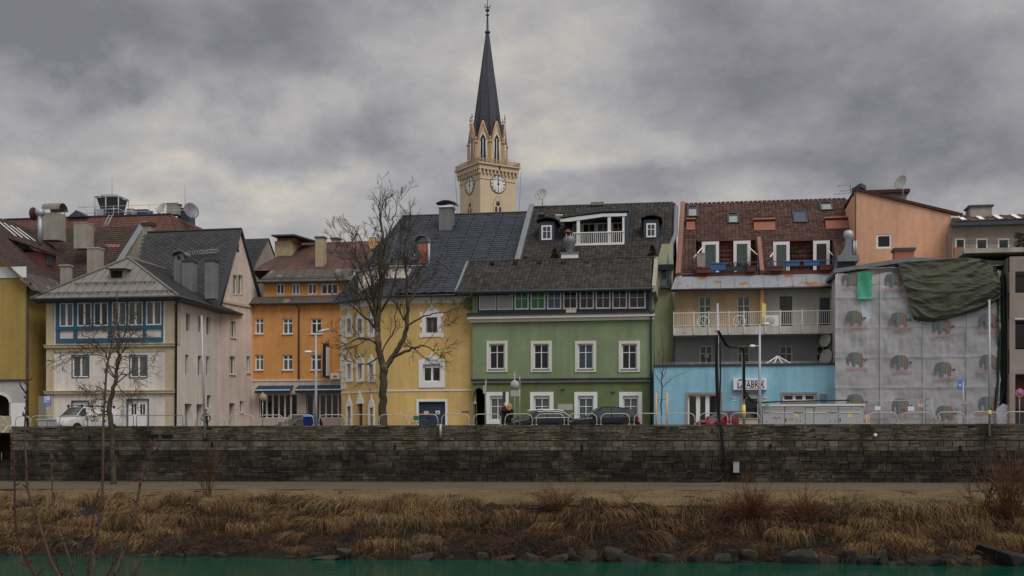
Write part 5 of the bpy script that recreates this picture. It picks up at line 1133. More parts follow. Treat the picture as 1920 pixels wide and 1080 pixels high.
  if pn == 'pale': k_ = lerp(b + F_, d - F_, .68)
  else: k_ = d - F_
  mb.quad(f(a + F_, b + F_, .12), f(c - F_, b + F_, .12), f(c - F_, k_, .12), f(a + F_, k_, .12)); mb.build('pane', G[pn], o)
  if pn == 'pale': mb = MB(); mb.quad(f(a + F_, k_, .11), f(c - F_, k_, .11), f(c - F_, d - F_, .11), f(a + F_, d - F_, .11)); mb.build('upper_pane', G['dark'], o)
 for x0, x1, y0, y1 in ((1287, 1303, 416, 433), (1414, 1452, 416, 434), (1549, 1588, 413, 431)):
  (a, b), (c, d) = sh(x0, y1), sh(x1, y0); f = lambda s, hh, dd: A2 + e * s + u * hh + n * dd
  mb = MB(); mb.hexa([f(a, b, 0), f(c, b, 0), f(c, d - .55, 0), f(a, d - .55, 0), f(a, b, .1), f(c, b, .1), f(c, d - .55, .3), f(a, d - .55, .3)])
  mb.hexa([f(a - .05, d - .35, .0), f(c + .05, d - .35, .0), f(c + .05, d, 0), f(a - .05, d, 0), f(a - .05, d - .5, .5), f(c + .05, d - .5, .5), f(c + .05, d, .35), f(a - .05, d, .35)]); mb.build('roof_vent', M['orange_metal'], h)
 # awning arms
 for x0, y0, x1, y1 in ((1301, 483, 1317, 464), (1403, 463, 1420, 478), (1444, 482, 1450, 474), (1553, 470, 1561, 479)):
  a, b = PV(x0, y0, A2.y + .2), PV(x1, y1, A2.y + 1.6 if x0 < 1320 or x0 == 1444 else A2.y + .3); mb = MB(); mb.tube([a, b], .05, 5); mb.build('awning_arm', M['pvc_white'], h)
 # pipes, porthole sticker
 pipe(h, [A + Vector((.15, -.1, -.2)), Vector((xl + .05, v0 - .1, zE - 1.2)), Vector((xl + .05, v0 - .1, 0))], .08, 'zinc')
 mb = MB(); s, z = w.pix(1325, 667); mb.lathe(w.pt(s, z, -.1), [(.02, -.01), (.2, -.01), (.2, .01)], 16, 'y'); mb.build('round_sticker', M['sign_grey'], h)
 dish('white satellite dish fixed at the right end of the lower grey wall, above the other', PV(1551, 648, v0 - 1.3), .5, (-.75, -.7, .2), pole=.35)
 dish('white satellite dish low at the right end of the grey wall beside the netting', PV(1553, 684, v0 - 1.4), .62, (-.8, -.6, .2), pole=.45)
build_balcony_house()
# ---------------- blue bar
def build_bar():
 v0 = 82.4; xl, xr = PV(1226, 740, v0).x, PV(1568, 740, v0).x
 h = house('blue_bar', 'low sky-blue flat-roofed bar with a white lettered sign over its door', 'building', (xl + xr) / 2, 84)
 w = Wall((xl, v0), (xr, v0)); L = w.L; zt = w.pix(1395, 686)[1]
 tr = MB()
 r = w.rect(1290, 740, 1350, 800); r = (r[0], r[1], 0, r[3]); window(h, w, r, 4, (), 'black', fw=.09, mw=.28, split=(.3, .62), rec=.15, name='glass_door'); surround(w, r, .16, .05, tr, 0)
 r = w.rect(1468, 739, 1529, 752); window(h, w, r, 3, (), 'black', fw=.1, mw=.2, rec=.14); surround(w, r, .14, .05, tr)
 r = w.rect(1391, 738, 1424, 800); r = (r[0], r[1], 0, r[3]); w.open.append((*r, .25)); surround(w, r, .12, .05, tr, 0)
 d = MB(); w.box(d, r[0] + .01, r[1] - .01, 0, r[3] - .01, -.25, -.18); do = d.build('door', M['trim_white'], h)
 q = w.rect(1396, 747, 1420, 784); d = MB(); w.box(d, *q, -.185, -.165); d.build('door_glass', G['black'], do)
 tr.build('surround', M['taupe_plaster'], h)
 mb = MB(); w.mesh(mb, [(0, 0, L), (zt, 0, L)]); shell(mb, xl, xr, v0, 87, 0, zt, 'lr'); mb.build('wall', M['blue_plaster'], h)
 mb = MB(); w.box(mb, -.05, L + .05, zt - .002, zt + .13, -.4, .08); mb.box(xl, xr, v0 + .4, 87, zt - .1, zt + .02); mb.build('roof_edge', M['dark_zinc'], h)
 mb = MB(); zr = w.pix(1395, 678)[1]
 for zz in (zr, zt + .2): mb.tube([w.pt(0, zz, -.5), w.pt(L, zz, -.5)], .02, 5)
 k = .2
 while k < L: mb.tube([w.pt(k, zt, -.5), w.pt(k, zr, -.5)], .018, 5); k += 2.4
 mb.build('roof_rail', M['galv'], h)
 # sign
 q = w.rect(1375, 709.5, 1437, 731); t = thing('bar_sign', 'white rectangular sign with black lettering above the blue bar door', 'sign', w.pt((q[0] + q[1]) / 2, q[2], .1))
 mb = MB(); w.box(mb, *q, .02, .3); mb.build('panel', M['sign_white'], t)
 def wmat(px, py, d=.3): s, z = w.pix(px, py); return Matrix.Translation(w.pt(s, z, d)) @ Matrix.Rotation(R_(90), 4, 'X')
 text_mb('FABRIK', .62, wmat(1413, 722) @ Matrix.Diagonal((.72, 1, 1, 1)), .006, M['ink'], 'lettering', t, bold=.012)
 text_mb('Le', .44, wmat(1388, 723.8) @ Matrix.Diagonal((.8, 1, 1, 1)), .006, M['ink'], 'lettering', t, bold=.012)
 text_mb('....', .3, wmat(1388, 716.5), .006, M['ink'], 'lettering', t)
 fr = MB(); f = w.rect(1383, 714.3, 1430, 728.5); surround(w, f, .03, .309, fr); fr.build('sign_outline', M['ink'], t)
 fr = MB()
 for px in (1385.8, 1388.4, 1391): g = w.rect(px - .8, 710.8, px + .8, 714); w.box(fr, *g, .3, .309)
 fr.build('chimney_marks', M['ink'], t)
 for px in (1376, 1436):
  q = w.rect(px - 4.5, 745, px + 4.5, 751.5); t = thing('wc_sign', 'small white WC sign left of the blue bar door' if px < 1400 else 'small white WC sign right of the blue bar door', 'sign', w.pt((q[0] + q[1]) / 2, q[2], .02)); mb = MB(); w.box(mb, *q, .0, .03); mb.build('plate', M['sign_white'], t); text_mb('WC', .22, wmat(px, 748.2, .031), .004, M['ink'], 'lettering', t, bold=.006)
 q = w.rect(1538, 739, 1550, 752); mb = MB(); w.box(mb, *q, 0, .15); g = mb.build('wall_grille', M['zinc'], h)
 # skylight pyramid on the flat roof
 vs = 84.2; a0, a1 = PV(1427, 688, vs).x, PV(1493, 688, vs).x; ap = PV(1460, 668, vs + 1.1); zb = zt + .03; yb = vs + 2.2
 t = thing('skylight', 'white-ribbed glass pyramid skylight on the blue bar roof', 'skylight', ((a0 + a1) / 2, vs + 1.1, zb)); P = [Vector((a0, vs, zb)), Vector((a1, vs, zb)), Vector((a1, yb, zb)), Vector((a0, yb, zb))]; ap = Vector(((a0 + a1) / 2, vs + 1.1, ap.z)); mb = MB()
 mids = [lerp(P[0], P[1], .33), lerp(P[0], P[1], .67)]
 for p in P + mids: mb.tube([p, ap], .06, 5)
 mb.tube(P + [P[0]], .05, 5); mb.build('ribs', M['pvc_white'], t); mb = MB()
 c = ap - Vector((0, 0, .06))
 for i in range(4): mb.poly([P[i], P[(i + 1) % 4], c])
 mb.build('glazing', G['blue'], t)
build_bar()
# ---------------- plain salmon house
def build_salmon():
 v0 = 90.0; xl, xr = PV(1604, 420, v0).x, PV(1790, 420, v0).x
 h = house('salmon_house', 'plain salmon-orange house wall with single white window and sloping dark red roof edge', 'house', (xl + xr) / 2, 95)
 w = Wall((xl, v0), (xr, v0)); L = w.L; zl, zr = w.pix(1604, 358)[1], w.pix(1790, 404)[1]
 window(h, w, w.rect(1643, 439, 1672, 466), 1, (), 'black', fw=.14, rec=.05, frame='pvc_white')
 mb = MB(); w.mesh(mb, [(0, 0, L), (zr, 0, L), (zl, 0, .05)]); xb = PV(1588, 420, v0 + 4.5).x
 mb.prism([(xl, v0, 0), (xl, v0, zl), (xb, v0 + 6, zl - .3), (xb, v0 + 6, 0)], (.05, 0, 0)); mb.quad((xr, v0, 0), (xr, v0 + 10, 0), (xr, v0 + 10, zr), (xr, v0, zr)); mb.quad((xl, v0 + 10, 0), (xr, v0 + 10, 0), (xr, v0 + 10, zr), (xl, v0 + 10, zr)); mb.build('wall', M['salmon_plaster'], h)
 mb = MB(); d = Vector((xr - xl + .6, 0, zr - zl - .12)); a = Vector((xl - .05, v0 - .15, zl + .02)); mb.prism([a, a + d, a + d + Vector((0, 0, .22)), a + Vector((0, 0, .2))], (0, 10, 0)); rf = mb.build('roof', M['maroon'], h)
 mb = MB(); e_ = a + d; mb.tube([e_ + Vector((.1, -.1, -.05)), e_ + Vector((.1, 6, -.05))], .14, 8); mb.build('gutter', M['dark_frame'], rf)
 for za in (0, .25, .5): pass
 mb = MB(); q = w.rect(1781, 405, 1790, 415)
 for k in range(3): w.box(mb, L - .3 - k * .06, L + .35 - k * .1, q[3] - .22 * (k + 1), q[3] - .22 * k - .02, -.02, .12)
 mb.build('cornice', M['trim_cream'], h)
 pipe(h, [w.pt(L + .25, zr - .4, .2), w.pt(L + .2, 9.0, .12)], .08, 'trim_cream')
 a, b = PV(1626, 365, v0 + 5), PV(1700, 365, v0 + 5); mb = MB(); mb.box(a.x, b.x, v0 + 5, v0 + 8, a.z - 1.9, a.z + .05); pw = mb.build('roof_house', M['chimney_plaster'], h); mb = MB(); mb.box(a.x - .1, b.x + .2, v0 + 4.7, v0 + 8.2, a.z + .052, a.z + .3); mb.build('roof_slab', M['maroon'], pw)
 mb = MB(); a, b = PV(1622, 360, v0 + 3.5), PV(1641, 360, v0 + 3.5); mb.box(a.x, b.x, v0 + 3.5, v0 + 4.5, a.z - .8, a.z + .02); mb.build('flue', M['dark_frame'], h)
 mb = MB(); a, b = PV(1593, 360, v0 + 2), PV(1606, 357, v0 + 2); mb.prism([(a.x, v0 + .8, a.z - .5), (b.x + .05, v0 - .1, b.z - .2), (b.x + .05, v0 - .1, b.z + .1), (a.x, v0 + .8, a.z + .0)], (.5, 1, 0)); mb.build('corner_cap', M['dark_frame'], h)
 dish('grey satellite dish on a tall mast above the salmon house roof', PV(1693, 374, v0 + 3), .58, (-.75, -.6, .3), pole=1.25)
 t = thing('antenna', 'many-armed aerial on the ridge between the red roof and the salmon house', 'aerial', PV(1595, 362, 95)); p = PV(1595, 362, 95); q = PV(1595, 347, 95); mb = MB(); mb.tube([p, q], .03, 5); mb.build('mast', M['dark_frame'], t); mb = MB()
 for f, l in ((1.0, .95), (.35, .75), (.0, 1.2)):
  z = lerp(p.z, q.z, f); mb.tube([(p.x - l, 95.2, z - .02), (p.x + l * .5, 94.9, z + .05)], .02, 5)
  for k in range(6): x = lerp(p.x - l, p.x + l * .45, k / 5); mb.tube([(x, 94.75, z), (x, 95.35, z)], .012, 4)
 mb.build('arms', M['galv'], t)
 # silver vent stack on the party wall
 t = thing('vent_stack', 'big silver ventilation duct with round head between the red roof and the salmon house', 'ventilation duct', PV(1582, 508, 86.2)); vv = 86.2
 mb = MB(); P = [PV(x, y, vv) for x, y in ((1563, 512), (1567, 495), (1585, 462), (1586, 448), (1597, 448), (1598, 478), (1598, 512))]; mb.prism(P, (0, 1.0, 0)); mb.build('duct', M['zinc'], t)
 mb = MB(); p = PV(1591, 441, vv + .5); mb.lathe(p, [(.12, -.38), (.3, -.28), (.38, 0), (.3, .28), (.1, .36)], 16); mb.build('head', M['galv'], t)
 mb = MB(); a, b = PV(1571, 490, vv - .5), PV(1611, 482, vv - .5); mb.box(a.x, b.x, vv - .5, vv + 1.2, a.z, a.z + .42); mb.build('duct_box', M['zinc'], t)
 mb = MB(); a, b = PV(1572, 503, vv - .3), PV(1603, 490, vv - .3); mb.box(a.x, b.x, vv - .3, vv + 1.0, a.z, b.z); mb.build('duct_throat', M['black_metal'], t)
 for px in (1601, 1605): mb = MB(); mb.tube([PV(px, 482, 89.6), PV(px, 452, 89.6)], .07, 7); mb.build('flue_pipe', M['galv'], h)
build_salmon()
# ---------------- taupe flats at the right edge
def build_taupe():
 v0 = 80.5; xl = PV(1893, 700, v0).x; xr = xl + 14
 h = house('taupe_flats', 'taupe block of flats with dark loggia bands and set-back top floor at the right edge', 'building', xl + 5, 86)
 w = Wall((xl, v0), (xr, v0)); L = w.L
 bands = [(481, 509), (549, 597), (655, 701)]
 mb = MB(); zs = []
 for y0, y1 in bands:
  z1, z0 = w.pix(1905, y0)[1], w.pix(1905, y1)[1]; w.box(mb, 0, L, z0, z1, -.3, 0); zs.append((z0, z1))
 w.box(mb, 0, .35, 0, zs[0][1], -1.6, -.01); mb.box(xl, xr, v0 + 1.7, v0 + 7, 0, zs[0][1] - .2); mb.build('wall', M['taupe_plaster'], h)
 for (z0, z1), (y0, y1) in zip(((zs[1][1], zs[0][0]), (zs[2][1], zs[1][0])), ((0, 0), (0, 0))):
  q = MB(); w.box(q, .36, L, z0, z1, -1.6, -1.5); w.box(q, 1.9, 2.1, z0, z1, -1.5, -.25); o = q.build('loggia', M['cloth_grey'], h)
  for k in range(3): window(o, w, (.6 + k * 2.3, 2.5 + k * 2.3, z0 + .2, z1 - .1), 2, (), 'black', cut=False, rec=1.35, frame='dark_frame')
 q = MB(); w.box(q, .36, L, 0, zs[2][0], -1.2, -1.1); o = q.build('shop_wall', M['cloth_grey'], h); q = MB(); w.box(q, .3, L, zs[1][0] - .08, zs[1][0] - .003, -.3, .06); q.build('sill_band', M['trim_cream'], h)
 q = MB(); w.box(q, w.pix(1897, 750)[0], L, 1.6, zs[2][0] - .25, -1.09, -1.03); q.build('roller_gate', M['rust_roof'], h)
 # set-back top storey
 v1 = 88.0; wt2 = Wall((PV(1785, 450, v1).x, v1), (PV(1990, 450, v1).x, v1)); z0 = wt2.pix(1850, 486)[1] - 1.5; z1 = wt2.pix(1850, 424)[1]
 for x0, x1 in ((1791, 1811), (1830, 1853), (1871, 1894)): window(h, wt2, wt2.rect(x0, 446, x1, 472), 1, (), 'dark', fw=.12, rec=.08)
 mb = MB(); wt2.mesh(mb, [(z0 - 3, 0, wt2.L), (z1, 0, wt2.L)]); mb.box(wt2.P.x, xr, v1 + .2, 98, 0, z1 - .3); mb.build('top_storey', M['taupe_plaster'], h)
 a = PV(1790, 423, v1 - .7); b = Vector((xr + 2, v1 - .7, a.z)); zr = PV(1850, 404, v1 + 3.6).z
 mb = MB(); wt2.box(mb, -.1, wt2.L, z1 - .02, z1 + .3, -.1, .7); fa = mb.build('fascia', M['dark_frame'], h)
 z1 += .3; mb = MB(); seams(mb, [Vector((a.x + .1, v1 - .75, z1 + .02)), Vector((xr + 2, v1 - .75, z1 + .02)), Vector((xr + 2, v1 + 3.6, zr)), Vector((a.x + .4, v1 + 3.6, zr))], (1, 0, 0), .62, wd=.05); rf = mb.build('roof', M['rust_roof'], h)
 mb = MB(); x = a.x + .5
 k = 0
 while x < xr:
  mb.prism([(x, v1 - .6, z1 + .09), (x + .33, v1 - .6, z1 + .09), (x + .75, v1 + 3.0, lerp(z1, zr, .85) + .07), (x + .42, v1 + 3.0, lerp(z1, zr, .85) + .07)], (0, 0, .02)); x += 1.24; k += 1
 mb.build('pale_sheets', M['trim_white'], rf)
 chim_px(h, 1819, 388, 1860, 412, v1 + 2.4, 1.5, 'chimney_plaster', cap='dark_frame', capw=.12)
 mb = MB(); vt = 84.5; a, b = PV(1786, 482, vt), PV(2000, 482, vt); mb.box(a.x, xr, 81.0, v1, a.z - .3, a.z); mb.build('terrace_slab', M['concrete'], h)
 mb = MB()
 for yy in (452, 456): mb.tube([PV(1811, yy, vt), PV(1905, yy, vt)], .025, 5)
 mb.build('terrace_rail', M['dark_frame'], h)
 p = PV(1912, 480, 83.5); t = thing('hedge_plant', 'dark green bushy plant on the terrace at the right edge', 'plant', (p.x + .5, 83.5, p.z)); mb = MB(); mb.box(p.x - .2, p.x + 2.2, 83.2, 83.8, p.z, p.z + .4); mb.build('trough', M['dark_frame'], t); mb = MB()
 for k in range(1600):
  c = Vector((p.x + .9 + random.uniform(-1.2, 1.4), 83.5 + random.gauss(0, .25), p.z + .3 + random.random() * 1.25)); d1 = Vector((random.gauss(0, 1), random.gauss(0, 1), random.gauss(.3, .6))).normalized() * .08; d2 = d1.cross(Vector((random.random(), random.random(), 1))).normalized() * .04; mb.quad(c - d1 - d2, c + d1 - d2 * .2, c + d1 + d2 * .2, c - d1 + d2)
 mb.build('foliage', M['leaf_dark'], t)
 p = PV(1798, 470, 85.5); mb = MB(); mb.box(p.x - .3, p.x + .35, 85.5, 85.9, p.z - .5, p.z + .25); tag(mb.build('crate', M['ochre_board']), 'small tan crate on the terrace before the leftmost top-floor window', 'crate')
 t = thing('no_stopping_sign', 'round blue and red no-stopping sign at the right edge', 'traffic sign', (PV(1912, 800, 79.3).x, 79.3, 0)); c = PV(1912, 737, 79.3)
 mb = MB(); mb.lathe(c, [(.01, -.02), (.27, -.02), (.27, .02), (.01, .02)], 20, 'y'); mb.build('disc', M['sign_blue'], t); mb = MB(); mb.lathe(c + Vector((0, -.022, 0)), [(.21, -.005), (.275, -.005), (.275, .005), (.21, .005)], 20, 'y')
 for s in (-1, 1): mb.tube([c + Vector((-.17, -.026, -.17 * s)), c + Vector((.17, -.026, .17 * s))], .025, 4)
 mb.build('red_cross', M['sign_red'], t); mb = MB(); mb.tube([Vector((c.x, 79.36, 0)), c + Vector((0, .06, .3))], .03, 6); mb.build('pole', M['galv'], t)
build_taupe()
# ---------------- house wrapped in printed scaffold netting
def netmat():
 m = bpy.data.materials.new('netting'); m.use_nodes = True; t = m.node_tree; N = t.nodes; L = t.links; N.remove(N['Principled BSDF'])
 tco = N.new('ShaderNodeTexCoord'); n = N.new('ShaderNodeTexNoise'); L.new(tco.outputs['Object'], n.inputs['Vector']); n.inputs['Scale'].default_value = .55; n.inputs['Detail'].default_value = 5
 mp = N.new('ShaderNodeMapping'); L.new(tco.outputs['Object'], mp.inputs[0]); mp.inputs['Scale'].default_value = (.4, .4, 2.6)
 n2 = N.new('ShaderNodeTexNoise'); L.new(mp.outputs[0], n2.inputs['Vector']); n2.inputs['Scale'].default_value = 1.0; n2.inputs['Detail'].default_value = 4
 ad = N.new('ShaderNodeMath'); ad.operation = 'ADD'; L.new(n.outputs[0], ad.inputs[0]); L.new(n2.outputs[0], ad.inputs[1])
 r = N.new('ShaderNodeMapRange'); L.new(ad.outputs[0], r.inputs[0]); r.inputs[1].default_value = .7; r.inputs[2].default_value = 1.3; r.inputs[3].default_value = .86; r.inputs[4].default_value = 1.12
 vm = N.new('ShaderNodeVectorMath'); vm.operation = 'SCALE'; vm.inputs[0].default_value = ph(158, 158, 164, .46); L.new(r.outputs[0], vm.inputs['Scale'])
 d = N.new('ShaderNodeBsdfDiffuse'); L.new(vm.outputs[0], d.inputs[0]); tl = N.new('ShaderNodeBsdfTranslucent'); L.new(vm.outputs[0], tl.inputs[0])
 a = N.new('ShaderNodeMixShader'); a.inputs[0].default_value = .22; L.new(d.outputs[0], a.inputs[1]); L.new(tl.outputs[0], a.inputs[2])
 tr = N.new('ShaderNodeBsdfTransparent'); b = N.new('ShaderNodeMixShader'); b.inputs[0].default_value = .42; L.new(a.outputs[0], b.inputs[1]); L.new(tr.outputs[0], b.inputs[2]); L.new(b.outputs[0], N['Material Output'].inputs[0]); return m
M['netting'] = netmat()
def stripes():
 m = bpy.data.materials.new('emblem_stripes'); m.use_nodes = True; t = m.node_tree; N = t.nodes; L = t.links; b = N['Principled BSDF']; b.inputs['Roughness'].default_value = .9
 tco = N.new('ShaderNodeTexCoord'); sp = N.new('ShaderNodeSeparateXYZ'); L.new(tco.outputs['Object'], sp.inputs[0]); r = N.new('ShaderNodeMapRange'); L.new(sp.outputs[0], r.inputs[0]); r.inputs[1].default_value = -.68; r.inputs[2].default_value = .68
 cr = N.new('ShaderNodeValToRGB'); cr.color_ramp.interpolation = 'CONSTANT'; e = cr.color_ramp.elements; e[0].position = 0; e[0].color = (*ph(75, 70, 76), 1); e[1].position = .22; e[1].color = (*ph(65, 72, 79), 1)
 for p, c in ((.3, ph(63, 79, 82)), (.37, ph(79, 94, 83)), (.42, ph(62, 72, 62)), (.46, ph(86, 96, 77)), (.5, ph(66, 66, 56)), (.54, ph(101, 94, 76)), (.59, ph(76, 66, 60)), (.63, ph(101, 82, 72)), (.69, ph(87, 69, 67)), (.74, ph(96, 70, 67)), (.80, ph(66, 62, 75))):
  q = e.new(p); q.color = (*c, 1)
 L.new(r.outputs[0], cr.inputs[0]); L.new(cr.outputs[0], b.inputs['Base Color']); return m
M['stripes'] = stripes()
def build_netted():
 vn = 81.0; vh = 82.3; P0, P1 = PV(1566, 650, vn), PV(1877, 650, vn)
 h = house('scaffolded_house', 'house under renovation wrapped in pale printed netting with tarpaulin over its top', 'house', (P0.x + P1.x) / 2, 85)
 w = Wall((P0.x, vn), (P1.x, vn)); L = w.L; zt = w.pix(1640, 513)[1]
 wh = Wall((P0.x + .3, vh), (P1.x, vh))
 for x0, x1, y0, y1, n in ((1652, 1697, 540, 570, 3), (1652, 1697, 632, 668, 3), (1741, 1786, 632, 668, 3), (1590, 1625, 622, 655, 2), (1741, 1786, 545, 575, 3), (1760, 1800, 760, 800, 2)):
  window(h, wh, wh.rect(x0, y0, x1, y1), n, (), 'dark', fw=.14, mw=.2, rec=.05, sur=(.18, .05, 'trim_white'))
 mb = MB(); zl, zr_ = wh.pix(1575, 510)[1], wh.pix(1700, 493)[1]; sl_ = wh.pix(1700, 500)[0]
 wh.mesh(mb, [(0, 0, wh.L), (zl - .2, 0, wh.L), (zr_, sl_, wh.L)]); shell(mb, P0.x + .3, P1.x, vh, 90, 0, zl - .2, 'lrb'); mb.build('wall', M['pale_stone'], h)
 mb = MB(); a = wh.pt(-.3, zl - .12, .5); b = wh.pt(sl_, zr_ + .02, .5); mb.prism([a, b, b + Vector((0, 0, .3)), a + Vector((0, 0, .25))], (0, 7, 0)); mb.prism([b, b + Vector((9, 0, -.6)), b + Vector((9, 0, -.3)), b + Vector((0, 0, .3))], (0, 7, 0)); mb.build('roof', M['zinc'], h)
 c = chim_px(h, 1678, 470, 1714, 500, 83.4, 1.0, 'brick_red', cap='dark_frame', capw=.1, caph=.18)
 # scaffold
 t = thing('scaffold', 'tube scaffold standing between the netting and the wrapped house wall', 'scaffold', (P0.x + 5, vn + .5, 0)); mb = MB()
 for k in range(7):
  a = .15 + k * (L - .3) / 6
  for d in (-.15, -.95): mb.tube([w.pt(a, 0, d), w.pt(a, zt + .1, d)], .03, 5)
 for k in range(1, 6): mb.tube([w.pt(.1, k * 2.0 + 1, -.13), w.pt(L - .1, k * 2.0 + 1, -.13)], .028, 5)
 mb.build('tubes', M['galv'], t); mb = MB()
 for k in range(1, 6): w.box(mb, .1, L - .1, k * 2.0 - .05, k * 2.0, -1.0, -.2)
 mb.build('decks', M['wood_grey'], t)
 # netting
 nt = thing('scaffold_netting', 'pale grey translucent scaffold netting printed with striped elephants', 'netting', (P0.x + L / 2, vn, 0))
 seamsx = [w.pix(px, 650)[0] for px in (1649, 1729, 1811)]
 def dd(a, z):
  s = min(abs(a - q) for q in seamsx)
  return .06 * math.sin(a * 2.1 + .6 * z) * math.sin(z * 1.1) + .05 * math.exp(-(s / .12) ** 2) + .06 * noise.noise(Vector((a * 1.3, z * 1.3, 0))) + .035 * noise.noise(Vector((a * 4, z * 2, 4))) + .03 * abs(noise.noise(Vector((a * 2 + z, z * 2.5 - a, 8)))) + .035 * math.exp(-((z % 2.0) - 1.0) ** 2 / .004)
 nx, nz = 150, 110; mb = MB(); vs = []
 for j in range(nz + 1):
  for i in range(nx + 1):
   a = L * i / nx; z = zt * j / nz
   edge = .10 * math.sin(a * 5) * (j == nz) - (.25 * max(0, (a / L - .93) / .07) * math.sin(z * .8))
   vs.append(w.pt(a if i < nx else a - .25 * abs(math.sin(z * .9)), z + (.08 * math.sin(a * 4.2) if j == nz else 0), .0 + dd(a, z)))
 mb.add(vs, [(j * (nx + 1) + i, j * (nx + 1) + i + 1, (j + 1) * (nx + 1) + i + 1, (j + 1) * (nx + 1) + i) for j in range(nz) for i in range(nx)], 0, True); mb.build('net', M['netting'], nt)
 mb = MB()
 for q in seamsx: mb.tube([w.pt(q + .01 * math.sin(k), zt * k / 20, dd(q, zt * k / 20) + .012) for k in range(21)], .016, 4)
 for k in range(1, 6): mb.tube([w.pt(L * i / 30, k * 2.0 + 1 + .03 * math.sin(i), dd(L * i / 30, k * 2 + 1) + .01) for i in range(31)], .008, 4)
 mb.build('net_seams', M['chimney_grey'], nt)
 E = [(.14, .05), (.06, .08), (.02, .22), (.03, .42), (.08, .58), (.18, .66), (.35, .69), (.55, .68), (.70, .63), (.78, .52), (.82, .38), (.87, .33), (.97, .39), (1.0, .30), (.96, .25), (.85, .27), (.80, .33), (.79, .2), (.80, .0), (.66, .0), (.62, .16), (.50, .18), (.44, .14), (.44, .0), (.30, .0), (.27, .18), (.22, .33), (.16, .28), (.11, .16), (.15, .1)]
 pos = [(1597, 522), (1678, 524), (1604, 596), (1688, 599), (1769, 611), (1856, 601), (1606, 674), (1690, 679), (1771, 692), (1856, 678), (1606, 752), (1691, 760), (1774, 774), (1854, 757)]
 for px, py in pos:
  s, z = w.pix(px, py); S = 1.36; hh = .69 * S; dm_ = max(dd(s + q * .16, z + k * .1) for q in range(-4, 5) for k in range(-7, 6)) + .012
  pts = [(s + (x - .5) * S, z + y * S - hh / 2) for x, y in E if True]
  cut = zt - .05
  pts = [(a, min(q, cut)) for a, q in pts]; pts = [(min(a, L - .12), q) for a, q in pts]
  mb = MB(); mb.prism([w.pt(a, q, dm_) for a, q in pts], w.n * -.006); eo = mb.build('elephant_emblem', M['stripes'], nt)
  if z - hh / 2 - .3 > .4:
   Mx = Matrix.Translation(w.pt(min(s + .02, L - .85), z - hh / 2 - .21, dm_)) @ Matrix.Rotation(R_(90), 4, 'X')
   text_mb('CAPATECT', .29, Mx, .003, M['ink_red'], 'lettering', nt, bold=.008)
 # green cloth hanging over the net
 t = thing('green_cloth', 'bright sea-green cloth hung over the top of the netting', 'cloth', w.pt(w.pix(1622, 513)[0], w.pix(1622, 561)[1], .1)); a0, a1 = w.pix(1608, 540)[0], w.pix(1635.5, 540)[0]; z1, z0 = w.pix(1622, 514)[1], w.pix(1622, 561)[1]; mb = MB(); vs = []
 for j in range(17):
  for i in range(13): a = lerp(a0, a1, i / 12); z = lerp(z1 + .12, z0, j / 16); vs.append(w.pt(a + .03 * math.sin(z * 3) - .06 * (j / 16), z, .12 + .03 * math.sin(a * 9 + z * 2) + .05 * math.sin(z * 2.2 + a) + (.08 if j == 16 else 0)))
 mb.add(vs, [(j * 13 + i, j * 13 + i + 1, (j + 1) * 13 + i + 1, (j + 1) * 13 + i) for j in range(16) for i in range(12)], 0, True); mb.build('drape', M['cloth_green'], t)
 mb = MB(); q = w.rect(1612, 563, 1634, 606); mb.add([w.pt(lerp(q[0], q[1], x), lerp(q[2], q[3], y), -.12) for x, y in ((.1, 1), (.9, 1), (1, .3), (.6, 0), (.2, .4))], [(0, 1, 2, 3, 4)]); mb.build('inner_fold', M['turquoise'], t)
 # olive tarpaulin
 t = thing('tarpaulin', 'large sagging olive tarpaulin draped over the top right of the netting', 'tarpaulin', w.pt(L * .7, zt - 2, .4))
 top = [(1682, 494), (1715, 491), (1750, 490), (1785, 486), (1815, 484), (1838, 486), (1858, 497), (1869, 515)]; bot = [(1713, 601), (1726, 603), (1745, 604), (1775, 599), (1805, 591), (1832, 583), (1856, 573), (1871, 562)]
 def cv(P, f): k = min(len(P) - 2, int(f * (len(P) - 1))); q = f * (len(P) - 1) - k; return lerp(P[k][0], P[k + 1][0], q), lerp(P[k][1], P[k + 1][1], q)
 nu, nv = 120, 80; vs = []
 for j in range(nv + 1):
  for i in range(nu + 1):
   u, v = i / nu, j / nv; (x0, y0), (x1, y1) = cv(top, u), cv(bot, u); s, z = w.pix(lerp(x0, x1, v), lerp(y0, y1, v ** .95))
   sw = math.sin(math.pi * min(1, u * 1.02)); ph_ = v * 34 - 9 * sw * (1 - .2 * v) + 4 * noise.noise(Vector((u * 4, v * 3, 1)))
   f = (1 - abs(math.sin(ph_ * .5))) ** 1.5
   rad = math.sin(math.atan2(v + .05, u - .86) * 17 + noise.noise(Vector((u * 5, v * 5, 7))) * 2)
   d = .18 + .6 * math.sin(math.pi * min(v, .85)) * (.25 + .75 * u) + .09 * f * (.3 + v) + .055 * rad * (1 - v * .6) + .10 * noise.noise(Vector((u * 7, v * 5, 3))) + .02 * noise.noise(Vector((u * 22 + v * 6, v * 26, 5))) + .05 * (1 - abs(noise.noise(Vector((u * 9 - v * 5, v * 14 + u * 3, 9)))) * 2)
   if v > .93: d -= (v - .93) / .07 * .3
   vs.append(w.pt(s, z, d))
 mb = MB(); mb.add(vs, [(j * (nu + 1) + i, j * (nu + 1) + i + 1, (j + 1) * (nu + 1) + i + 1, (j + 1) * (nu + 1) + i) for j in range(nv) for i in range(nu)], 0, True)
 mb.prism([vs[0], vs[nu // 2], vs[nu], vs[nu] - Vector((0, -3, 0)), vs[0] - Vector((0, -3, 0))], (0, 0, -.03)); mb.build('sheet', M['tarp'], t)
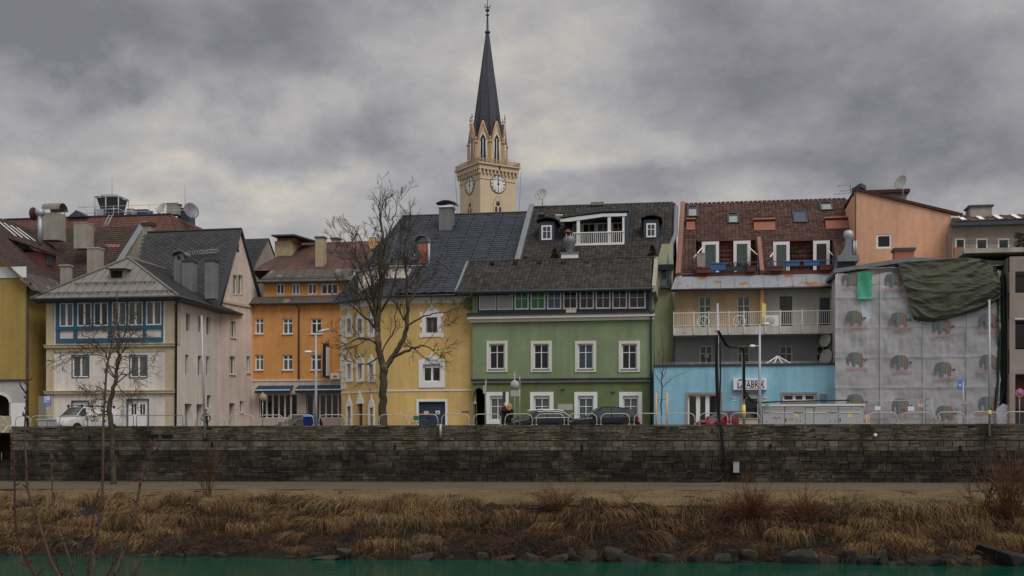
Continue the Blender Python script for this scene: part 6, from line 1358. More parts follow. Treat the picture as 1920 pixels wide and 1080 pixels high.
 mb = MB(); q = [w.pt(*w.pix(x, y), .75) for x, y in ((1833, 487), (1840, 490), (1850, 499), (1842, 497), (1834, 495))]; mb.prism(q, w.n * -.05); mb.build('torn_flap', M['black_metal'], t)
 # dark green sheet down the right edge
 t = thing('green_sheet', 'dark green scaffold sheet bunched down the right edge of the netting', 'sheet', w.pt(L, 0, 0)); vs = []; nu, nv = 26, 70
 for j in range(nv + 1):
  for i in range(nu + 1):
   u, v = i / nu, j / nv; y = lerp(512, 768, v); xl_ = 1866 + 6 * math.sin(v * 3) - 4 * v; xr_ = 1893 + 2 * math.sin(v * 4) + 6 * v - (14 * max(0, (v - .85) / .15)); s, z = w.pix(lerp(xl_, xr_, u), y); d = .1 + .16 * math.sin(u * 13 + 2.5 * noise.noise(Vector((u, v * 4, 0)))) + .12 * noise.noise(Vector((u * 3, v * 8, 0))) - .5 * u
   vs.append(w.pt(s, z, d))
 mb = MB(); mb.add(vs, [(j * (nu + 1) + i, j * (nu + 1) + i + 1, (j + 1) * (nu + 1) + i + 1, (j + 1) * (nu + 1) + i) for j in range(nv) for i in range(nu)], 0, True); mb.build('sheet', M['tarp_green'], t)
 mb = MB(); q = [w.pt(*w.pix(x, y), .3) for x, y in ((1867, 800), (1866, 768), (1878, 757), (1897, 763), (1898, 800))]; mb.prism(q, w.n * -.04); mb.build('net_skirt', M['netting'], nt)
build_netted()
# ================================================================ CHURCH TOWER
def build_church():
 T = 240.0; k = T / FPX; c = PT(914, 300, T); zz = lambda py: CZ + (HZ - py) * k
 h = thing('church_tower', 'cream church tower with clock faces, gabled octagonal belfry and tall dark slate spire', 'church tower', (c.x, c.y, 0))
 Mx = Matrix.Translation((c.x, c.y, 0)) @ Matrix.Rotation(R_(32) + TH, 4, 'Z')
 def mbm(): return MB(Mx)
 def faceM(i): return Mx @ Matrix.Rotation(i * math.pi / 2, 4, 'Z')
 s = 4.12; zc = zz(342)
 mb = mbm(); mb.box(-s, s, -s, s, 0, zc); mb.build('shaft', M['tower_plaster'], h)
 mb = mbm(); zt = zz(320)
 mb.box(-s - .12, s + .12, -s - .12, s + .12, zz(346), zz(344)); mb.box(-s - .55, s + .55, -s - .55, s + .55, zz(328.5), zt); mb.box(-s - .9, s + .9, -s - .9, s + .9, zt - .002, zt + .28); mb.box(-s - .05, s + .05, -s - .05, s + .05, zz(344) - .002, zz(328))
 mb.build('cornice', M['tower_plaster'], h)
 mb = MB()
 for f in range(4):
  mb.M = faceM(f)
  for q in range(11): x = lerp(-s - .2, s + .2, q / 10); mb.box(x - .13, x + .13, -s - .5, -s, zz(336), zz(328)); mb.lathe((x, -s - .25, zz(337)), [(.05, -.1), (.16, .05), (.2, .25)], 6)
 mb.build('corbels', M['tower_plaster'], h)
 mb = MB()
 for f in range(4):
  mb.M = faceM(f)
  for zr in (zz(317.5), zz(310)): mb.box(-s - .75, s + .75, -s - .72, -s - .62, zr - .06, zr + .06)
  for q in range(37): x = lerp(-s - .7, s + .7, q / 36); mb.box(x - .03, x + .03, -s - .70, -s - .64, zz(318), zz(310))
  for q in range(18): x = lerp(-s - .6, s + .6, (q + .5) / 18); mb.lathe((x, -s - .68, zz(314)), [(.08, -.02), (.16, -.02), (.16, .02), (.08, .02)], 8, 'y')
 mb.build('balustrade', M['tower_trim'], h)
 mb = mbm(); mb.box(-s - .85, s + .85, -s - .85, s + .85, zt + .282, zt + .34); mb.build('gallery_floor', M['dark_zinc'], h)
 mb = mbm()
 for sx in (-1, 1):
  for sy in (-1, 1): mb.tube([(sx * (s + .1), sy * (s + .1), zz(318)), (sx * (s - .1), sy * (s - .1), zz(303)), (sx * 2.6, sy * 2.6, zz(301)), (sx * 2.2, sy * 2.2, zz(312))], .05, 5)
 mb.build('hoop_rails', M['galv'], h)
 # clocks, numerals, trefoil windows
 num = ['XII', 'I', 'II', 'III', 'IV', 'V', 'VI', 'VII', 'VIII', 'IX', 'X', 'XI']
 for f in range(4):
  F_ = faceM(f); cz = zz(352.5); R = 1.72
  mb = MB(F_); mb.lathe((0, -s - .06, cz), [(.02, -.06), (R, -.06), (R, .05), (.02, .05)], 36, 'y', sm=False); co = mb.build('clock', M['clock_white'], h)
  mb = MB(F_); mb.lathe((0, -s - .12, cz), [(R - .02, -.03), (R + .1, -.03), (R + .1, .1), (R - .02, .1)], 36, 'y'); mb.lathe((0, -s - .125, cz), [(R * .62, -.004), (R * .64, -.004), (R * .64, .004), (R * .62, .004)], 36, 'y'); mb.build('clock_rim', M['ink'], co)
  if f in (0, 3):
   for i, nn in enumerate(num):
    th = i * math.pi / 6; rr = R * .82; P = Matrix.Translation((rr * math.sin(th), -s - .135, cz + rr * math.cos(th)))
    text_mb(nn, .46, F_ @ P @ Matrix.Rotation(R_(90), 4, 'X') @ Matrix.Rotation(-th, 4, 'Z'), .004, M['ink'], 'numeral', co, bold=.015)
  mb = MB(F_); y = -s - .15; mb.prism([(-.12, y, cz - .15), (.12, y, cz - .15), (.07, y, cz + R * .62), (0, y, cz + R * .72), (-.07, y, cz + R * .62)], (0, -.02, 0)); mb.prism([(-.05, y - .03, cz + .2), (.05, y - .03, cz + .2), (.03, y - .03, cz - R * .8), (-.03, y - .03, cz - R * .8)], (0, -.02, 0)); mb.lathe((0, y - .02, cz), [(.02, -.05), (.22, -.03), (.22, .02), (.02, .02)], 12, 'y'); mb.build('hands', M['ink'], co)
  zt3 = zz(384); mb = MB(F_); ow = 1.15
  arch = [(-ow, zz(404))] + [(-ow * math.cos(t * math.pi / 2 / 6) if True else 0, zz(393) + (zt3 + 1.0 - zz(393)) * math.sin(t * math.pi / 2 / 6)) for t in range(7)] + [(ow * math.cos(t * math.pi / 2 / 6), zz(393) + (zt3 + 1.0 - zz(393)) * math.sin(t * math.pi / 2 / 6)) for t in range(5, -1, -1)] + [(ow, zz(404))]
  inn = [(x * .85, z - .25) for x, z in arch]
  mb.prism([(x, -s - .03, z) for x, z in arch], (0, .05, 0)); po = mb.build('window_arch', M['tower_trim'], h)
  mb = MB(F_); mb.prism([(x, -s - .05, z) for x, z in inn], (0, .03, 0)); mb.build('tracery', M['tower_plaster'], po)
  mb = MB(F_); mb.lathe((0, -s - .07, zz(388)), [(.02, -.01), (.5, -.01), (.5, .02)], 14, 'y')
  for sx in (-.45, .45):
   mb.prism([(sx - .27, -s - .08, zz(404)), (sx + .27, -s - .08, zz(404)), (sx + .27, -s - .08, zz(396)), (sx, -s - .08, zz(393)), (sx - .27, -s - .08, zz(396))], (0, .02, 0))
  mb.build('glazing', G['blue'], po)
 mb = MB(faceM(0)); mb.box(-.1, .2, -s - .6, -s - .54, zz(327), zz(320.5)); mb.build('vent_slot', M['ink'], h)
 # octagon
 R = 3.85; zb, zv, za = zt + .3, zz(274), zz(235)
 cor = [Vector((R * math.cos(R_(22.5 + 45 * i)), R * math.sin(R_(22.5 + 45 * i)), 0)) for i in range(8)]
 mb = mbm(); tr = mbm(); wn_ = mbm(); tc_ = mbm(); ro = mbm(); cxs = []
 rs = lambda z: lerp(3.35, .30, (z - zv) / (zz(60) - zv))
 for i in range(8):
  a, b = cor[i], cor[(i + 1) % 8]; m = (a + b) / 2; nn = m.normalized(); t = (b - a).normalized(); hw = (b - a).length / 2
  Z = lambda v, z: Vector((v.x, v.y, z))
  mb.poly([Z(a, zb), Z(b, zb), Z(b, zv), Z(m, za - .4), Z(a, zv)])
  f = lambda x, z, d: Z(m + t * x + nn * d, z)
  for q0, q1 in ((f(-hw, zv - .2, .08), f(0, za, .08)), (f(hw, zv - .2, .08), f(0, za, .08))): tr.tube([q0, q1], .17, 5)
  zl0, zl1 = zb + .3, zz(272)
  P = [(-.62, zl0), (.62, zl0), (.62, zl1), (.45, zl1 + .8), (0, zl1 + 1.5), (-.45, zl1 + .8), (-.62, zl1)]
  wn_.poly([f(x, z, .04) for x, z in P])
  tc_.prism([f(-.07, zl0, .10), f(.07, zl0, .10), f(.07, zl1 + .5, .10), f(-.07, zl1 + .5, .10)], nn * -.05); tc_.tube([f(x, z, .08) for x, z in P[2:]] , .09, 5); tc_.tube([f(-.62, zl0, .08), f(-.62, zl1, .08)], .08, 5); tc_.tube([f(.62, zl0, .08), f(.62, zl1, .08)], .08, 5)
  rin = rs(za) * .9; back = Z(nn * rin, za - .02); ap = f(0, za, .15)
  ra, rb = Z(a * 1.02, zv), Z(b * 1.02, zv)
  ro.poly([ra, ap, back]); ro.poly([rb, ap, back]); ro.poly([Z(a * .8, zv), ra, back]); ro.poly([Z(b * .8, zv), rb, back])
  cx = mbm(); cxs.append(cx); q = f(0, za, .1); cx.tube([q, q + Vector((0, 0, 1.7))], .07, 5); cx.tube([q + t * -.4 + Vector((0, 0, 1.15)), q + t * .4 + Vector((0, 0, 1.15))], .07, 5); cx.lathe(q + Vector((0, 0, .4)), [(.05, -.12), (.2, 0), (.05, .12)], 6); cx.lathe(q + Vector((0, 0, 1.75)), [(.05, -.1), (.13, 0), (.05, .1)], 6)
  for sg in (-1, 1): cx.lathe(q + t * .42 * sg + Vector((0, 0, 1.15)), [(.04, -.1), (.12, 0), (.04, .1)], 6)
  tr.tube([Z(a * 1.01, zb), Z(a * 1.01, zv)], .3, 6, sm=False); tr.lathe(Z(a * 1.01, zv), [(.3, -.3), (.48, -.1), (.48, .12), (.3, .3)], 6); tr.tube([Z(a * 1.02, zv + .2), Z(a * 1.0, zv + 1.1)], .16, 5)
 mb.build('belfry', M['tower_plaster'], h); tr.build('belfry_trim', M['tower_trim'], h); o = wn_.build('belfry_window', G['dark'], h); tc_.build('belfry_tracery', M['clock_white'], h); ro.build('gable_roof', M['spire_slate'], h); [q.build('cross_finial', M['dark_frame'], h) for q in cxs]
 sp = mbm(); zs0, zs1 = zv, zz(62); n = 34
 for i in range(8):
  a, b = cor[i].normalized(), cor[(i + 1) % 8].normalized()
  for j in range(n):
   z0, z1 = lerp(zs0, zs1, j / n), lerp(zs0, zs1, (j + 1) / n); r0, r1 = rs(z0), rs(z1); m = max(1, round(6 * (1 - j / n)))
   for q in range(m):
    u0, u1 = q / m, (q + 1) / m; L_ = .02
    P = [lerp(a, b, u0) * (r0 + L_), lerp(a, b, u1) * (r0 + L_), lerp(a, b, u1) * r1, lerp(a, b, u0) * r1]
    sp.add([Vector((P[0].x, P[0].y, z0)), Vector((P[1].x, P[1].y, z0)), Vector((P[2].x, P[2].y, z1)), Vector((P[3].x, P[3].y, z1))], [(0, 1, 2, 3)])
 sp.build('spire', M['spire_slate'], h)
 sp = mbm()
 for i in range(8): a = cor[i].normalized(); sp.tube([a * rs(zs0) + Vector((0, 0, zs0)), a * .3 + Vector((0, 0, zs1))], [.12, .05], 5)
 sp.build('spire_ribs', M['dark_frame'], h)
 fi = mbm(); fi.lathe((0, 0, zz(62)), [(.3, -.2), (.6, .1), (.55, .3), (.25, .5), (.2, 2.6), (.14, 3.4), (.35, 3.6), (.35, 3.8), (.12, 4.0), (.1, 4.3), (.42, 4.5), (.42, 4.8), (.1, 5.0), (.07, 6.6), (.02, 8.2)], 10)
 z = zz(62) + 5.2
 for q in range(4): t = q * math.pi / 2 + .4; fi.tube([(0, 0, z), (.75 * math.cos(t), .75 * math.sin(t), z + .1), (.8 * math.cos(t), .8 * math.sin(t), z + .45)], .07, 5)
 fi.build('finial', M['dark_frame'], h)
 w_ = MB(); r_ = mbm()
 for px, x1 in ((853, 858), (977, 973)):
  a = PT(px, 322, T - 2); b = PT(x1, 402, T - 2); w_.tube([a, b], .03, 4)
 w_.build('lightning_cable', M['dark_zinc'], h)
build_church()
# ================================================================ GROUND, WALL, BANK, RIVER
def zbase(X): return -2.97 + .0033 * (X + 5)
def vpath(X): return 63.6 + .015 * (max(-60, min(40, X)) + 5)
def vedge(X): return 58.6 + 3.0 * max(0, min(1, (-X - 2) / 28)) + .03 * (max(-60, min(40, X)) + 8) + .6 * noise.noise(Vector((X * .09, 0, 0))) + .35 * noise.noise(Vector((X * .5, 0, 5)))
def vwat(X): return 53.1 + .06 * (max(-60, min(40, X)) + 8) + .5 * noise.noise(Vector((X * .16, 3, 0)))
ZW = -6.12
def bank_z(X, v):
 zb = zbase(X); vp, ve, vw = vpath(X), vedge(X), vwat(X)
 if v >= vp: return zb - .30 * (69 - v) / (69 - vp)
 z1 = zb - .30
 if v >= ve: return z1 - .62 * (vp - v) / (vp - ve)
 z2 = z1 - .62; t = (ve - v) / (ve - vw)
 if t <= 1: return lerp(z2, ZW - .05, t ** .8 * .93 + .07 * t) + .42 * noise.noise(Vector((X * .45, v * .5, 1))) * min(1, t * 3) * min(1, (1.05 - t) * 5)
 return ZW - .05 - (t - 1) * 1.6
def st(name, mb, m, kind='structure'):
 o = mb.build(name, m); o['kind'] = kind; return o
M['asphalt'] = mat('asphalt', (.055, .053, .052), rough=.95, var=.15, scale=.3)
M['soil'] = mat('soil', (.010, .0075, .005), rough=1, var=.4, scale=.6, var2=.3, patch=((.026, .019, .011), .56, .15, .9), bump=.6, bscale=6)
M['path_gravel'] = mat('path_gravel', (.115, .088, .06), rough=1, var=.14, scale=.35, var2=.14, patch=((.08, .058, .036), .52, .2, .5, (.3, 1, 1)))
M['verge'] = mat('verge', (.155, .110, .056), rough=1, var=.2, scale=.5, var2=.2, patch=((.085, .075, .03), .5, .15, .35), bump=.5, bscale=9)
def sheet(xs, vs, zf, mb):
 V = [(x, v, zf(x, v)) for v in vs for x in xs]; n = len(xs)
 mb.add(V, [(j * n + i, j * n + i + 1, (j + 1) * n + i + 1, (j + 1) * n + i) for j in range(len(vs) - 1) for i in range(n - 1)], 0, True)
mb = MB(); mb.quad((-3000, 69.45, -.03), (3000, 69.45, -.03), (3000, 6000, -.03), (-3000, 6000, -.03)); st('ground', mb, M['asphalt'])
mb = MB(); mb.quad((-70, 69.45, -.004), (60, 69.45, -.004), (60, 84.4, -.004), (-70, 84.4, -.004)); mb.hexa([(-70, 79.6, -.003), (60, 79.6, -.003), (60, 85, -.003), (-70, 85, -.003), (-70, 79.6, .11), (60, 79.6, .11), (60, 85, .11), (-70, 85, .11)]); st('street', mb, mat('paving', (.10, .098, .094), rough=.95, var=.12, scale=.5, var2=.1))
XS = [-400, -200, -120, -90] + [-70 + .6 * i for i in range(217)] + [75, 100, 160, 400]
VS = [69.6] + [69 - .5 * i for i in range(20)] + [59.4 - .25 * i for i in range(34)] + [48, 44]
mb = MB(); sheet(XS, VS[::-1], bank_z, mb); st('river_bank', mb, M['soil'])
mb = MB(); n = len(XS); V = []
for x in XS: V += [(x, 69.02, bank_z(x, 69) + .012), (x, vpath(x) + .12 * noise.noise(Vector((x * .7, 0, 9))), bank_z(x, vpath(x) + .2) + .012)]
mb.add(V, [(2 * i, 2 * i + 1, 2 * i + 3, 2 * i + 2) for i in range(n - 1)]); st('path', mb, M['path_gravel'])
mb = MB(); V = []
for x in XS:
 for f in range(9): v = lerp(vpath(x) - .05, vedge(x) - .1, f / 8); V.append((x, v, bank_z(x, v) + .02 + .05 * noise.noise(Vector((x * .8, v * .8, 2)))))
mb.add(V, [(9 * i + j, 9 * i + j + 1, 9 * i + 10 + j, 9 * i + 9 + j) for i in range(n - 1) for j in range(8)], 0, True); st('verge', mb, M['verge'])
def watermat():
 m = mat('water', (.002, .07, .045), rough=.05, var=.1, scale=.2, spec=.5); t = m.node_tree; b = t.nodes['Principled BSDF']; b.inputs['IOR'].default_value = 1.33
 tco = t.nodes.new('ShaderNodeTexCoord'); mp = t.nodes.new('ShaderNodeMapping'); t.links.new(tco.outputs['Object'], mp.inputs[0]); mp.inputs['Scale'].default_value = (.9, 1.5, 1)
 n = t.nodes.new('ShaderNodeTexNoise'); t.links.new(mp.outputs[0], n.inputs['Vector']); n.inputs['Scale'].default_value = .9; n.inputs['Detail'].default_value = 5
 bp = t.nodes.new('ShaderNodeBump'); bp.inputs['Strength'].default_value = .36; bp.inputs['Distance'].default_value = .1; t.links.new(n.outputs[0], bp.inputs['Height']); t.links.new(bp.outputs[0], b.inputs['Normal']); return m
mb = MB(); mb.quad((-1500, 6, ZW), (1500, 6, ZW), (1500, 60, ZW), (-1500, 60, ZW)); st('river', mb, watermat())
mb = MB(); sheet([-1500, -200, -60, -30, -15, 0, 15, 60, 200, 1500], [-300, -40, -10, 0, 4, 8, 12, 16, 20], lambda x, v: -2.47 - .1 * max(0, v) - .0075 * max(0, v) ** 2 * (1 if v < 12 else 1.3), mb); st('near_bank', mb, M['verge'])
# ---------------- stone river wall
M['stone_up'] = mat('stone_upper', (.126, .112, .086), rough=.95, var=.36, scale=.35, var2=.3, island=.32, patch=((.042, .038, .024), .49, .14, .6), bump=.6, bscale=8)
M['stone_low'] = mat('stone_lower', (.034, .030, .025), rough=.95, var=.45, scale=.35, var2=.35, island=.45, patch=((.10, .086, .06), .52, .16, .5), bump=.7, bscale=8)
M['mortar'] = mat('mortar', ph(34, 32, 29), rough=1, var=.2)
def build_wall():
 v = 69.0; x0 = PV(21, 850, v).x; x1 = 40; zt = CZ + .0 + (HZ - 796.5) * (v / cT) / FPX; zl = PV(960, 826, v).z
 h = house('river_wall', 'long weathered stone retaining wall with a ledge, holding up the street above the path', 'wall', (x0 + x1) / 2, v + .3)
 W[h] = Vector(h.location)
 def stones(mb, zs, wmin, wmax, dep, rgh, mi=0):
  for za, zb in zip(zs, zs[1:]):
   x = x0 - random.random()
   while x < x1:
    wd = random.uniform(wmin, wmax); a, b = max(x0, x) + .005, min(x1, x + wd) - .005; x += wd
    if b - a < .05: continue
    hs = [(za, zb)]; zm_ = lerp(za, zb, random.uniform(.35, .65))
    if zb - za > .15 and random.random() < .3: hs = [(za, zm_), (zm_, zb)]
    for za_, zb_ in hs: one(mb, a, b, za_, zb_ + (random.uniform(-.02, .008) if wmin >= .8 else 0), v - dep - random.uniform(0, rgh), mi)
 def one(mb, a, b, za, zb, y, mi):
    j = lambda: random.uniform(-.02, .015)
    f = [(a + .012, y + j(), za + .009), (b - .012, y + j(), za + .009), (b - .012, y + j(), zb - .008), (a + .012, y + j(), zb - .008)]; k = [(a, v + .1, za + .006), (b, v + .1, za + .006), (b, v + .1, zb - .003), (a, v + .1, zb - .003)]
    mb.add(f + k, [(0, 1, 2, 3), (4, 5, 1, 0), (5, 6, 2, 1), (6, 7, 3, 2), (7, 4, 0, 3)], mi)
 up = [zl + .03]
 while up[-1] < zt - .22: up.append(up[-1] + random.choice((.08, .11, .15, .19)))
 up[-1] = zt - .13; mb = MB(); stones(mb, up, .2, 1.0, -.02, .035); mb.build('parapet', M['stone_up'], h)
 mb = MB(); stones(mb, [zt - .128, zt], .8, 1.3, .005, .03); mb.build('coping', M['stone_up'], h)
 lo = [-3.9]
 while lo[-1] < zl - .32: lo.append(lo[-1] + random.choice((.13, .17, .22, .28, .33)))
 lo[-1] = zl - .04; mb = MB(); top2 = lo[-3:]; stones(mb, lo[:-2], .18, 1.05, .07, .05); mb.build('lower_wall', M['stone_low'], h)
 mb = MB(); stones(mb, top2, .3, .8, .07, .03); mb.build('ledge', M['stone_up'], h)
 mb = MB(); mb.box(x0, x1, v + .02, v + .4, -4, zt - .01); mb.build('core', M['mortar'], h)
 mb = MB()
 for px, py in ((398, 833), (741, 838), (1091, 838), (1444, 837), (1800, 840), (575, 876), (925, 875), (1262, 872), (1631, 870), (168, 820)): p = PV(px, py, v - .07); mb.box(p.x - .07, p.x + .07, v - .135, v - .1, p.z - .14, p.z + .14)
 for px0, px1, py in ((278, 297, 818), (304, 324, 818)): a, b = PV(px0, py, v), PV(px1, py, v); mb.box(a.x, b.x, v - .06, v - .02, a.z - .1, a.z + .1)
 mb.build('weep_holes', M['black_cloth_and_voids'], h)
 p = PV(1641, 816, v); mb = MB(); mb.lathe((p.x, v - .06, p.z), [(.03, -.03), (.1, -.02), (.1, .02), (.03, .03)], 10, 'y'); mb.build('white_cap', M['sign_white'], h)
 return zt, v, x0
ZT, VW, WX0 = build_wall()
# stone stair left of the wall
def build_stair():
 t = thing('stone_stair', 'mossy stone stair climbing from the path beside the left end of the river wall', 'stairs', (WX0 - 3, 71, -3.3)); xl, xr = WX0 - 8, WX0 - .02; zb = zbase(WX0)
 n = 12; mb = MB(); zt = PV(10, 835, 73).z
 for i in range(n): y = 69.3 + i * .3; mb.box(xl, xr, y, y + .31 if i < n - 1 else y + 3, -4, lerp(zb, zt, (i + 1) / n))
 mb.build('steps', M['stone_low'], t)
 mb = MB(); mb.box(xl, xr, 74.6, 75, -3.5, -.05); mb.box(xr - .0, xr + .35, 69.3, 75, -3.6, -.05); mb.build('side_wall', M['stone_up'], t)
 mb = MB(); mb.tube([PV(3, 848, 70.5), PV(3, 848, 70.5) + Vector((0, 0, -.5))], .03, 5); a, b = PV(-30, 850, 73), PV(19, 795, 74.4); mb.tube([a, b], .04, 6); mb.tube([b, b - Vector((0, 0, .6))], .04, 6); q = PV(19, 797, 70); mb.box(q.x - 9, q.x, 69.9, 70.02, q.z - .04, q.z + .06); mb.build('handrail', M['rail_metal'], t)
 mb = MB(); a, b = PV(-30, 798, 76), PV(18, 780, 76); mb.box(a.x, b.x, 76, 76.2, -.1, b.z); tag(mb.build('low_wall', M['brick_yellow']), 'low tan parapet panel at the head of the stone stair', 'wall')
build_stair()
# ---------------- guard rails
RAILS = [(-20, 10), (29, 57), (58, 106), (111, 156), (164, 250), (256, 343), (351, 367), (375.5, 422), (429, 477), (483, 531), (538, 588), (598, 647), (656, 704), (711, 762), (772, 821), (828, 880), (888, 939), (947, 998), (1005.5, 1058), (1065.5, 1119), (1126.5, 1180), (1189, 1241), (1249, 1303), (1311, 1364.5), (1370, 1425), (1437, 1494), (1501, 1557), (1566, 1620), (1628, 1682), (1691, 1746), (1756, 1809), (1819, 1872), (1883, 1935)]
RL = ['at the head of the stone stair', 'short one before the white board of the ochre house', 'before the pale gate wall and the van nose', 'before the van windscreen', 'longest, square-cornered, before the van side and the tree', 'square-cornered, before the white double door', 'narrow stub, just left of the dark-clad man', 'behind the slim pole by the dark-clad man', 'before the pink gable house door', 'before the left half of the shop windows', 'before the grey hatchback rear', 'between the tall street lamp and the yellow house', 'before the three pointed doors of the yellow house', 'before the big bare tree trunk', 'before the navy door and the bicycle', 'before the plain wall right of the navy door', 'before the arched passage and the leftmost green ground window', 'before the dark-blue estate nose, right of the women', 'before the dark-blue estate rear', 'before the black car bonnet', 'before the black car rear door', 'before the corner of the green house and the staked sapling', 'before the blue wall left of the bar glass door', 'before the red car windscreen', 'before the red car rear and the beige box', 'before the left louvres of the grey cabinet', 'before the middle of the grey cabinet', 'before the right louvres of the grey cabinet', 'just right of the orange marker post', 'before the right part of the mesh fence', 'before the elephant right of the mesh fence', 'behind the tall pole with a yellow band', 'before the dark gateway at the right edge']
def build_rails():
 vr = VW + .25; zr = PV(1150, 775.5, vr).z
 for (a, b), lb in zip(RAILS, RL):
  p, q = PV(a, 790, vr), PV(b, 790, vr); sq = 'square' in lb; r = .05 if sq else min(.34, (q.x - p.x) * .45); mm = M['zinc'] if sq else M['rail_metal']; tr = .022 if sq else .027
  t = thing('guard_rail', 'grey tubular guard rail hoop, ' + lb, 'guard rail', ((p.x + q.x) / 2, vr, 0), 'guard rails along the wall top')
  P = [(p.x, vr, ZT - .01), (p.x, vr, zr - r)] + [(p.x + r - r * math.cos(k * math.pi / 12), vr, zr - r + r * math.sin(k * math.pi / 12)) for k in range(1, 7)]
  Q = [(q.x - (c[0] - p.x), vr, c[2]) for c in reversed(P)]
  mb = MB(); mb.tube(P + Q, tr, 8); mb.build('hoop', mm, t)
  mb = MB()
  for x in (p.x, q.x): mb = MB(); mb.lathe((x, vr, ZT), [(.09, 0), (.09, .02), (.045, .03)], 10); mb.build('base_plate', mm, t)
build_rails()
# ---------------- lamps and poles
def lamp(label, px, v, ytop, heads):
 p = PV(px, 800, v); zt = PV(px, ytop, v).z; t = thing('street_lamp', label, 'street lamp', (p.x, v, 0), 'street lamps on the quay')
 mb = MB(); mb.tube([(p.x, v, 0), (p.x, v, zt * .35), (p.x, v, zt)], [.1, .085, .06], 8); mb.build('pole', M['galv'], t)
 for dx_, y, ln, up in heads:
  z = PV(px, y, v).z; d = 1 if dx_ > 0 else -1; mb = MB(); mb.tube([(p.x, v, z - .1 * up), (p.x + d * .25, v - .02, z)], .045, 6); ar = mb.build('arm', M['galv'], t)
  mb = MB(); c = Vector((p.x + d * (.25 + ln / 2), v - .03, z + .05 * up)); vs = []
  for i, (f, wv, hv) in enumerate(((-.5, .05, .05), (-.3, .12, .08), (.1, .15, .1), (.38, .12, .08), (.5, .04, .04))): vs += [c + Vector((d * f * ln, wv * math.cos(a), hv * math.sin(a) + f * .28 * up * ln)) for a in [k * math.pi / 4 for k in range(8)]]
  mb.add(vs, [(i * 8 + k, i * 8 + (k + 1) % 8, i * 8 + 8 + (k + 1) % 8, i * 8 + 8 + k) for i in range(4) for k in range(8)] + [tuple(range(8)), tuple(range(32, 40))], 0, True); mb.build('lamp_head', M['pvc_white'], t)
lamp('grey two-headed street lamp before the orange house', 592.5, 70.3, 625, ((1, 621, .62, .7), (-1, 660, .5, .0)))
lamp('grey street lamp with two small heads beside the bar sign', 1424.5, 70.6, 608, ((.2, 608, .3, .0), (-1, 649, .34, .0)))
def hang_pole(label, px0, px1, y0, y1, r, m='galv', yellow=None):
 v = VW - .16; a, b = PV(px1, y1, v), PV(px0, y0, v); t = thing('metal_pole', label, 'pole', a); mb = MB(); mb.tube([a, b], [r, r * .8], 8); mb.build('pole', M[m], t); mb = MB()
 for f in (.04, .3) if y1 - y0 > 60 else (.15, .8): c = lerp(a, PV(px1, 797, v), f); mb.box(c.x - r - .04, c.x + r + .04, v - .02, v + .12, c.z - .03, c.z + .03)
 mb.build('bracket', M['dark_zinc'], t)
 if yellow: c = lerp(a, b, yellow); mb = MB(); mb.lathe(c - Vector((0, 0, .1)), [(r + .02, 0), (r + .03, .02), (r + .03, .2), (r + .02, .22)], 8); mb.build('band', M['yellow_paint'], t)
hang_pole('slim grey pole fixed to the wall in front of the pale side house', 378, 384.5, 592, 822, .075)
hang_pole('short pole stub on the wall below the yellow house', 826, 826, 795, 821, .09)
hang_pole('tall grey pole with a yellow band in front of the netting', 1855, 1855.5, 562, 817, .07, yellow=.17)
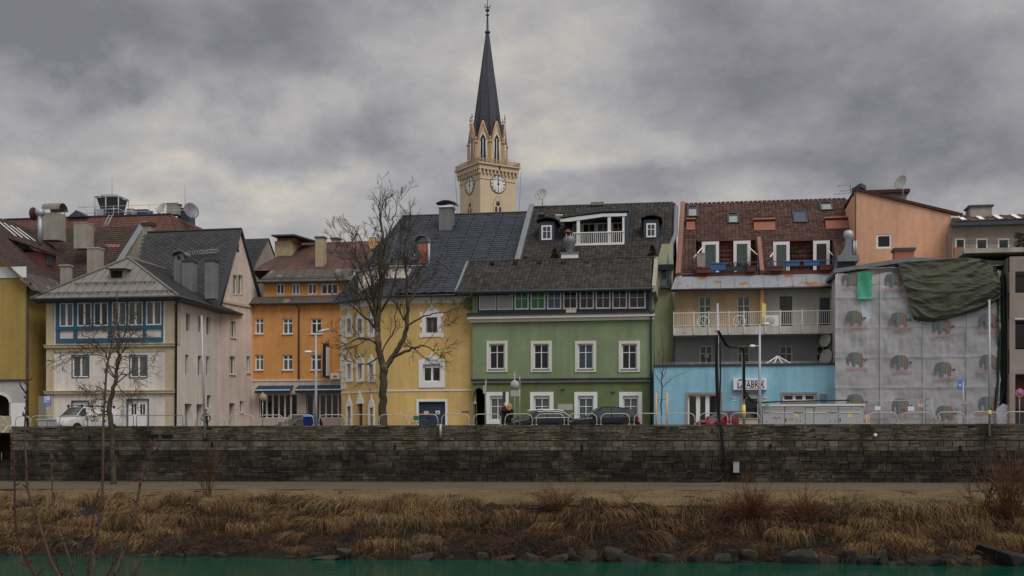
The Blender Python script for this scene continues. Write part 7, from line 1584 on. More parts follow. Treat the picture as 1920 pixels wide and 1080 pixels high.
# hose pole
def build_hoses():
 v = VW + .1; a, b = PV(1347, 800, v), PV(1345.5, 569, v); t = thing('metal_pole', 'tall pole wrapped in black hoses in front of the blue bar', 'pole', (a.x, v, 0)); mb = MB(); mb.tube([(a.x, v, -.02), b], [.085, .06], 8); mb.build('pole', M['galv'], t); mb = MB()
 q = PV(1345, 621, v); mb.tube([q + Vector((-.15, -.09, 0)), q + Vector((.17, -.09, .05))], .04, 6); mb.build('red_tape', M['sign_red'], t)
 v2 = VW + 4; c, d = PV(1395, 800, v2), PV(1393, 655, v2); t2 = thing('metal_pole', 'shorter pole with yellow foot carrying the hoses beside the bar sign', 'pole', (c.x, v2, 0)); mb = MB(); mb.tube([(c.x, v2, 0), d], .085, 8); mb.build('pole', M['galv'], t2); mb = MB(); y0, y1 = PV(1395, 784, v2), PV(1395, 759, v2); mb.tube([(c.x, v2, y0.z), (c.x - .01, v2, y1.z)], .1, 8); mb.build('yellow_sleeve', M['yellow_paint'], t2)
 hs = thing('hose_bundle', 'thick black hoses running down the pole and the stone wall to the path', 'hose', PV(1347, 900, VW - .2))
 def hose(pts, r, off=0):
  P = [PV(x, y, vv) + Vector((off, -off * .3, 0)) for x, y, vv in pts]; S = []
  for i in range(len(P) - 1):
   p0, p1, p2, p3 = P[max(i - 1, 0)], P[i], P[i + 1], P[min(i + 2, len(P) - 1)]
   for k in range(6): u = k / 6; S.append(.5 * ((2 * p1) + (p2 - p0) * u + (2 * p0 - 5 * p1 + 4 * p2 - p3) * u * u + (3 * p1 - p0 - 3 * p2 + p3) * u ** 3))
  mb = MB(); mb.tube(S + [P[-1]], r, 7); mb.build('hose', M['rubber'], hs)
 va = VW - .02; wv = VW - .25
 for off in (0, .13): hose([(1343, 628, va), (1342, 680, va), (1343.5, 740, va), (1347, 785, va), (1350, 800, wv), (1353, 830, wv), (1358, 858, wv), (1359, 880, wv), (1352, 893, wv), (1340, 901, wv - .2), (1305, 903, wv - .3), (1270, 903, wv - .25)], .046, off * .65)
 hose([(1350, 640, va), (1351, 700, va), (1350, 740, va), (1349, 790, va)], .045)
 for off in (0, .12): hose([(1346, 622, va), (1352, 632, va + .6), (1362, 648, va + 1.6), (1374, 652, va + 2.6), (1386, 652, v2 - .5), (1392, 656, v2 - .15), (1393.5, 680, v2 - .14), (1394, 720, v2 - .14), (1395, 748, v2 - .14)], .046, off * .65)
 for off in (0, .12): hose([(1396, 736, v2 - .1), (1400, 744, v2 + .3), (1410, 753, v2 + 1.5), (1425, 755.5, v2 + 3), (1450, 753.5, v2 + 4.2), (1500, 752, 77.4), (1560, 751, 77.4), (1590, 750.5, 77.5)], .045, off)
build_hoses()
p = PV(1380.5, 886, VW - .1); mb = MB(); a, b = PV(1375, 886, VW - .3), PV(1386, 867, VW - .3); mb.box(a.x, b.x, VW - .34, VW - .1, a.z, b.z); mb.box(a.x - .02, b.x + .02, VW - .36, VW - .1, b.z - .002, b.z + .03); mb.box(a.x + .1, b.x - .1, VW - .345, VW - .338, a.z + .2, a.z + .3); tag(mb.build('meter_box', M['galv']), 'small pale grey metal box on the stone wall near the hoses', 'meter box')
# ---------------- signs
def sign_pole(label, px, v, ytop, parts, name='traffic_sign', cat='traffic sign', r=.03):
 p = PV(px, 800, v); zt = PV(px, ytop, v).z; t = thing(name, label, cat, (p.x, v, 0)); mb = MB(); mb.tube([(p.x, v, 0), (p.x, v, zt)], r, 7); mb.build('pole', M['galv'], t)
 for kind, x0, y0, x1, y1, m in parts:
  a, b = PV(x0, y1, v - .05), PV(x1, y0, v - .05); mb = MB()
  if kind == 'rect': mb.box(a.x, b.x, v - .07, v - .045, a.z, b.z)
  elif kind == 'disc': mb.lathe(((a.x + b.x) / 2, v - .06, (a.z + b.z) / 2), [(.01, -.012), ((b.x - a.x) / 2, -.012), ((b.x - a.x) / 2, .012), (.01, .012)], 20, 'y')
  elif kind == 'box': mb.box(a.x, b.x, v - .2, v - .04, a.z, b.z)
  mb.build({'rect': 'plate', 'disc': 'disc', 'box': 'box'}[kind], M[m], t)
 return t, p
t, p = sign_pole('blue parking-zone sign with white panel, left of the white van', 88.5, 71.5, 742, (('rect', 82, 742, 96, 761, 'sign_blue'), ('rect', 84, 744, 94, 755.5, 'sign_white')))
for c in list(t.children):
 if c.data.materials[0] == M['sign_white']: c.location.y -= .03
mb = MB(); q = PV(91, 751.5, 71.37); mb.lathe(q, [(.055, -.01), (.085, -.01), (.085, .01), (.055, .01)], 14, 'y'); mb.build('red_ring', M['sign_red'], t)
mb = MB(); a, b = PV(85, 748, 71.37), PV(87.5, 746, 71.37); mb.box(a.x, b.x, 71.36, 71.38, a.z, b.z); a, b = PV(85.5, 754, 71.37), PV(87, 750, 71.37); mb.box(a.x, b.x, 71.36, 71.38, a.z, b.z); mb.build('symbols', M['sign_blue'], t)
text_mb('ZONE', .1, Matrix.Translation(PV(89, 758.3, 71.41)) @ Matrix.Rotation(R_(90), 4, 'X'), .003, M['sign_white'], 'lettering', t)
sign_pole('round sign seen from behind, tan disc before the shop window', 492.5, 74, 735, (('disc', 486, 738, 500, 752, 'sign_tan'),))
sign_pole('plain galvanised post with small box before the arched passage', 911, 71.2, 712, (('box', 906.5, 723, 911.5, 738, 'sign_grey'),), 'metal_post', 'post')
sign_pole('grey round sign back with a plate below it, left of the dark-blue estate', 965, 71, 699, (('disc', 956.5, 713, 973.5, 730, 'sign_grey'), ('rect', 957.5, 732, 974, 743, 'sign_grey')))
sign_pole('thin grey post just right of the round sign back', 974.5, 75, 706, (('rect', 972.5, 712, 977, 726, 'zinc'),), 'metal_post', 'post')
sign_pole('slim parking ticket post with grey box beside the two women', 945.5, 75, 735, (('box', 943, 735, 948, 754, 'dark_zinc'),), 'metal_post', 'post', .045)
t, p = sign_pole('blue information sign with white arrow before the netting', 1806, 73, 716, (('rect', 1795.5, 712, 1803.5, 731.5, 'sign_blue'),))
mb = MB(); q = [PV(x, y, 72.9) for x, y in ((1797.5, 720), (1802, 720), (1800, 726))]; mb.prism(q, (0, -.01, 0)); mb.build('arrow', M['sign_white'], t); mb = MB(); mb.tube([PV(1800, 714, 73), PV(1806, 717, 73)], .02, 5); mb.tube([PV(1803, 757, 72.95), PV(1815, 757, 72.95)], .03, 5); mb.build('bracket', M['galv'], t)
# ---------------- grey electrical cabinet
def build_cabinet():
 v = 77.0; a, b = PV(1431, 800, v), PV(1619, 757, v); t = thing('transformer_cabinet', 'long grey louvred electrical cabinet in front of the bar and netting', 'electrical cabinet', ((a.x + b.x) / 2, v + .6, 0)); zt = b.z; w = Wall((a.x, v), (b.x, v)); L = w.L
 mb = MB(); w.box(mb, 0, L, 0, zt - .14, -1.6, 0); mb.build('housing', M['cabinet'], t); mb = MB(); w.box(mb, -.06, L + .1, zt - .143, zt, -1.7, .08); mb.build('lid', M['trim_cream'], t)
 for x0, x1 in ((1434, 1469), (1473, 1508), (1528, 1570), (1573, 1614)):
  r = w.rect(x0, 762.5, x1, 773); mb = MB(); w.box(mb, *r, .001, .012); o = mb.build('louvre_panel', M['dark_frame'], t); mb = MB()
  for k in range(4): z = lerp(r[2], r[3], (k + .5) / 4); mb.prism([w.pt(r[0], z - .045, .05), w.pt(r[0], z + .02, .013), w.pt(r[0], z + .035, .013), w.pt(r[0], z - .03, .055)], w.e * (r[1] - r[0]))
  mb.build('louvres', M['cabinet'], o)
 mb = MB()
 for x in (1471, 1510, 1526, 1571.5): q = w.pix(x, 785)[0]; w.box(mb, q - .02, q + .02, .1, zt - .2, .001, .012)
 mb.build('door_seams', M['chimney_grey'], t); mb = MB()
 for x in (1473, 1574.5): w.box(mb, *w.rect(x, 784, x + 1.6, 790), .001, .04)
 mb.build('handle', M['ink'], t); mb = MB()
 for x0 in (1488, 1589): w.box(mb, *w.rect(x0, 776, x0 + 9, 782), .001, .01)
 mb.build('warning_label', mat('label_yellow', ph(190, 140, 30), var=.05), t); mb = MB(); pts = [w.pt(w.pix(x, 0)[0], w.pix(1450, y)[1], .012) for x, y in ((1450, 784), (1454, 781), (1457, 785), (1460, 781), (1464, 783), (1480, 787), (1484, 784), (1488, 786))]; mb.tube(pts[:5], .025, 4); mb.tube(pts[5:], .02, 4); mb.build('graffiti', mat('graffiti_red', ph(150, 92, 96), var=.05), t)
build_cabinet()
mb = MB(); a, b = PV(1386, 800, 75.5), PV(1421.5, 785.5, 75.5); mb.box(a.x, b.x, 75.5, 76.6, 0, b.z); mb.box(a.x - .03, b.x + .03, 75.45, 76.65, b.z - .002, b.z + .05); tag(mb.build('concrete_box', M['box_beige']), 'low beige concrete box behind the rail right of the red car', 'concrete box')
p = PV(1626.5, 795, 70.2); q = PV(1626.5, 777, 70.2); t = thing('marker_post', 'bright orange plastic marker post behind the rails', 'marker post', (p.x, 70.2, 0)); mb = MB(); mb.hexa([(p.x - .07, 70.15, 0), (p.x + .07, 70.15, 0), (p.x + .07, 70.25, 0), (p.x - .07, 70.25, 0), (p.x - .14, 70.15, q.z), (p.x + .13, 70.15, q.z), (p.x + .13, 70.25, q.z), (p.x - .14, 70.25, q.z)]); mb.build('blade', M['orange_plastic'], t); mb = MB(); mb.lathe((p.x, 70.2, 0), [(.2, 0), (.18, .05), (.08, .06)], 10); mb.build('foot', M['rubber'], t)
# mesh fence panels
def fence(lb, x0, x1, y, v0, v1, plates):
 a, b = PV(x0, y, v0), PV(x1, y, v1); w = Wall((a.x, v0), (b.x, v1)); L = w.L; z = a.z; t = thing('mesh_fence', lb, 'fence', w.pt(L / 2, 0, 0), 'mobile mesh fence panels'); mb = MB(); mb.tube([w.pt(0, .1), w.pt(0, z), w.pt(L, z), w.pt(L, .1)], .03, 6); mb.tube([w.pt(0, .15), w.pt(L, .15)], .03, 6); mb.build('frame', M['galv'], t); mb = MB(); n = int(L / .22)
 for k in range(1, n): mb.tube([w.pt(L * k / n, .15), w.pt(L * k / n, z)], .004, 3)
 for k in range(1, 8): mb.tube([w.pt(0, .15 + (z - .15) * k / 8), w.pt(L, .15 + (z - .15) * k / 8)], .004, 3)
 mb.build('mesh', M['galv'], t)
 for q, m in plates: mb = MB(); r = w.rect(*q); w.box(mb, *r, .02, .03); mb.build('notice', M[m], t)
fence('mesh fence panel with two white notices, right of the grey cabinet', 1622, 1735, 751, 78.5, 78.5, (((1640, 762, 1651, 769), 'sign_white'), ((1702, 762, 1714, 770), 'sign_white'), ((1721, 757, 1732, 763), 'orange_plastic')))
fence('narrow mesh fence panel turned inward at the right end of the fence', 1735, 1747, 749, 78.5, 76.5, (((1737, 759.5, 1740, 762), 'sign_blue'),))
# ================================================================ VEHICLES
EST = [(0, .40, .58, 0, .78), (.02, .30, .68, 0, .90), (.10, .22, .80, 0, .97), (.18, .2, .87, 0, .99), (.275, .2, .95, 0, 1), (.36, .2, .97, .80, 1), (.44, .2, .98, .97, 1), (.55, .2, .99, 1, 1), (.70, .2, 1.0, .99, 1), (.85, .2, 1.02, .95, .99), (.93, .24, 1.02, .80, .97), (.975, .3, .98, 0, .93), (1, .38, .80, 0, .86)]
def car(label, px, v, phi, L, Wd, H, pm, keys=EST, belt=1.0, side=(.30, .93), cat='car', name='parked_car', rim='galv', rails=None, z0=0.0, mirror=True, gl='car', wglass='carp', pillars=(.30, .58, .78), beltk=None):
 p = PV(px, 800, v); t = thing(name, label, cat, (p.x, v, z0)); Mx = Matrix.Translation((p.x, v, z0)) @ Matrix.Rotation(math.pi + R_(phi), 4, 'Z')
 bk = beltk or H / 1.5; st_ = []
 for (f, zl, zb, zr, w_) in keys: st_.append((L * (.5 - f), zl * .95, zb * bk * belt, zr, w_ * Wd / 2, f))
 rings = []
 for x, zl, zb, zr, hw, f in st_:
  green = zr > 0; zR = zr * H if green else zb; rw = hw * (lerp(.95, .76, min(1, (zR - zb) / (.4 * H))) if green else .95)
  half = [(hw * .84, zl), (hw * .96, zl + .1), (hw, lerp(zl, zb, .5)), (hw * .985, zb - .1), (hw * .95, zb), (rw, zR - (.07 if green else 0)), (rw * .82, zR + (0 if green else .02)), (0, zR + .025)]
  rings.append([(x, -a, b) for a, b in half] + [(x, a, b) for a, b in half[-2::-1]])
 n = len(rings); m = 15; bd, gs, ws = [], [], []
 for i in range(n - 1):
  g0, g1 = st_[i][3] > 0, st_[i + 1][3] > 0; f0, f1 = st_[i][5], st_[i + 1][5]
  for k in range(m - 1):
   q = (i * m + k, i * m + k + 1, (i + 1) * m + k + 1, (i + 1) * m + k)
   if k in (4, 9) and (g0 or g1) and side[0] - .06 <= f0 and f1 <= side[1] + .03: gs.append(q)
   elif k in (5, 6, 7, 8) and (g0 != g1 or (g0 and g1 and st_[i][3] < .96 and f0 < .5 and st_[i + 1][3] > st_[i][3]) or (g0 and g1 and f0 > .8 and st_[i + 1][3] < .88 and 'van' not in name)): ws.append(q)
   else: bd.append(q)
 V = [p_ for r in rings for p_ in r]; bd += [tuple(range(m - 1, -1, -1)), tuple(range((n - 1) * m, n * m))]
 mb = MB(Mx); mb.add(V, bd, 0, True)
 for f in pillars:
  i = max(k for k in range(n) if st_[k][5] <= f + 1e-6); i = min(i, n - 2); q = (f - st_[i][5]) / (st_[i + 1][5] - st_[i][5])
  for a, b in ((4, 5), (10, 9)):
   A, B = (lerp(Vector(rings[i][k]), Vector(rings[i + 1][k]), q) for k in (a, b)); mb.tube([A, B], .035, 5)
 i0 = max(k for k in range(n) if st_[k][3] == 0 and st_[k][5] < .5); i1 = i0 + 2
 for a, b in ((4, 5), (10, 9)): mb.tube([Vector(rings[i0][a]), Vector(rings[i0 + 1][b]), Vector(rings[i1][b])], .045, 5)
 bo = mb.build('body', pm, t)
 for k_ in (4, 9): mb = MB(Mx); mb.add(V, [q for q in gs if q[0] % m == k_], 0, True); mb.build('side_window', G[gl], t)
 mb = MB(Mx); mb.add(V, ws, 0, True); mb.build('windscreen', G[wglass], t)
 wr = .33 if H < 1.6 else .36
 for f in (.18, .80):
  for s in (-1, 1):
   c = (L * (.5 - f), s * (Wd / 2 - .1), wr); mb = MB(Mx); mb.lathe(c, [(wr * .6, -.1), (wr * .95, -.11), (wr, -.06), (wr, .06), (wr * .95, .11), (wr * .6, .1)], 20, 'y'); wo_ = mb.build('wheel', M['rubber'], t)
   mb = MB(Mx); mb.lathe((c[0], c[1] + s * .05, wr), [(.05, -.06), (wr * .62, -.06), (wr * .62, .05), (.05, .02)], 16, 'y'); mb.build('rim', M[rim], wo_)
   mb = MB(Mx); y1 = s * (Wd / 2 + .004); P = [(c[0] + wr * 1.18 * math.cos(a), y1, wr + wr * 1.18 * math.sin(a)) for a in [k * math.pi / 10 for k in range(11)]]; mb.prism(P, (0, -s * .25, 0)); mb.build('wheel_arch', M['rubber'], t)
 for s in (-1, 1):
  x = L * .5; mb = MB(Mx); zb = st_[1][2] - .06; mb.hexa([(x - .25, s * Wd * .33, zb - .12), (x - .02, s * Wd * .26, zb - .1), (x - .02, s * Wd * .26, zb + .02), (x - .25, s * Wd * .33, zb + .04), (x - .5, s * Wd * .47, zb - .06), (x - .12, s * Wd * .42, zb - .11), (x - .12, s * Wd * .42, zb + .02), (x - .5, s * Wd * .47, zb + .08)]); mb.build('headlight', M['trim_white'], t)
  x = -L * .5; zb = st_[-2][2]; mb = MB(Mx); mb.box(x + .0, x + .22, s * Wd * .43 - .06, s * Wd * .43 + .06, zb - .34, zb - .12); mb.build('tail_light', M['sign_red'], t)
  if mirror: x = L * (.5 - .33); mb = MB(Mx); zb = st_[5][2]; mb.hexa([(x - .08, s * (Wd / 2 + d), zb - .02) for d in (-.02, .2)] + [(x + .1, s * (Wd / 2 + d), zb - .02) for d in (.18, -.02)] + [(x - .06, s * (Wd / 2 + d), zb + .15) for d in (-.0, .2)] + [(x + .07, s * (Wd / 2 + d), zb + .15) for d in (.18, -.0)]); mb.build('mirror', pm, t)
 if rails:
  mb = MB(Mx)
  for s in (-1, 1): mb.tube([(L * (.5 - f), s * Wd * .36, H * zr + .045) for f, zr in ((.42, .95), (.47, .99), (.6, 1.0), (.75, .985), (.86, .95))], .032, 5)
  for s in (-1, 1): mb.tube([Vector(rings[i][4 if s < 0 else 10]) + Vector((0, .01 * s, 0)) for i in range(i0, n - 2)], .018, 4); mb.tube([Vector(rings[i][5 if s < 0 else 9]) + Vector((0, .01 * s, 0)) for i in range(i0, n - 1)], .026, 4)
  mb.build('chrome_trim', M['pvc_white'], t)
 mb = MB(Mx); mb.box(L * .5 - .03, L * .5 + .012, -.26, .26, .38, .49); mb.build('number_plate', M['sign_white'], t)
 mb = MB(Mx); x = L * .5; mb.box(x - .06, x + .006, -Wd * .25, Wd * .25, .5, .62); mb.build('grille', M['rubber'], t)
 return t
SUVK = [(0, .42, .66, 0, .80), (.02, .32, .78, 0, .91), (.09, .25, .90, 0, .97), (.18, .24, .96, 0, .99), (.26, .24, 1.0, 0, 1), (.34, .24, 1.02, .80, 1), (.43, .24, 1.03, .965, 1), (.54, .24, 1.04, 1, 1), (.70, .24, 1.06, .985, 1), (.84, .24, 1.08, .93, .99), (.92, .28, 1.08, .82, .97), (.97, .34, 1.03, 0, .93), (1, .42, .84, 0, .86)]
VANK = [(0, .4, .62, 0, .82), (.015, .3, .84, 0, .93), (.06, .24, .95, 0, .98), (.13, .22, 1.03, 0, 1), (.17, .22, 1.06, 0, 1), (.23, .22, 1.07, .80, 1), (.30, .22, 1.08, .975, 1), (.36, .22, 1.08, 1, 1), (.6, .22, 1.08, 1, 1), (.9, .22, 1.08, .995, 1), (.975, .24, 1.08, .98, .985), (1, .3, 1.06, .93, .96)]
P_blue = paint('paint_dark_blue', (.010, .013, .024)); P_black = paint('paint_black_blue', (.006, .007, .011)); P_red = paint('paint_red', (.22, .012, .02)); P_white = paint('paint_white', (.62, .62, .62), .35); P_grey = paint('paint_grey', (.10, .105, .105)); P_plum = paint('paint_plum', (.035, .025, .04))
car('dark blue estate car with chrome roof rails parked before the green house', 1006, 77.6, 33, 4.75, 1.84, 1.52, P_blue, rails=True)
car('black compact SUV parked at the right end of the green house', 1131, 77.2, 17, 4.6, 1.85, 1.72, P_black, keys=SUVK, beltk=1.0)
car('red hatchback parked before the glass door of the blue bar', 1360, 77.6, 38, 3.9, 1.72, 1.42, P_red)
car('grey hatchback facing the river in the side street before the shop', 552, 88, 58, 3.9, 1.75, 1.30, P_grey)
car('plum-coloured tall car behind the grey hatchback, only its roof showing', 569, 92.5, 82, 4.0, 1.75, 1.80, P_plum, keys=SUVK, beltk=1.1)
tv = car('white delivery van with ladder rack parked before the white house', 162, 78.6, 70, 5.1, 1.92, 1.92, P_white, keys=VANK, beltk=1.12, side=(.15, .38), cat='van', name='parked_van', pillars=(.38,), wglass='car')
Mv = Matrix.Translation(tv.location) @ Matrix.Rotation(math.pi + R_(70), 4, 'Z')
mb = MB(Mv)
for x in (1.0, .1, -.9, -1.9):
 mb.box(x - .04, x + .04, -.7, .7, 1.98, 2.03)
 for s in (-1, 1): mb.box(x - .06, x + .06, s * .7 - .05, s * .7 + .05, 1.88, 2.07)
mb.build('roof_rack', M['black_metal'], tv)
mb = MB(Mv); y = .968
for s in (1,): mb.box(-.05, 1.0, y * s - .01, y * s + .005, 1.06, 1.1) if 0 else None
mb.box(-1.55, -1.1, y - .004, y + .004, 1.30, 1.5); mb.build('red_print', M['sign_red'], tv)
mb = MB(Mv); mb.box(-.35, .05, y - .004, y + .004, 1.12, 1.26); mb.build('yellow_print', mat('print_yellow', ph(200, 150, 50)), tv)
mb = MB(Mv); mb.box(-1.0, -.3, y - .004, y + .004, 1.36, 1.46); mb.build('dark_print', M['ink'], tv)
mb = MB(Mv)
for x in (.35, -.1): mb.box(x - .1, x + .1, .955, .985, .95, .99)
mb.build('door_handles', M['rubber'], tv)
# white skip-like box and bicycle, bin
a, b = PV(71, 800, 74.5), PV(92, 786, 74.5); mb = MB(); mb.hexa([(a.x + .1, 74.5, 0), (b.x - .1, 74.5, 0), (b.x - .1, 75.3, 0), (a.x + .1, 75.3, 0), (a.x, 74.4, b.z), (b.x, 74.4, b.z), (b.x, 75.4, b.z), (a.x, 75.4, b.z)]); mb.box(a.x - .04, b.x + .04, 74.36, 75.44, b.z - .06, b.z + .03); tag(mb.build('grit_box', M['cabinet']), 'pale grey grit box beside the nose of the white van', 'grit box')
p = PV(579, 800, 86); t = thing('wheelie_bin', 'bright blue bin beside the grey hatchback', 'bin', (p.x, 86, 0)); zt = PV(579, 780, 86).z; mb = MB(); mb.hexa([(p.x - .3, 85.8, .1), (p.x + .3, 85.8, .1), (p.x + .3, 86.3, .1), (p.x - .3, 86.3, .1), (p.x - .36, 85.7, zt - .06), (p.x + .36, 85.7, zt - .06), (p.x + .36, 86.4, zt - .06), (p.x - .36, 86.4, zt - .06)]); mb.build('body', mat('bin_blue', (.012, .02, .16), rough=.5), t); mb = MB(); mb.hexa([(p.x - .39, 85.66, zt - .058), (p.x + .39, 85.66, zt - .058), (p.x + .39, 86.44, zt - .058), (p.x - .39, 86.44, zt - .058), (p.x - .33, 85.75, zt + .06), (p.x + .33, 85.75, zt + .06), (p.x + .33, 86.4, zt + .08), (p.x - .33, 86.4, zt + .08)]); mb.build('lid', M['sign_blue'], t)
for s in (-.25, .25): mb = MB(); mb.lathe((p.x + s, 86.32, .11), [(.02, -.04), (.11, -.04), (.11, .04), (.02, .04)], 12, 'x'); mb.build('wheel', M['rubber'], t)
def bicycle():
 v = 74.0; p = PV(795, 800, v); t = thing('bicycle', 'green bicycle leaning before the navy door, mostly hidden by the wall', 'bicycle', (p.x, v, 0)); x = p.x; gm = mat('bike_green', (.02, .25, .09), rough=.4)
 for s in (-.52, .52): mb = MB(); mb.tube([(x + s + .33 * math.cos(k * math.pi / 12), v, .34 + .33 * math.sin(k * math.pi / 12)) for k in range(25)], .02, 6, caps=False); w_ = mb.build('wheel', M['rubber'], t); mb = MB(); [mb.tube([(x + s, v, .34), (x + s + .32 * math.cos(k * .7), v, .34 + .32 * math.sin(k * .7))], .004, 3) for k in range(9)]; mb.build('spokes', M['galv'], w_)
 mb = MB(); mb.tube([(x + .52, v, .34), (x + .12, v, .3), (x + .26, v, .82), (x + .52, v, .34)], .02, 6); mb.tube([(x + .26, v, .8), (x - .36, v, .84), (x - .33, v, .72), (x + .12, v, .3)], .022, 6); mb.tube([(x - .52, v, .34), (x - .33, v, .98)], .02, 6); mb.build('frame', gm, t)
 mb = MB(); mb.tube([(x - .33, v, .96), (x - .30, v, 1.05)], .018, 6); mb.tube([(x - .22, v - .3, 1.02), (x - .34, v - .1, 1.07), (x - .34, v + .1, 1.07), (x - .22, v + .3, 1.02)], .016, 6); mb.build('handlebar', M['black_metal'], t)
 mb = MB(); mb.hexa([(x + .18, v - .03, .93), (x + .42, v - .09, .93), (x + .42, v + .09, .93), (x + .18, v + .03, .93), (x + .16, v - .03, .98), (x + .43, v - .1, 1.0), (x + .43, v + .1, 1.0), (x + .16, v + .03, .98)]); mb.tube([(x + .26, v, .8), (x + .3, v, .94)], .015, 5); mb.build('saddle', M['rubber'], t)
 mb = MB(); mb.box(x - .66, x - .4, v - .17, v + .17, .8, 1.08); mb.build('basket', gm, t)
bicycle()
# ================================================================ PEOPLE
def person(label, px, v, H, yaw, mats, pose='stand', hair='short', hairm='hair_dark', coat=.47):
 p = PV(px, 800, v); s = H / 1.75; t = thing('person', label, 'person', (p.x, v, 0)); Mx = Matrix.Translation((p.x, v, 0)) @ Matrix.Rotation(R_(yaw), 4, 'Z')
 V, E, Rr = [], [], []
 def add(pt, r, par=None):
  V.append(Vector(pt) * s); Rr.append(r * s if not isinstance(r, tuple) else (r[0] * s, r[1] * s));
  if par is not None: E.append((par, len(V) - 1))
  return len(V) - 1
 pe = add((0, 0, .93), (.15, .11)); be = add((0, 0, 1.08), (.14, .10), pe); ch = add((0, -.01, 1.28), (.165, .11), be); nb = add((0, .0, 1.43), (.085, .075), ch); nk = add((0, -.005, 1.5), .055, nb); hb = add((0, -.02, 1.57), (.07, .08), nk); hm = add((0, -.02, 1.65), (.078, .095), hb); ht = add((0, -.005, 1.735), (.055, .065), hm)
 add((0, -.125, 1.625), .012, hm)
 for sx in (-1, 1):
  hands = {'stand': (.26, -.06, .80), 'walk': (.24, -.14 * sx, .82), 'pockets': (.2, -.12, .93)}[pose]; el = {'pockets': (.33, .05, 1.12)}.get(pose, (.25, .03 - .05 * sx * (pose == 'walk'), 1.12))
  sh = add((sx * .19, 0, 1.39), .062, ch); e_ = add((sx * el[0], el[1], el[2]), .048, sh); w_ = add((sx * hands[0], hands[1], hands[2]), .032, e_); d = (Vector(V[w_]) - Vector(V[e_])).normalized(); pb = add(Vector(V[w_]) / s + d * .05, (.035, .022), w_); pl = add(Vector(V[pb]) / s + d * .045, (.038, .018), pb)
  side = Vector((0, 1, 0)).cross(d).cross(d); side = Vector((0, -1, 0)) - d * d.dot(Vector((0, -1, 0))); side.normalize()
  for k, ln in enumerate((.07, .08, .075, .06)):
   o = side * (.028 - .018 * k); a = add(Vector(V[pl]) / s + o + d * ln * .5, .009, pl); add(Vector(V[a]) / s + d * ln * .5 + Vector((-sx * .015, 0, 0)), .008, a)
  a = add(Vector(V[pb]) / s + side * .05 + d * .03, .010, pb); add(Vector(V[a]) / s + side * .01 + d * .035, .009, a)
  st_ = .16 * sx if pose == 'walk' else 0
  hp = add((sx * .09, 0, .88), .095, pe); kn = add((sx * .10, -.02 - st_ * .6, .49), .062, hp); an = add((sx * .10, .02 - st_ * 1.0 + (.06 if st_ < 0 else 0), .09), .045, kn); add((sx * .11, -.1 - st_ * 1.0, .045), .042, an)
 me = bpy.data.meshes.new('tmp'); me.from_pydata([tuple(v_) for v_ in V], E, []); o = bpy.data.objects.new('tmp', me); COL.objects.link(o); md = o.modifiers.new('skin', 'SKIN'); sk = me.skin_vertices[0].data if me.skin_vertices else None
 if sk is None: bpy.context.view_layer.objects.active = o; bm = bmesh.new(); bm.from_mesh(me); bm.verts.layers.skin.verify(); bm.to_mesh(me); bm.free(); sk = me.skin_vertices[0].data
 for i, r in enumerate(Rr): sk[i].radius = r if isinstance(r, tuple) else (r, r)
 sk[0].use_root = True; sb = o.modifiers.new('sub', 'SUBSURF'); sb.levels = 1; sb.render_levels = 1
 dg = bpy.context.evaluated_depsgraph_get(); m2 = bpy.data.meshes.new_from_object(o.evaluated_get(dg)); mb = MB(Mx); sets = [[], [], [], []]
 pts = [v_.co.copy() for v_ in m2.vertices]; hz = [Vector(v_) for v_ in V]
 for pl_ in m2.polygons:
  c = pl_.center / s; arm = abs(c.x) > .19 or (pose == 'walk' and abs(c.x) > .185 and c.z < 1.0)
  if c.z > 1.49 or (abs(c.x) > .17 and c.z < (.9 if pose == 'pockets' else .82) and c.z > .6): k = 0
  elif c.z < .10: k = 3
  elif c.z < coat * 1.75 and not (arm and c.z > .8): k = 2
  else: k = 1
  sets[k].append(tuple(pl_.vertices))
 o_ = len(mb.v); mb.add(pts, [f for q in sets for f in q], 0, True); mb.mi = [k for k, q in enumerate(sets) for _ in q]; bo = mb.build('body', [M['skin'], M[mats[0]], M[mats[1]], M[mats[2]]], t)
 bpy.data.objects.remove(o); bpy.data.meshes.remove(me); bpy.data.meshes.remove(m2)
 if coat < .45:
  mb = MB(Mx); prof = [(.16, .98), (.185, .85), (.2, coat * 1.75)]; vs = [(r * s * math.cos(a) * 1.05, r * s * math.sin(a) * .8, z * s) for r, z in prof for a in [k * math.pi / 9 for k in range(18)]]; mb.add(vs, [(i * 18 + k, i * 18 + (k + 1) % 18, i * 18 + 18 + (k + 1) % 18, i * 18 + 18 + k) for i in range(2) for k in range(18)], 0, True); mb.build('coat_skirt', M[mats[0]], t)
 # hair: a cap, with a fall for long hair
 mb = MB(Mx); R = .112 * s; c = Vector((0, -.005, 1.665)) * s; vs, fs = [], []; nu, nv = 18, 9
 for j in range(nv + 1):
  for i in range(nu):
   a = 2 * math.pi * i / nu; back = .5 + .5 * math.sin(a); lim = lerp(.42, .78, back) * math.pi; th = lim * j / nv; w_ = 1 + .06 * noise.noise(Vector((i * .9, j * .9, px)))
   q = Vector((R * .92 * math.sin(th) * math.cos(a), R * 1.08 * math.sin(th) * math.sin(a), R * 1.02 * math.cos(th))) * w_; vs.append(c + q)
 for j in range(nv):
  for i in range(nu): fs.append((j * nu + i, j * nu + (i + 1) % nu, (j + 1) * nu + (i + 1) % nu, (j + 1) * nu + i))
 mb.add(vs, fs, 0, True)
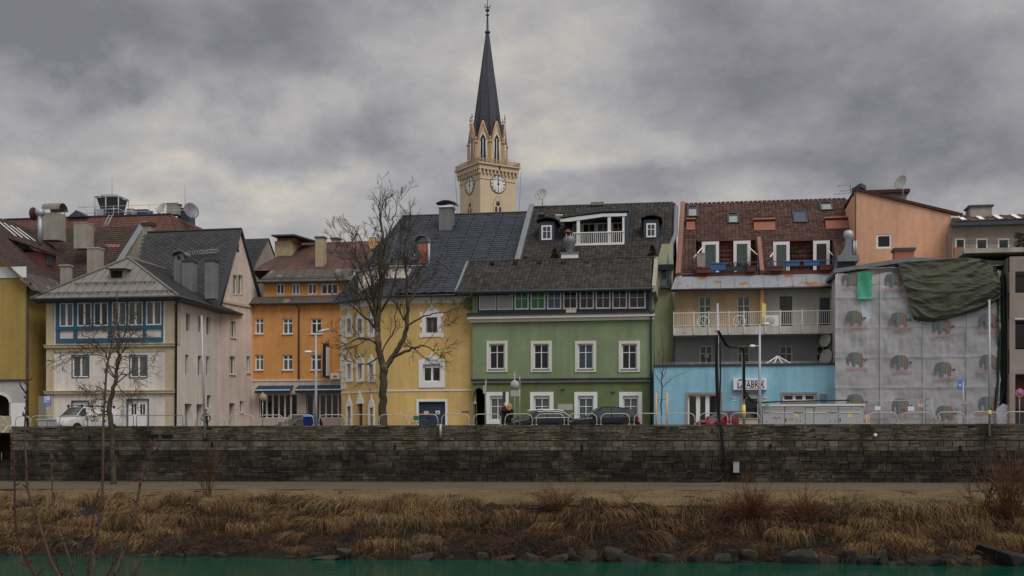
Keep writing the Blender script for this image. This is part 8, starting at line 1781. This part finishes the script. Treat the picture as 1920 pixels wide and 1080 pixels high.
 if hair == 'long':
  for k in range(46):
   a = random.uniform(-.35, math.pi + .35); r0 = R * random.uniform(.85, 1.08); P = []
   for q in range(6): f = q / 5; P.append(Vector((r0 * math.cos(a) * (1 + .25 * math.sin(f * 3)) + random.gauss(0, .006), r0 * math.sin(a) * (1 + .35 * f) + random.gauss(0, .006), c.z + .02 - f * .36 * s)))
   mb.tube(P, [.022 * s, .026 * s, .026 * s, .022 * s, .016 * s, .005], 5)
 mb.build('hair', M[hairm], t)
 mb = MB(Mx)
 for sx in (-1, 1): mb.lathe((sx * .032 * s, -.112 * s, 1.655 * s), [(.003, -.008), (.011, 0), (.003, .006)], 8, 'y'); mb.lathe((sx * .088 * s, .0, 1.64 * s), [(.005, -.01), (.03, 0), (.02, .012)], 8, 'x')
 mb.box(-.025 * s, .025 * s, -.112 * s, -.1 * s, 1.582 * s, 1.59 * s); mb.build('face', M['hair_red'] if 0 else M['skin'], t)
 return t
person('man in dark navy jacket standing with hands in his pockets before the pale side house', 386, 80.5, 1.78, 25, ('cloth_navy', 'black_cloth_and_voids', 'rubber'), 'pockets')
person('woman with long red hair and dark coat, left of the blonde woman', 945.5, 71.8, 1.66, 200, ('black_cloth_and_voids', 'black_cloth_and_voids', 'rubber'), 'walk', 'long', 'hair_red', .36)
person('woman with long blonde hair and black coat, right of the red-haired woman', 955.5, 71.3, 1.74, 165, ('black_cloth_and_voids', 'cloth_grey', 'rubber'), 'walk', 'long', 'hair_blond', .36)
# ================================================================ TREES
def rotd(d, ang):
 ax = d.cross(Vector((random.gauss(0, 1), random.gauss(0, 1), random.gauss(0, 1))))
 ax = ax.normalized() if ax.length > 1e-4 else Vector((1, 0, 0)); return (Matrix.Rotation(ang, 3, ax) @ d).normalized()
def grow(mb, p, d, L, r, lvl, par):
 n = max(3, int(L / par['seg'])); n = min(n, 7); pts = [p.copy()]; ds = [d.copy()]; q = p.copy(); dd = d.copy()
 for i in range(n):
  dd = (dd + Vector((random.gauss(0, 1), random.gauss(0, 1), random.gauss(0, 1))) * par['wob'] + Vector((0, 0, par['trop'] * (1 if lvl > 0 else .6)))).normalized()
  q = q + dd * (L / n); pts.append(q.copy()); ds.append(dd.copy())
 rmin = par['rmin']; rads = [max(rmin, lerp(r, r * .35, i / n)) for i in range(n + 1)]; rads[-1] *= .5
 mb.tube(pts, rads, 5 if r > .05 else 4 if r > .025 else 3, caps=False)
 if lvl <= 0: return
 nb = max(2, int(L * par['dens'][lvl]))
 for k in range(nb):
  f = random.uniform(.15, 1.0); i = min(n, int(f * n)); c = pts[i] if i == n else lerp(pts[i], pts[min(n, i + 1)], f * n - i)
  grow(mb, c, rotd(ds[min(i + 1, n)], R_(random.uniform(*par['ang']))), max(.22, L * random.uniform(*par['len']) * (1.1 - .4 * f)), max(rmin, rads[i] * .6), lvl - 1, par)
def guided(mt, mc, poly, v, par, lvl=2, dv=0, r0=None, sub=4):
 P = [];
 for k, (x, y, r) in enumerate(poly): P.append((PV(x, y, v + dv * k / max(1, len(poly) - 1) + random.gauss(0, .08)), r))
 S, Rr = [], []
 for i in range(len(P) - 1):
  p0, p1, p2, p3 = (P[max(0, min(len(P) - 1, i + q))][0] for q in (-1, 0, 1, 2))
  for k in range(sub): u = k / sub; S.append(.5 * ((2 * p1) + (p2 - p0) * u + (2 * p0 - 5 * p1 + 4 * p2 - p3) * u * u + (3 * p1 - p0 - 3 * p2 + p3) * u ** 3) + Vector((random.gauss(0, .03), random.gauss(0, .05), random.gauss(0, .02))) * (1 if i else .3)); Rr.append(lerp(P[i][1], P[i + 1][1], u))
 S.append(P[-1][0]); Rr.append(P[-1][1]); mt.tube(S, Rr, 9 if Rr[0] > .1 else 6, caps=False)
 return S, Rr
def sprout(mc, S, Rr, par, f0, per_m, lvl):
 for i in range(len(S) - 1):
  if i / len(S) < f0: continue
  seg = S[i + 1] - S[i]; n = per_m * seg.length; n = int(n) + (random.random() < n % 1)
  for _ in range(n): grow(mc, lerp(S[i], S[i + 1], random.random()), rotd(seg.normalized(), R_(random.uniform(35, 75))), random.uniform(*par['L0']) * (1.15 - .5 * i / len(S)), max(.018, Rr[i] * .42), lvl, par)
 grow(mc, S[-1], (S[-1] - S[-2]).normalized(), par['L0'][0], Rr[-1], lvl, par)
def big_tree():
 v = 71.4; b = PV(718, 800, v); t = thing('bare_tree', 'big bare tree with forked trunk standing in front of the yellow house', 'tree', (b.x, v, 0)); mt, mc = MB(), MB()
 par = dict(seg=.32, wob=.12, trop=.13, rmin=.0115, dens={1: 6.5, 2: 3.3, 3: 2.0}, ang=(20, 52), len=(.42, .72), L0=(1.2, 2.2))
 limbs = [([(718, 804, .33), (717.5, 780, .26), (718, 740, .24), (719, 700, .25), (721, 688, .26)], 0, None, 0),
             ([(719, 692, .2), (711, 655, .2), (708, 620, .18), (711, 570, .15), (714, 520, .125), (713, 475, .10), (716, 430, .07), (712, 395, .045), (713, 368, .02)], -.4, .30, 1.5),
             ([(709, 630, .13), (702, 590, .11), (699, 550, .095), (694, 510, .075), (684, 470, .05), (672, 440, .03)], -1.2, .2, 1.5),
             ([(713, 500, .08), (724, 460, .065), (733, 425, .045), (742, 395, .025), (746, 378, .015)], .8, .15, 1.8),
             ([(721, 690, .18), (735, 672, .17), (748, 652, .155), (759, 630, .14), (764, 600, .125), (764, 560, .10), (762, 520, .08), (758, 480, .06), (763, 440, .04), (770, 405, .018)], .5, .3, 1.4),
             ([(740, 668, .10), (758, 660, .09), (776, 652, .08), (792, 648, .055), (806, 652, .03), (815, 660, .014)], -1.0, .25, 1.9),
             ([(762, 612, .07), (785, 598, .055), (812, 588, .04), (840, 584, .028), (862, 574, .018), (880, 560, .01)], -.6, .2, 1.3),
             ([(764, 575, .07), (782, 545, .055), (800, 520, .04), (818, 490, .025), (824, 470, .012)], 1.2, .15, 1.6),
             ([(710, 648, .09), (700, 640, .08), (690, 636, .075), (672, 636, .05), (650, 646, .03), (634, 652, .014)], -1.4, .15, 2.0),
             ([(708, 620, .10), (690, 600, .075), (672, 585, .05), (652, 568, .03), (636, 560, .014)], -1.0, .15, 1.8),
             ([(706, 605, .09), (692, 570, .07), (676, 530, .05), (664, 500, .03), (650, 480, .014)], .9, .15, 1.6),
             ([(700, 560, .06), (680, 505, .045), (660, 470, .03), (640, 445, .014)], -.8, .2, 1.6),
             ([(711, 590, .08), (728, 560, .06), (742, 520, .05), (748, 480, .03), (752, 450, .014)], -1.2, .2, 1.5),
             ([(716, 660, .06), (726, 640, .05), (740, 615, .04), (742, 585, .03), (748, 560, .014)], .9, .2, 1.7),
             ([(712, 668, .07), (700, 676, .05), (686, 684, .035), (676, 680, .015)], -1.2, .2, 1.8)]
 for poly, dv, f0, pm_ in limbs:
  S, Rr = guided(mt, mc, poly, v, par, dv=dv)
  if f0 is not None: sprout(mc, S, Rr, par, f0, pm_ * (1.2 if poly[0][1] > 650 else 1.6), 2)
 mt.build('trunk', M['bark'], t); mc.build('crown', M['twig'], t)
big_tree()
def left_tree():
 v = 66.6; zb = bank_z(PV(212, 905, v).x, v); b = PV(213, 905, v); t = thing('bare_tree', 'slender crooked bare tree beside the path in front of the white house', 'tree', (b.x, v, zb)); mt, mc = MB(), MB()
 par = dict(seg=.22, wob=.2, trop=-.05, rmin=.0115, dens={1: 8.0, 2: 3}, ang=(28, 70), len=(.40, .72), L0=(.8, 1.6))
 limbs = [([(215, 916, .2), (213, 890, .165), (211, 850, .15), (209, 800, .155), (206, 765, .16), (211, 735, .125), (217, 705, .11), (221, 675, .09), (223, 640, .065), (222, 612, .035), (226, 592, .015)], 0, .55, 1.8), ([(207, 760, .04), (192, 748, .03), (176, 750, .02), (166, 764, .012)], -.6, .3, 2.0),
             ([(216, 706, .05), (205, 690, .04), (200, 670, .035), (190, 650, .03), (178, 640, .022), (165, 632, .012)], -.4, .2, 2.2), ([(219, 690, .04), (228, 668, .035), (238, 640, .03), (250, 625, .02), (262, 618, .012)], .6, .2, 2.2), ([(214, 722, .045), (232, 708, .035), (248, 698, .025), (258, 702, .016), (275, 690, .012), (290, 678, .009)], -.8, .2, 1.8), ([(212, 735, .03), (196, 730, .025), (178, 735, .018), (158, 732, .011)], .6, .2, 1.8),
             ([(203, 672, .03), (180, 665, .022), (150, 668, .016), (128, 672, .011), (108, 676, .009)], .4, .15, 2.2), ([(222, 640, .03), (208, 622, .022), (190, 608, .016), (174, 604, .01)], -.5, .2, 2.2), ([(223, 650, .03), (236, 620, .022), (246, 600, .016), (252, 588, .01)], .5, .2, 2.0), ([(216, 715, .03), (230, 735, .02), (244, 742, .014), (256, 740, .01)], -.5, .2, 2.2), ([(206, 790, .02), (196, 778, .015), (186, 770, .01)], -.3, .2, 2)]
 for poly, dv, f0, pm_ in limbs:
  S, Rr = guided(mt, mc, poly, v, par, dv=dv); sprout(mc, S, Rr, par, f0, pm_ * 2.3, 1)
 mt.build('trunk', M['bark'], t); mc.build('crown', M['twig'], t)
left_tree()
def young_tree():
 v = 72.5; b = PV(1241, 800, v); t = thing('young_tree', 'thin bare sapling tied between two orange stakes before the blue bar', 'tree', (b.x, v, 0)); mt, mc = MB(), MB(); par = dict(seg=.2, wob=.10, trop=.06, rmin=.0085, dens={1: 2.2}, ang=(25, 50), len=(.4, .7), L0=(.5, .9))
 for poly, f0, pm_ in (([(1241, 802, .05), (1240, 760, .045), (1240, 720, .04), (1242, 690, .03), (1244, 660, .02), (1240, 630, .009)], .35, 1.6), ([(1240, 728, .025), (1250, 718, .02), (1262, 708, .014), (1284, 699, .008)], .3, 1.2), ([(1240, 722, .02), (1232, 706, .016), (1227, 694, .009)], .3, 1.2), ([(1241, 712, .02), (1250, 690, .015), (1254, 660, .008)], .3, 1.2), ([(1241, 705, .018), (1236, 680, .012), (1232, 655, .008)], .3, 1.2)):
  S, Rr = guided(mt, mc, poly, v, par); sprout(mc, S, Rr, par, f0, pm_, 0)
 mt.build('trunk', M['bark'], t); mc.build('crown', M['twig'], t)
 for px in (1230.5, 1250.5): q = PV(px, 736, v); mb = MB(); mb.tube([(q.x, v, 0), (q.x, v, q.z)], .055, 7); mb.build('stake', M['orange_wood'], t)
 z = PV(1240, 750, v).z; mb = MB(); mb.tube([(PV(1230.5, 0, v).x, v, z), (PV(1250.5, 0, v).x, v, z + .05)], .012, 4); mb.build('tie', M['rubber'], t)
young_tree()
# foreground shoots on the near bank
def nb_z(v): return -2.47 - .1 * max(0, v) - .0075 * max(0, v) ** 2
SH = [([(18, 806), (24, 845), (27, 883), (28, 958), (32, 999), (50, 1047), (67, 1080), (85, 1115)], 9.2, .014, 'shoot_red', 'leftmost dark red budded shoot at the lower left corner'),
      ([(52, 690), (49, 760), (46, 816), (50, 872), (51, 913), (67, 963), (83, 1013), (97, 1055), (111, 1080), (125, 1110)], 8.6, .014, 'shoot', 'tall thin budded shoot rising beside the ochre house downpipe'),
      ([(220, 548), (217, 600), (208, 650), (200, 695), (197, 740), (194, 790), (193, 877), (191, 935), (187, 969), (180, 1016), (174, 1080), (170, 1120)], 8.0, .013, 'shoot', 'tallest and thickest pinkish shoot, reaching the blue gallery'),
      ([(291, 822), (283, 847), (267, 891), (258, 935), (250, 969), (239, 1010), (228, 1044), (215, 1080), (203, 1115)], 8.4, .0155, 'shoot', 'rightmost tall shoot leaning right with a budded tip'),
      ([(276, 944), (273.6, 985), (266.7, 1030), (251, 1080), (240, 1112)], 8.8, .012, 'shoot', 'short shoot ending low at the far right of the foreground shoots'),
      ([(96, 850), (98, 913), (100, 952), (108, 988), (122, 1024), (139, 1080), (148, 1112)], 9.0, .013, 'shoot', 'shoot bending left between the two left-hand shoots and the tallest one'),
      ([(186, 914), (180.5, 944), (172, 991), (166.7, 1058), (164, 1080), (161, 1112)], 8.8, .010, 'shoot_red', 'thin red shoot close to the left of the tallest shoot'),
      ([(102, 1032), (107, 1058), (119, 1080), (130, 1105)], 8.0, .009, 'shoot_red', 'shortest red shoot tip low at the bottom edge'),
      ([(222, 1040), (212, 1058), (200, 1080), (188, 1108)], 8.6, .008, 'shoot_red', 'short thin dark shoot slanting right at the bottom edge')]
for poly, tt, r, m, lb in SH:
 P = [PT(x, y, tt) for x, y in poly]; d = (P[-1] - P[-2]).normalized(); q = P[-1]; zg = nb_z(q.y - .5); k = (q.z - zg) / max(.25, -d.z); P.append(q + d * k * .5 + Vector((0, 0, -.05))); P.append(Vector((P[-1].x + d.x * .2, P[-1].y, zg - .05)))
 t = thing('bare_shoot', 'foreground ' + lb, 'shoot', P[-1], 'bare shoots on the near bank'); S = []
 for i in range(len(P) - 1):
  p0, p1, p2, p3 = (P[max(0, min(len(P) - 1, i + q_))] for q_ in (-1, 0, 1, 2))
  for kk in range(4): u = kk / 4; S.append(.5 * ((2 * p1) + (p2 - p0) * u + (2 * p0 - 5 * p1 + 4 * p2 - p3) * u * u + (3 * p1 - p0 - 3 * p2 + p3) * u ** 3))
 S.append(P[-1]); n = len(S); mb = MB(); mb.tube(S, [r * (.34 + .46 * min(1, i / n * 1.8)) for i in range(n)], 7); pass
 for i in range(1, n - 2):
  for _ in range(random.choice((0, 1, 1, 2))):
   a = lerp(S[i], S[i + 1], random.random()); dd = rotd((S[i] - S[i + 1]).normalized(), R_(random.uniform(35, 70))); ln = random.choice((.02, .025, .03, .05)) * (1 if random.random() < .88 else 2.2); mb.tube([a, a + dd * ln * .6, a + dd * ln + Vector((0, 0, ln * .2))], [r * .35, r * .42, r * .12], 5, mi=1)
 mb.build('stem', [M[m], M['shoot_red']], t)
# ================================================================ BANK VEGETATION
def px_of(X, Y):
 f = -X * sT + Y * cT; return 960 + FPX * (X * cT + Y * sT) / f
M['straw'] = mat('straw', (.24, .147, .06), rough=.9, var=.2, scale=.8, var2=0, island=.35)
M['straw_pale'] = mat('straw_pale', (.25, .175, .092), rough=.9, var=.15, scale=.8, var2=0, island=.35)
M['straw_brown'] = mat('straw_brown', (.112, .058, .028), rough=.95, var=.2, scale=.8, var2=0, island=.4)
M['dead_brown'] = mat('dead_brown', (.045, .028, .016), rough=.95, var=.2, scale=.8, var2=0, island=.45)
M['green_blade'] = mat('green_blade', (.09, .095, .03), rough=.9, var=.2, scale=.8, var2=0, island=.4)
def blades(name, base, dirs, L, wd, droop, mi, mats, segs=3):
 n = len(base); s = np.linspace(0, 1, segs + 1)
 side = np.cross(dirs, np.tile([0, 0, 1.0], (n, 1))); side += rng.normal(0, .25, (n, 3)); side /= np.linalg.norm(side, axis=1)[:, None] + 1e-9
 V = np.zeros((n, (segs + 1) * 2, 3))
 for k, q in enumerate(s):
  c = base + L[:, None] * (q * dirs + (q ** 2) * droop)
  w = (wd * (1 - .85 * q))[:, None] * side * .5; V[:, 2 * k] = c - w; V[:, 2 * k + 1] = c + w
 idx = np.arange(n)[:, None] * (segs + 1) * 2
 F = np.concatenate([np.stack([idx[:, 0] + 2 * k, idx[:, 0] + 2 * k + 1, idx[:, 0] + 2 * k + 3, idx[:, 0] + 2 * k + 2], 1)[:, None, :] for k in range(segs)], 1).reshape(-1, 4)
 V = V.reshape(-1, 3); c0 = np.array([V[:, 0].mean(), V[:, 1].mean(), V[:, 2].min()]); V = V - c0
 me = bpy.data.meshes.new(name); me.vertices.add(len(V)); me.vertices.foreach_set('co', V.ravel()); me.loops.add(F.size); me.loops.foreach_set('vertex_index', F.ravel().astype(np.int32)); me.polygons.add(len(F)); me.polygons.foreach_set('loop_start', np.arange(0, F.size, 4, dtype=np.int32)); me.polygons.foreach_set('loop_total', np.full(len(F), 4, dtype=np.int32))
 for m in mats: me.materials.append(M[m])
 me.polygons.foreach_set('material_index', np.repeat(mi, segs).astype(np.int32)); me.update(calc_edges=True); me.validate()
 o = bpy.data.objects.new(name, me); COL.objects.link(o); o.location = c0; W[o] = Vector(c0); o['kind'] = 'stuff'; return o
def zone(px, t):
 g = lambda c, w: math.exp(-((px - c) / w) ** 2)
 gold = .3 + 1.2 * g(120, 200) + .6 * g(730, 120) + 1.0 * g(1730, 130) + .35 * g(520, 70) + .4 * g(470, 120) * (t < .35)
 dark = .32 + .7 * g(420, 110) + 1.0 * g(1180, 240) + .9 * g(1470, 120) + .8 * g(1900, 90) + .6 * g(930, 90) + .4 * g(560, 60)
 gold *= 1.3 - .8 * t; dark *= .55 + 1.5 * t
 return (gold, gold * .45 * (1.2 - t), .45 * (gold * .6 + dark), dark)
def bank_plants():
 B, D, Ls, Wd, Dr, Mi = [], [], [], [], [], []
 for c in range(3000):
  X = random.uniform(-42, 26); ve, vw = vedge(X), vwat(X); t = random.random() ** .85 * .98 - .05; v = ve - t * (ve - vw); px = px_of(X, v)
  dn = noise.noise(Vector((X * .32, t * 2.2, 4))) + .35
  if dn < random.uniform(-.2, .5) and t > .06: continue
  w = zone(px, max(0, t)); k = random.choices(range(4), (w[0] * .35, w[1] * .2, w[2], w[3] * 1.2))[0]; z = bank_z(X, v); n = random.randint(26, 52)
  lean = noise.noise(Vector((X * .35, t * 1.5, 8))) * .9 + random.gauss(0, .25); base = np.array([X, v, z]) + np.clip(rng.normal(0, 1, (n, 3)), -2, 2) * [.16, .12, .05]; up = random.uniform(.35, .8) if k < 2 else random.uniform(.2, .7)
  d = np.array([lean, -.55, up]) + rng.normal(0, .28, (n, 3)); d /= np.linalg.norm(d, axis=1)[:, None]
  L_ = random.uniform(.45, .95) * (1 if k < 3 else .8) * (1 + .5 * noise.noise(Vector((X * .2, 0, 12))))
  B.append(base); D.append(d); Ls.append(L_ * rng.uniform(.55, 1.15, n)); Wd.append(np.full(n, .020 if k < 2 else .018) * rng.uniform(.7, 1.4, n)); Dr.append(np.tile([lean * .25, -.12, -random.uniform(.55, 1.0)], (n, 1)) + rng.normal(0, .08, (n, 3))); Mi.append(np.full(n, k))
 for c in range(420):      # big tussocks combed over by last year's floods
  X = random.uniform(-42, 26); ve, vw = vedge(X), vwat(X); t = random.random() ** 1.5 * .85 - .06; v = ve - t * (ve - vw); px = px_of(X, v); w = zone(px, max(0, t))
  if random.random() > w[0] * .75 + .10: continue
  k = random.choices(range(4), (w[0], w[1], w[2] * 1.3, w[3] * .5))[0]; n = random.randint(200, 420); R = random.uniform(.25, .6); lean = noise.noise(Vector((X * .22, 0, 8))) * 1.6 + random.gauss(0, .3); zc = bank_z(X, v) + random.uniform(.05, .3)
  base = np.array([X, v, zc]) + np.clip(rng.normal(0, 1, (n, 3)), -2, 2) * [R, R * .5, .07]; d = np.array([lean, -.75, random.uniform(.25, .6)]) + rng.normal(0, .30, (n, 3)); d /= np.linalg.norm(d, axis=1)[:, None]
  B.append(base); D.append(d); Ls.append(random.uniform(.55, 1.2) * rng.uniform(.35, 1.15, n)); Wd.append(.021 * rng.uniform(.7, 1.4, n)); Dr.append(np.tile([lean * .15, -.05, -random.uniform(.75, 1.15)], (n, 1)) + rng.normal(0, .16, (n, 3))); Mi.append(np.where(rng.random(n) < .6, k, rng.integers(0, 4, n)))
 o = blades('dry_bank_grass', np.concatenate(B), np.concatenate(D), np.concatenate(Ls), np.concatenate(Wd), np.concatenate(Dr), np.concatenate(Mi), ['straw', 'straw_pale', 'straw_brown', 'dead_brown'])
 tag(o, 'dry straw and brown grass hanging over the river bank', 'grass')
 # tangled bramble canes
 mb = MB()
 for c in range(4200):
  X = random.uniform(-42, 26); ve, vw = vedge(X), vwat(X); t = random.uniform(.02, .92); v = ve - t * (ve - vw); w = zone(px_of(X, v), t)
  if random.random() > w[3] * .8 + .14: continue
  p = Vector((X, v, bank_z(X, v))); d = Vector((random.gauss(0, .7), -random.uniform(.1, .7), random.uniform(.3, 1))).normalized(); L_ = random.uniform(.5, 1.6); P = [p]; q = p.copy()
  for k in range(5): d = (d + Vector((random.gauss(0, .22), random.gauss(-.05, .12), -.26))).normalized(); q = q + d * L_ / 5; P.append(q.copy())
  r = random.uniform(.006, .012); mb.tube(P, [r, r, r * .9, r * .8, r * .6, r * .4], 3, caps=False, mi=random.choice((0, 0, 1, 2)))
 o = mb.build('bramble_tangle', [M['straw_brown'], M['twig_red'], M['twig']]); o['kind'] = 'stuff'; tag(o, 'tangled brown bramble canes on the river bank', 'brambles')
 # short turf on the verge, green fringe at the wall foot
 n = 42000; X = rng.uniform(-44, 28, n); f = rng.uniform(0, 1, n) ** .9; vp, ve = np.array([vpath(x) for x in X]), np.array([vedge(x) for x in X]); v = vp - f * (vp - ve - .05); z = np.array([bank_z(a, b) for a, b in zip(X, v)])
 d = np.stack([rng.normal(0, .5, n), rng.normal(-.2, .4, n), rng.uniform(.4, 1, n)], 1); d /= np.linalg.norm(d, axis=1)[:, None]
 g = np.array([noise.noise(Vector((a * .28, b * .5, 6))) for a, b in zip(X, v)]) + rng.normal(0, .25, n) + .25 * (f < .15); mi = np.where(g > .32, 2, np.where(rng.random(n) < .5, 0, 1))
 o = blades('verge_turf', np.stack([X, v, z], 1), d, rng.uniform(.07, .2, n) * (1 + .8 * (f > .93)), rng.uniform(.012, .024, n), np.stack([rng.normal(0, .2, n), rng.normal(0, .2, n), -rng.uniform(.2, .7, n)], 1), mi, ['straw', 'straw_pale', 'green_blade'], 2); tag(o, 'short winter turf between the path and the bank edge', 'grass')
 n = 9000; X = rng.uniform(WX0, 28, n); v = 68.88 - np.abs(rng.normal(0, .22, n)); z = np.array([bank_z(a, b) for a, b in zip(X, v)]); d = np.stack([rng.normal(0, .4, n), rng.normal(-.3, .3, n), rng.uniform(.5, 1, n)], 1); d /= np.linalg.norm(d, axis=1)[:, None]
 mi = np.where(np.array([noise.noise(Vector((a * .35, 0, 3))) for a in X]) + rng.normal(0, .2, n) > -.02, 0, 1)
 o = blades('wall_foot_grass', np.stack([X, v, z], 1), d, rng.uniform(.1, .3, n), rng.uniform(.012, .022, n), np.stack([rng.normal(0, .2, n), rng.normal(0, .2, n), -rng.uniform(.2, .8, n)], 1), mi, ['green_blade', 'straw_brown'], 2); tag(o, 'thin green grass fringe at the foot of the stone wall', 'grass')
bank_plants()
def shrub(lb, px, yb, yt, spread, v, n, m, trop=-.03, group='bare shrubs along the bank', rm=.009, dens=2.4):
 b = PV(px, yb, v); b.z = bank_z(b.x, v); H = PV(px, yt, v).z - b.z; t = thing('bare_shrub', lb, 'shrub', b, group); mb = MB(); par = dict(seg=.2, wob=.12, trop=trop, rmin=rm, dens={1: dens, 2: 2.2}, ang=(14, 42), len=(.35, .65), L0=(.5, .8))
 for k in range(n):
  a = random.uniform(0, 6.28); s = spread * random.random() ** .6; d = Vector((math.cos(a) * s, math.sin(a) * s * .7 - .15, 1)).normalized(); grow(mb, b + Vector((random.gauss(0, .12), random.gauss(0, .1), -.05)), d, H * random.uniform(.6, 1.15), random.uniform(.012, .022), 1, par)
 mb.build('stems', M[m], t); return t
shrub('pale thin-stemmed shrub standing up against the stone wall, left of centre', 392, 930, 838, .2, 61.6, 16, 'straw_brown')
shrub('wide reddish shrub fanning out below the estate car', 1048, 974, 900, 1.7, 58.6, 80, 'twig_red')
shrub('sparse upright twigs below the black SUV', 1180, 962, 908, .5, 58.9, 12, 'twig_red')
shrub('dense red-brown shrub below the hoses, largest on the bank', 1412, 1000, 914, 1.5, 58.0, 170, 'twig_red', dens=3.6)
shrub('dark branching shrub below the electrical cabinet', 1512, 985, 916, 1.8, 58.3, 80, 'twig_red')
shrub('low spreading shrub right of the one below the cabinet', 1580, 980, 924, 1.9, 58.3, 60, 'twig')
shrub('tall thin pale stems below the tall pole at the right', 1842, 962, 872, .35, 58.8, 16, 'straw_brown')
shrub('orange-brown shrub at the right edge of the bank', 1893, 980, 868, .6, 58.2, 70, 'twig_red')
shrub('small dark shrub on the bank edge below the arched passage', 905, 1000, 948, 1.6, 57.6, 50, 'twig')
shrub('thin leafless shrub hugging the wall right of the meter box', 1405, 905, 878, .8, 68.4, 26, 'straw_brown', rm=.007)
# boulders at the waterline
M['rock'] = mat('rock', (.045, .04, .032), rough=.9, var=.25, scale=1.2, var2=.2, patch=(ph(50, 46, 40, .72), .5, .12, 1.4), bump=1, bscale=7)
M['rock_dark'] = mat('rock_dark', (.02, .019, .019), rough=.85, var=.25, scale=1.2, var2=.2, patch=(ph(70, 64, 56, .72), .6, .1, 1.4), bump=1, bscale=7)
M['rock_moss'] = mat('rock_moss', (.038, .036, .023), rough=.95, var=.25, scale=1.2, var2=.2, patch=(ph(44, 48, 28, .72), .5, .15, 1.2), bump=1, bscale=7)
RK = [(20, 1040, 20, 8, 'rock_dark', 'small dark boulder at the far left of the waterline'), (212, 1034, 34, 12, 'rock_moss', 'mossy boulder at the waterline below the van'), (268, 1046, 26, 7, 'rock', 'flat pale stone at the waterline left of the double door'), (338, 1043, 24, 9, 'rock_dark', 'dark stone at the waterline below the pale side house'), (415, 1040, 26, 9, 'rock_moss', 'mossy stone at the waterline below the pink gable'), (545, 1044, 24, 7, 'rock', 'low stone at the waterline below the grey hatchback'), (598, 1040, 28, 10, 'rock_dark', 'dark stone at the waterline below the two-headed lamp'), (642, 1036, 34, 14, 'rock', 'tilted pale block at the waterline where orange meets yellow house'), (610, 1049, 62, 8, 'rock', 'long flat slab at the waterline left of the bare tree'), (690, 1049, 40, 8, 'rock_moss', 'flat mossy slab at the waterline under the bare tree'), (792, 1045, 46, 12, 'rock', 'broad pale boulder at the waterline below the navy door'), (838, 1048, 30, 9, 'rock_dark', 'low dark stone at the waterline right of the navy door'), (905, 1042, 26, 12, 'rock', 'rounded boulder at the waterline below the arched passage'), (948, 1048, 40, 10, 'rock_moss', 'mossy boulder at the waterline below the two women'), (998, 1048, 34, 14, 'rock', 'peaked pale boulder at the waterline below the estate car nose'), (1046, 1049, 58, 12, 'rock_moss', 'wide mossy slab at the waterline below the estate car'), (1071, 1035, 16, 14, 'rock', 'small upright stone above the waterline below the black SUV nose'), (1100, 1041, 38, 16, 'rock', 'slanted brown boulder at the waterline below the black SUV'), (1150, 1036, 40, 16, 'rock_moss', 'mossy humped boulder at the waterline below the SUV tail'), (1185, 1050, 60, 12, 'rock_dark', 'long dark boulder at the waterline below the SUV and sapling'), (1245, 1046, 40, 14, 'rock_moss', 'broad boulder at the waterline below the sapling'), (1300, 1048, 36, 14, 'rock_dark', 'dark boulder at the waterline below the blue wall'), (1352, 1050, 40, 18, 'rock', 'pyramid-shaped boulder at the waterline below the hoses'), (1370, 1041, 26, 16, 'rock_dark', 'dark round boulder right of the pyramid-shaped one'), (1405, 1042, 30, 18, 'rock', 'pale faceted boulder at the waterline below the meter box'), (1402, 1054, 34, 9, 'rock', 'low pale stone in front of the faceted boulder'), (1500, 1044, 62, 20, 'rock_dark', 'large dark boulder at the waterline below the cabinet'), (1548, 1050, 40, 14, 'rock', 'pale wedge boulder at the waterline below the cabinet right half'), (1590, 1044, 36, 18, 'rock_dark', 'dark wedge boulder at the waterline left of the marker post'), (1630, 1050, 44, 14, 'rock_dark', 'flat dark boulder at the waterline below the marker post'), (1652, 1042, 22, 16, 'rock', 'pale upright stone at the waterline below the mesh fence'), (1732, 1050, 62, 16, 'rock_dark', 'wide dark slab at the waterline below the second seam of the netting'), (1785, 1050, 46, 14, 'rock_dark', 'dark slab at the waterline below the blue sign'), (1682, 1056, 36, 8, 'rock', 'low pale stone at the waterline right of the mesh fence middle'), (1875, 1044, 86, 20, 'rock_dark', 'largest dark slab at the waterline at the right edge'), (1830, 1050, 26, 14, 'rock', 'small pale wedge stone left of the largest dark slab')]
for px, py, wpx, hpx, m, lb in RK:
 X0 = PZ(px, 1050, ZW).x; v = vwat(X0) + .4; q = PV(px, py, v); s = v / FPX; rx, rz = wpx * s * .5 * 1.12, hpx * s * 1.0; bm = bmesh.new(); r_ = random.Random(px)
 for _ in range(22):
  d = Vector((r_.gauss(0, 1), r_.gauss(0, 1), r_.gauss(0, 1))).normalized(); bm.verts.new((max(-.8, min(.8, d.x)) * rx * 1.2, max(-.75, min(.75, d.y)) * rx * .85, max(-.7, min(.62, d.z)) * rz * 1.3))
 rs_ = bmesh.ops.convex_hull(bm, input=bm.verts); bmesh.ops.delete(bm, geom=[e for e in rs_['geom_interior'] if isinstance(e, bmesh.types.BMVert)], context='VERTS'); bmesh.ops.bevel(bm, geom=list(bm.edges), offset=.035, segments=1, affect='EDGES')
 bm.verts.ensure_lookup_table(); bm.verts.index_update(); mb = MB(Matrix.Translation((q.x, v - .05, max(q.z, ZW + .05) - .06)) @ Matrix.Rotation(r_.uniform(-.3, .3), 4, 'Y')); mb.add([vv.co.copy() for vv in bm.verts], [tuple(x.index for x in f.verts) for f in bm.faces]); bm.free()
 tag(mb.build('boulder', M[m]), lb, 'boulder', 'boulders along the waterline')
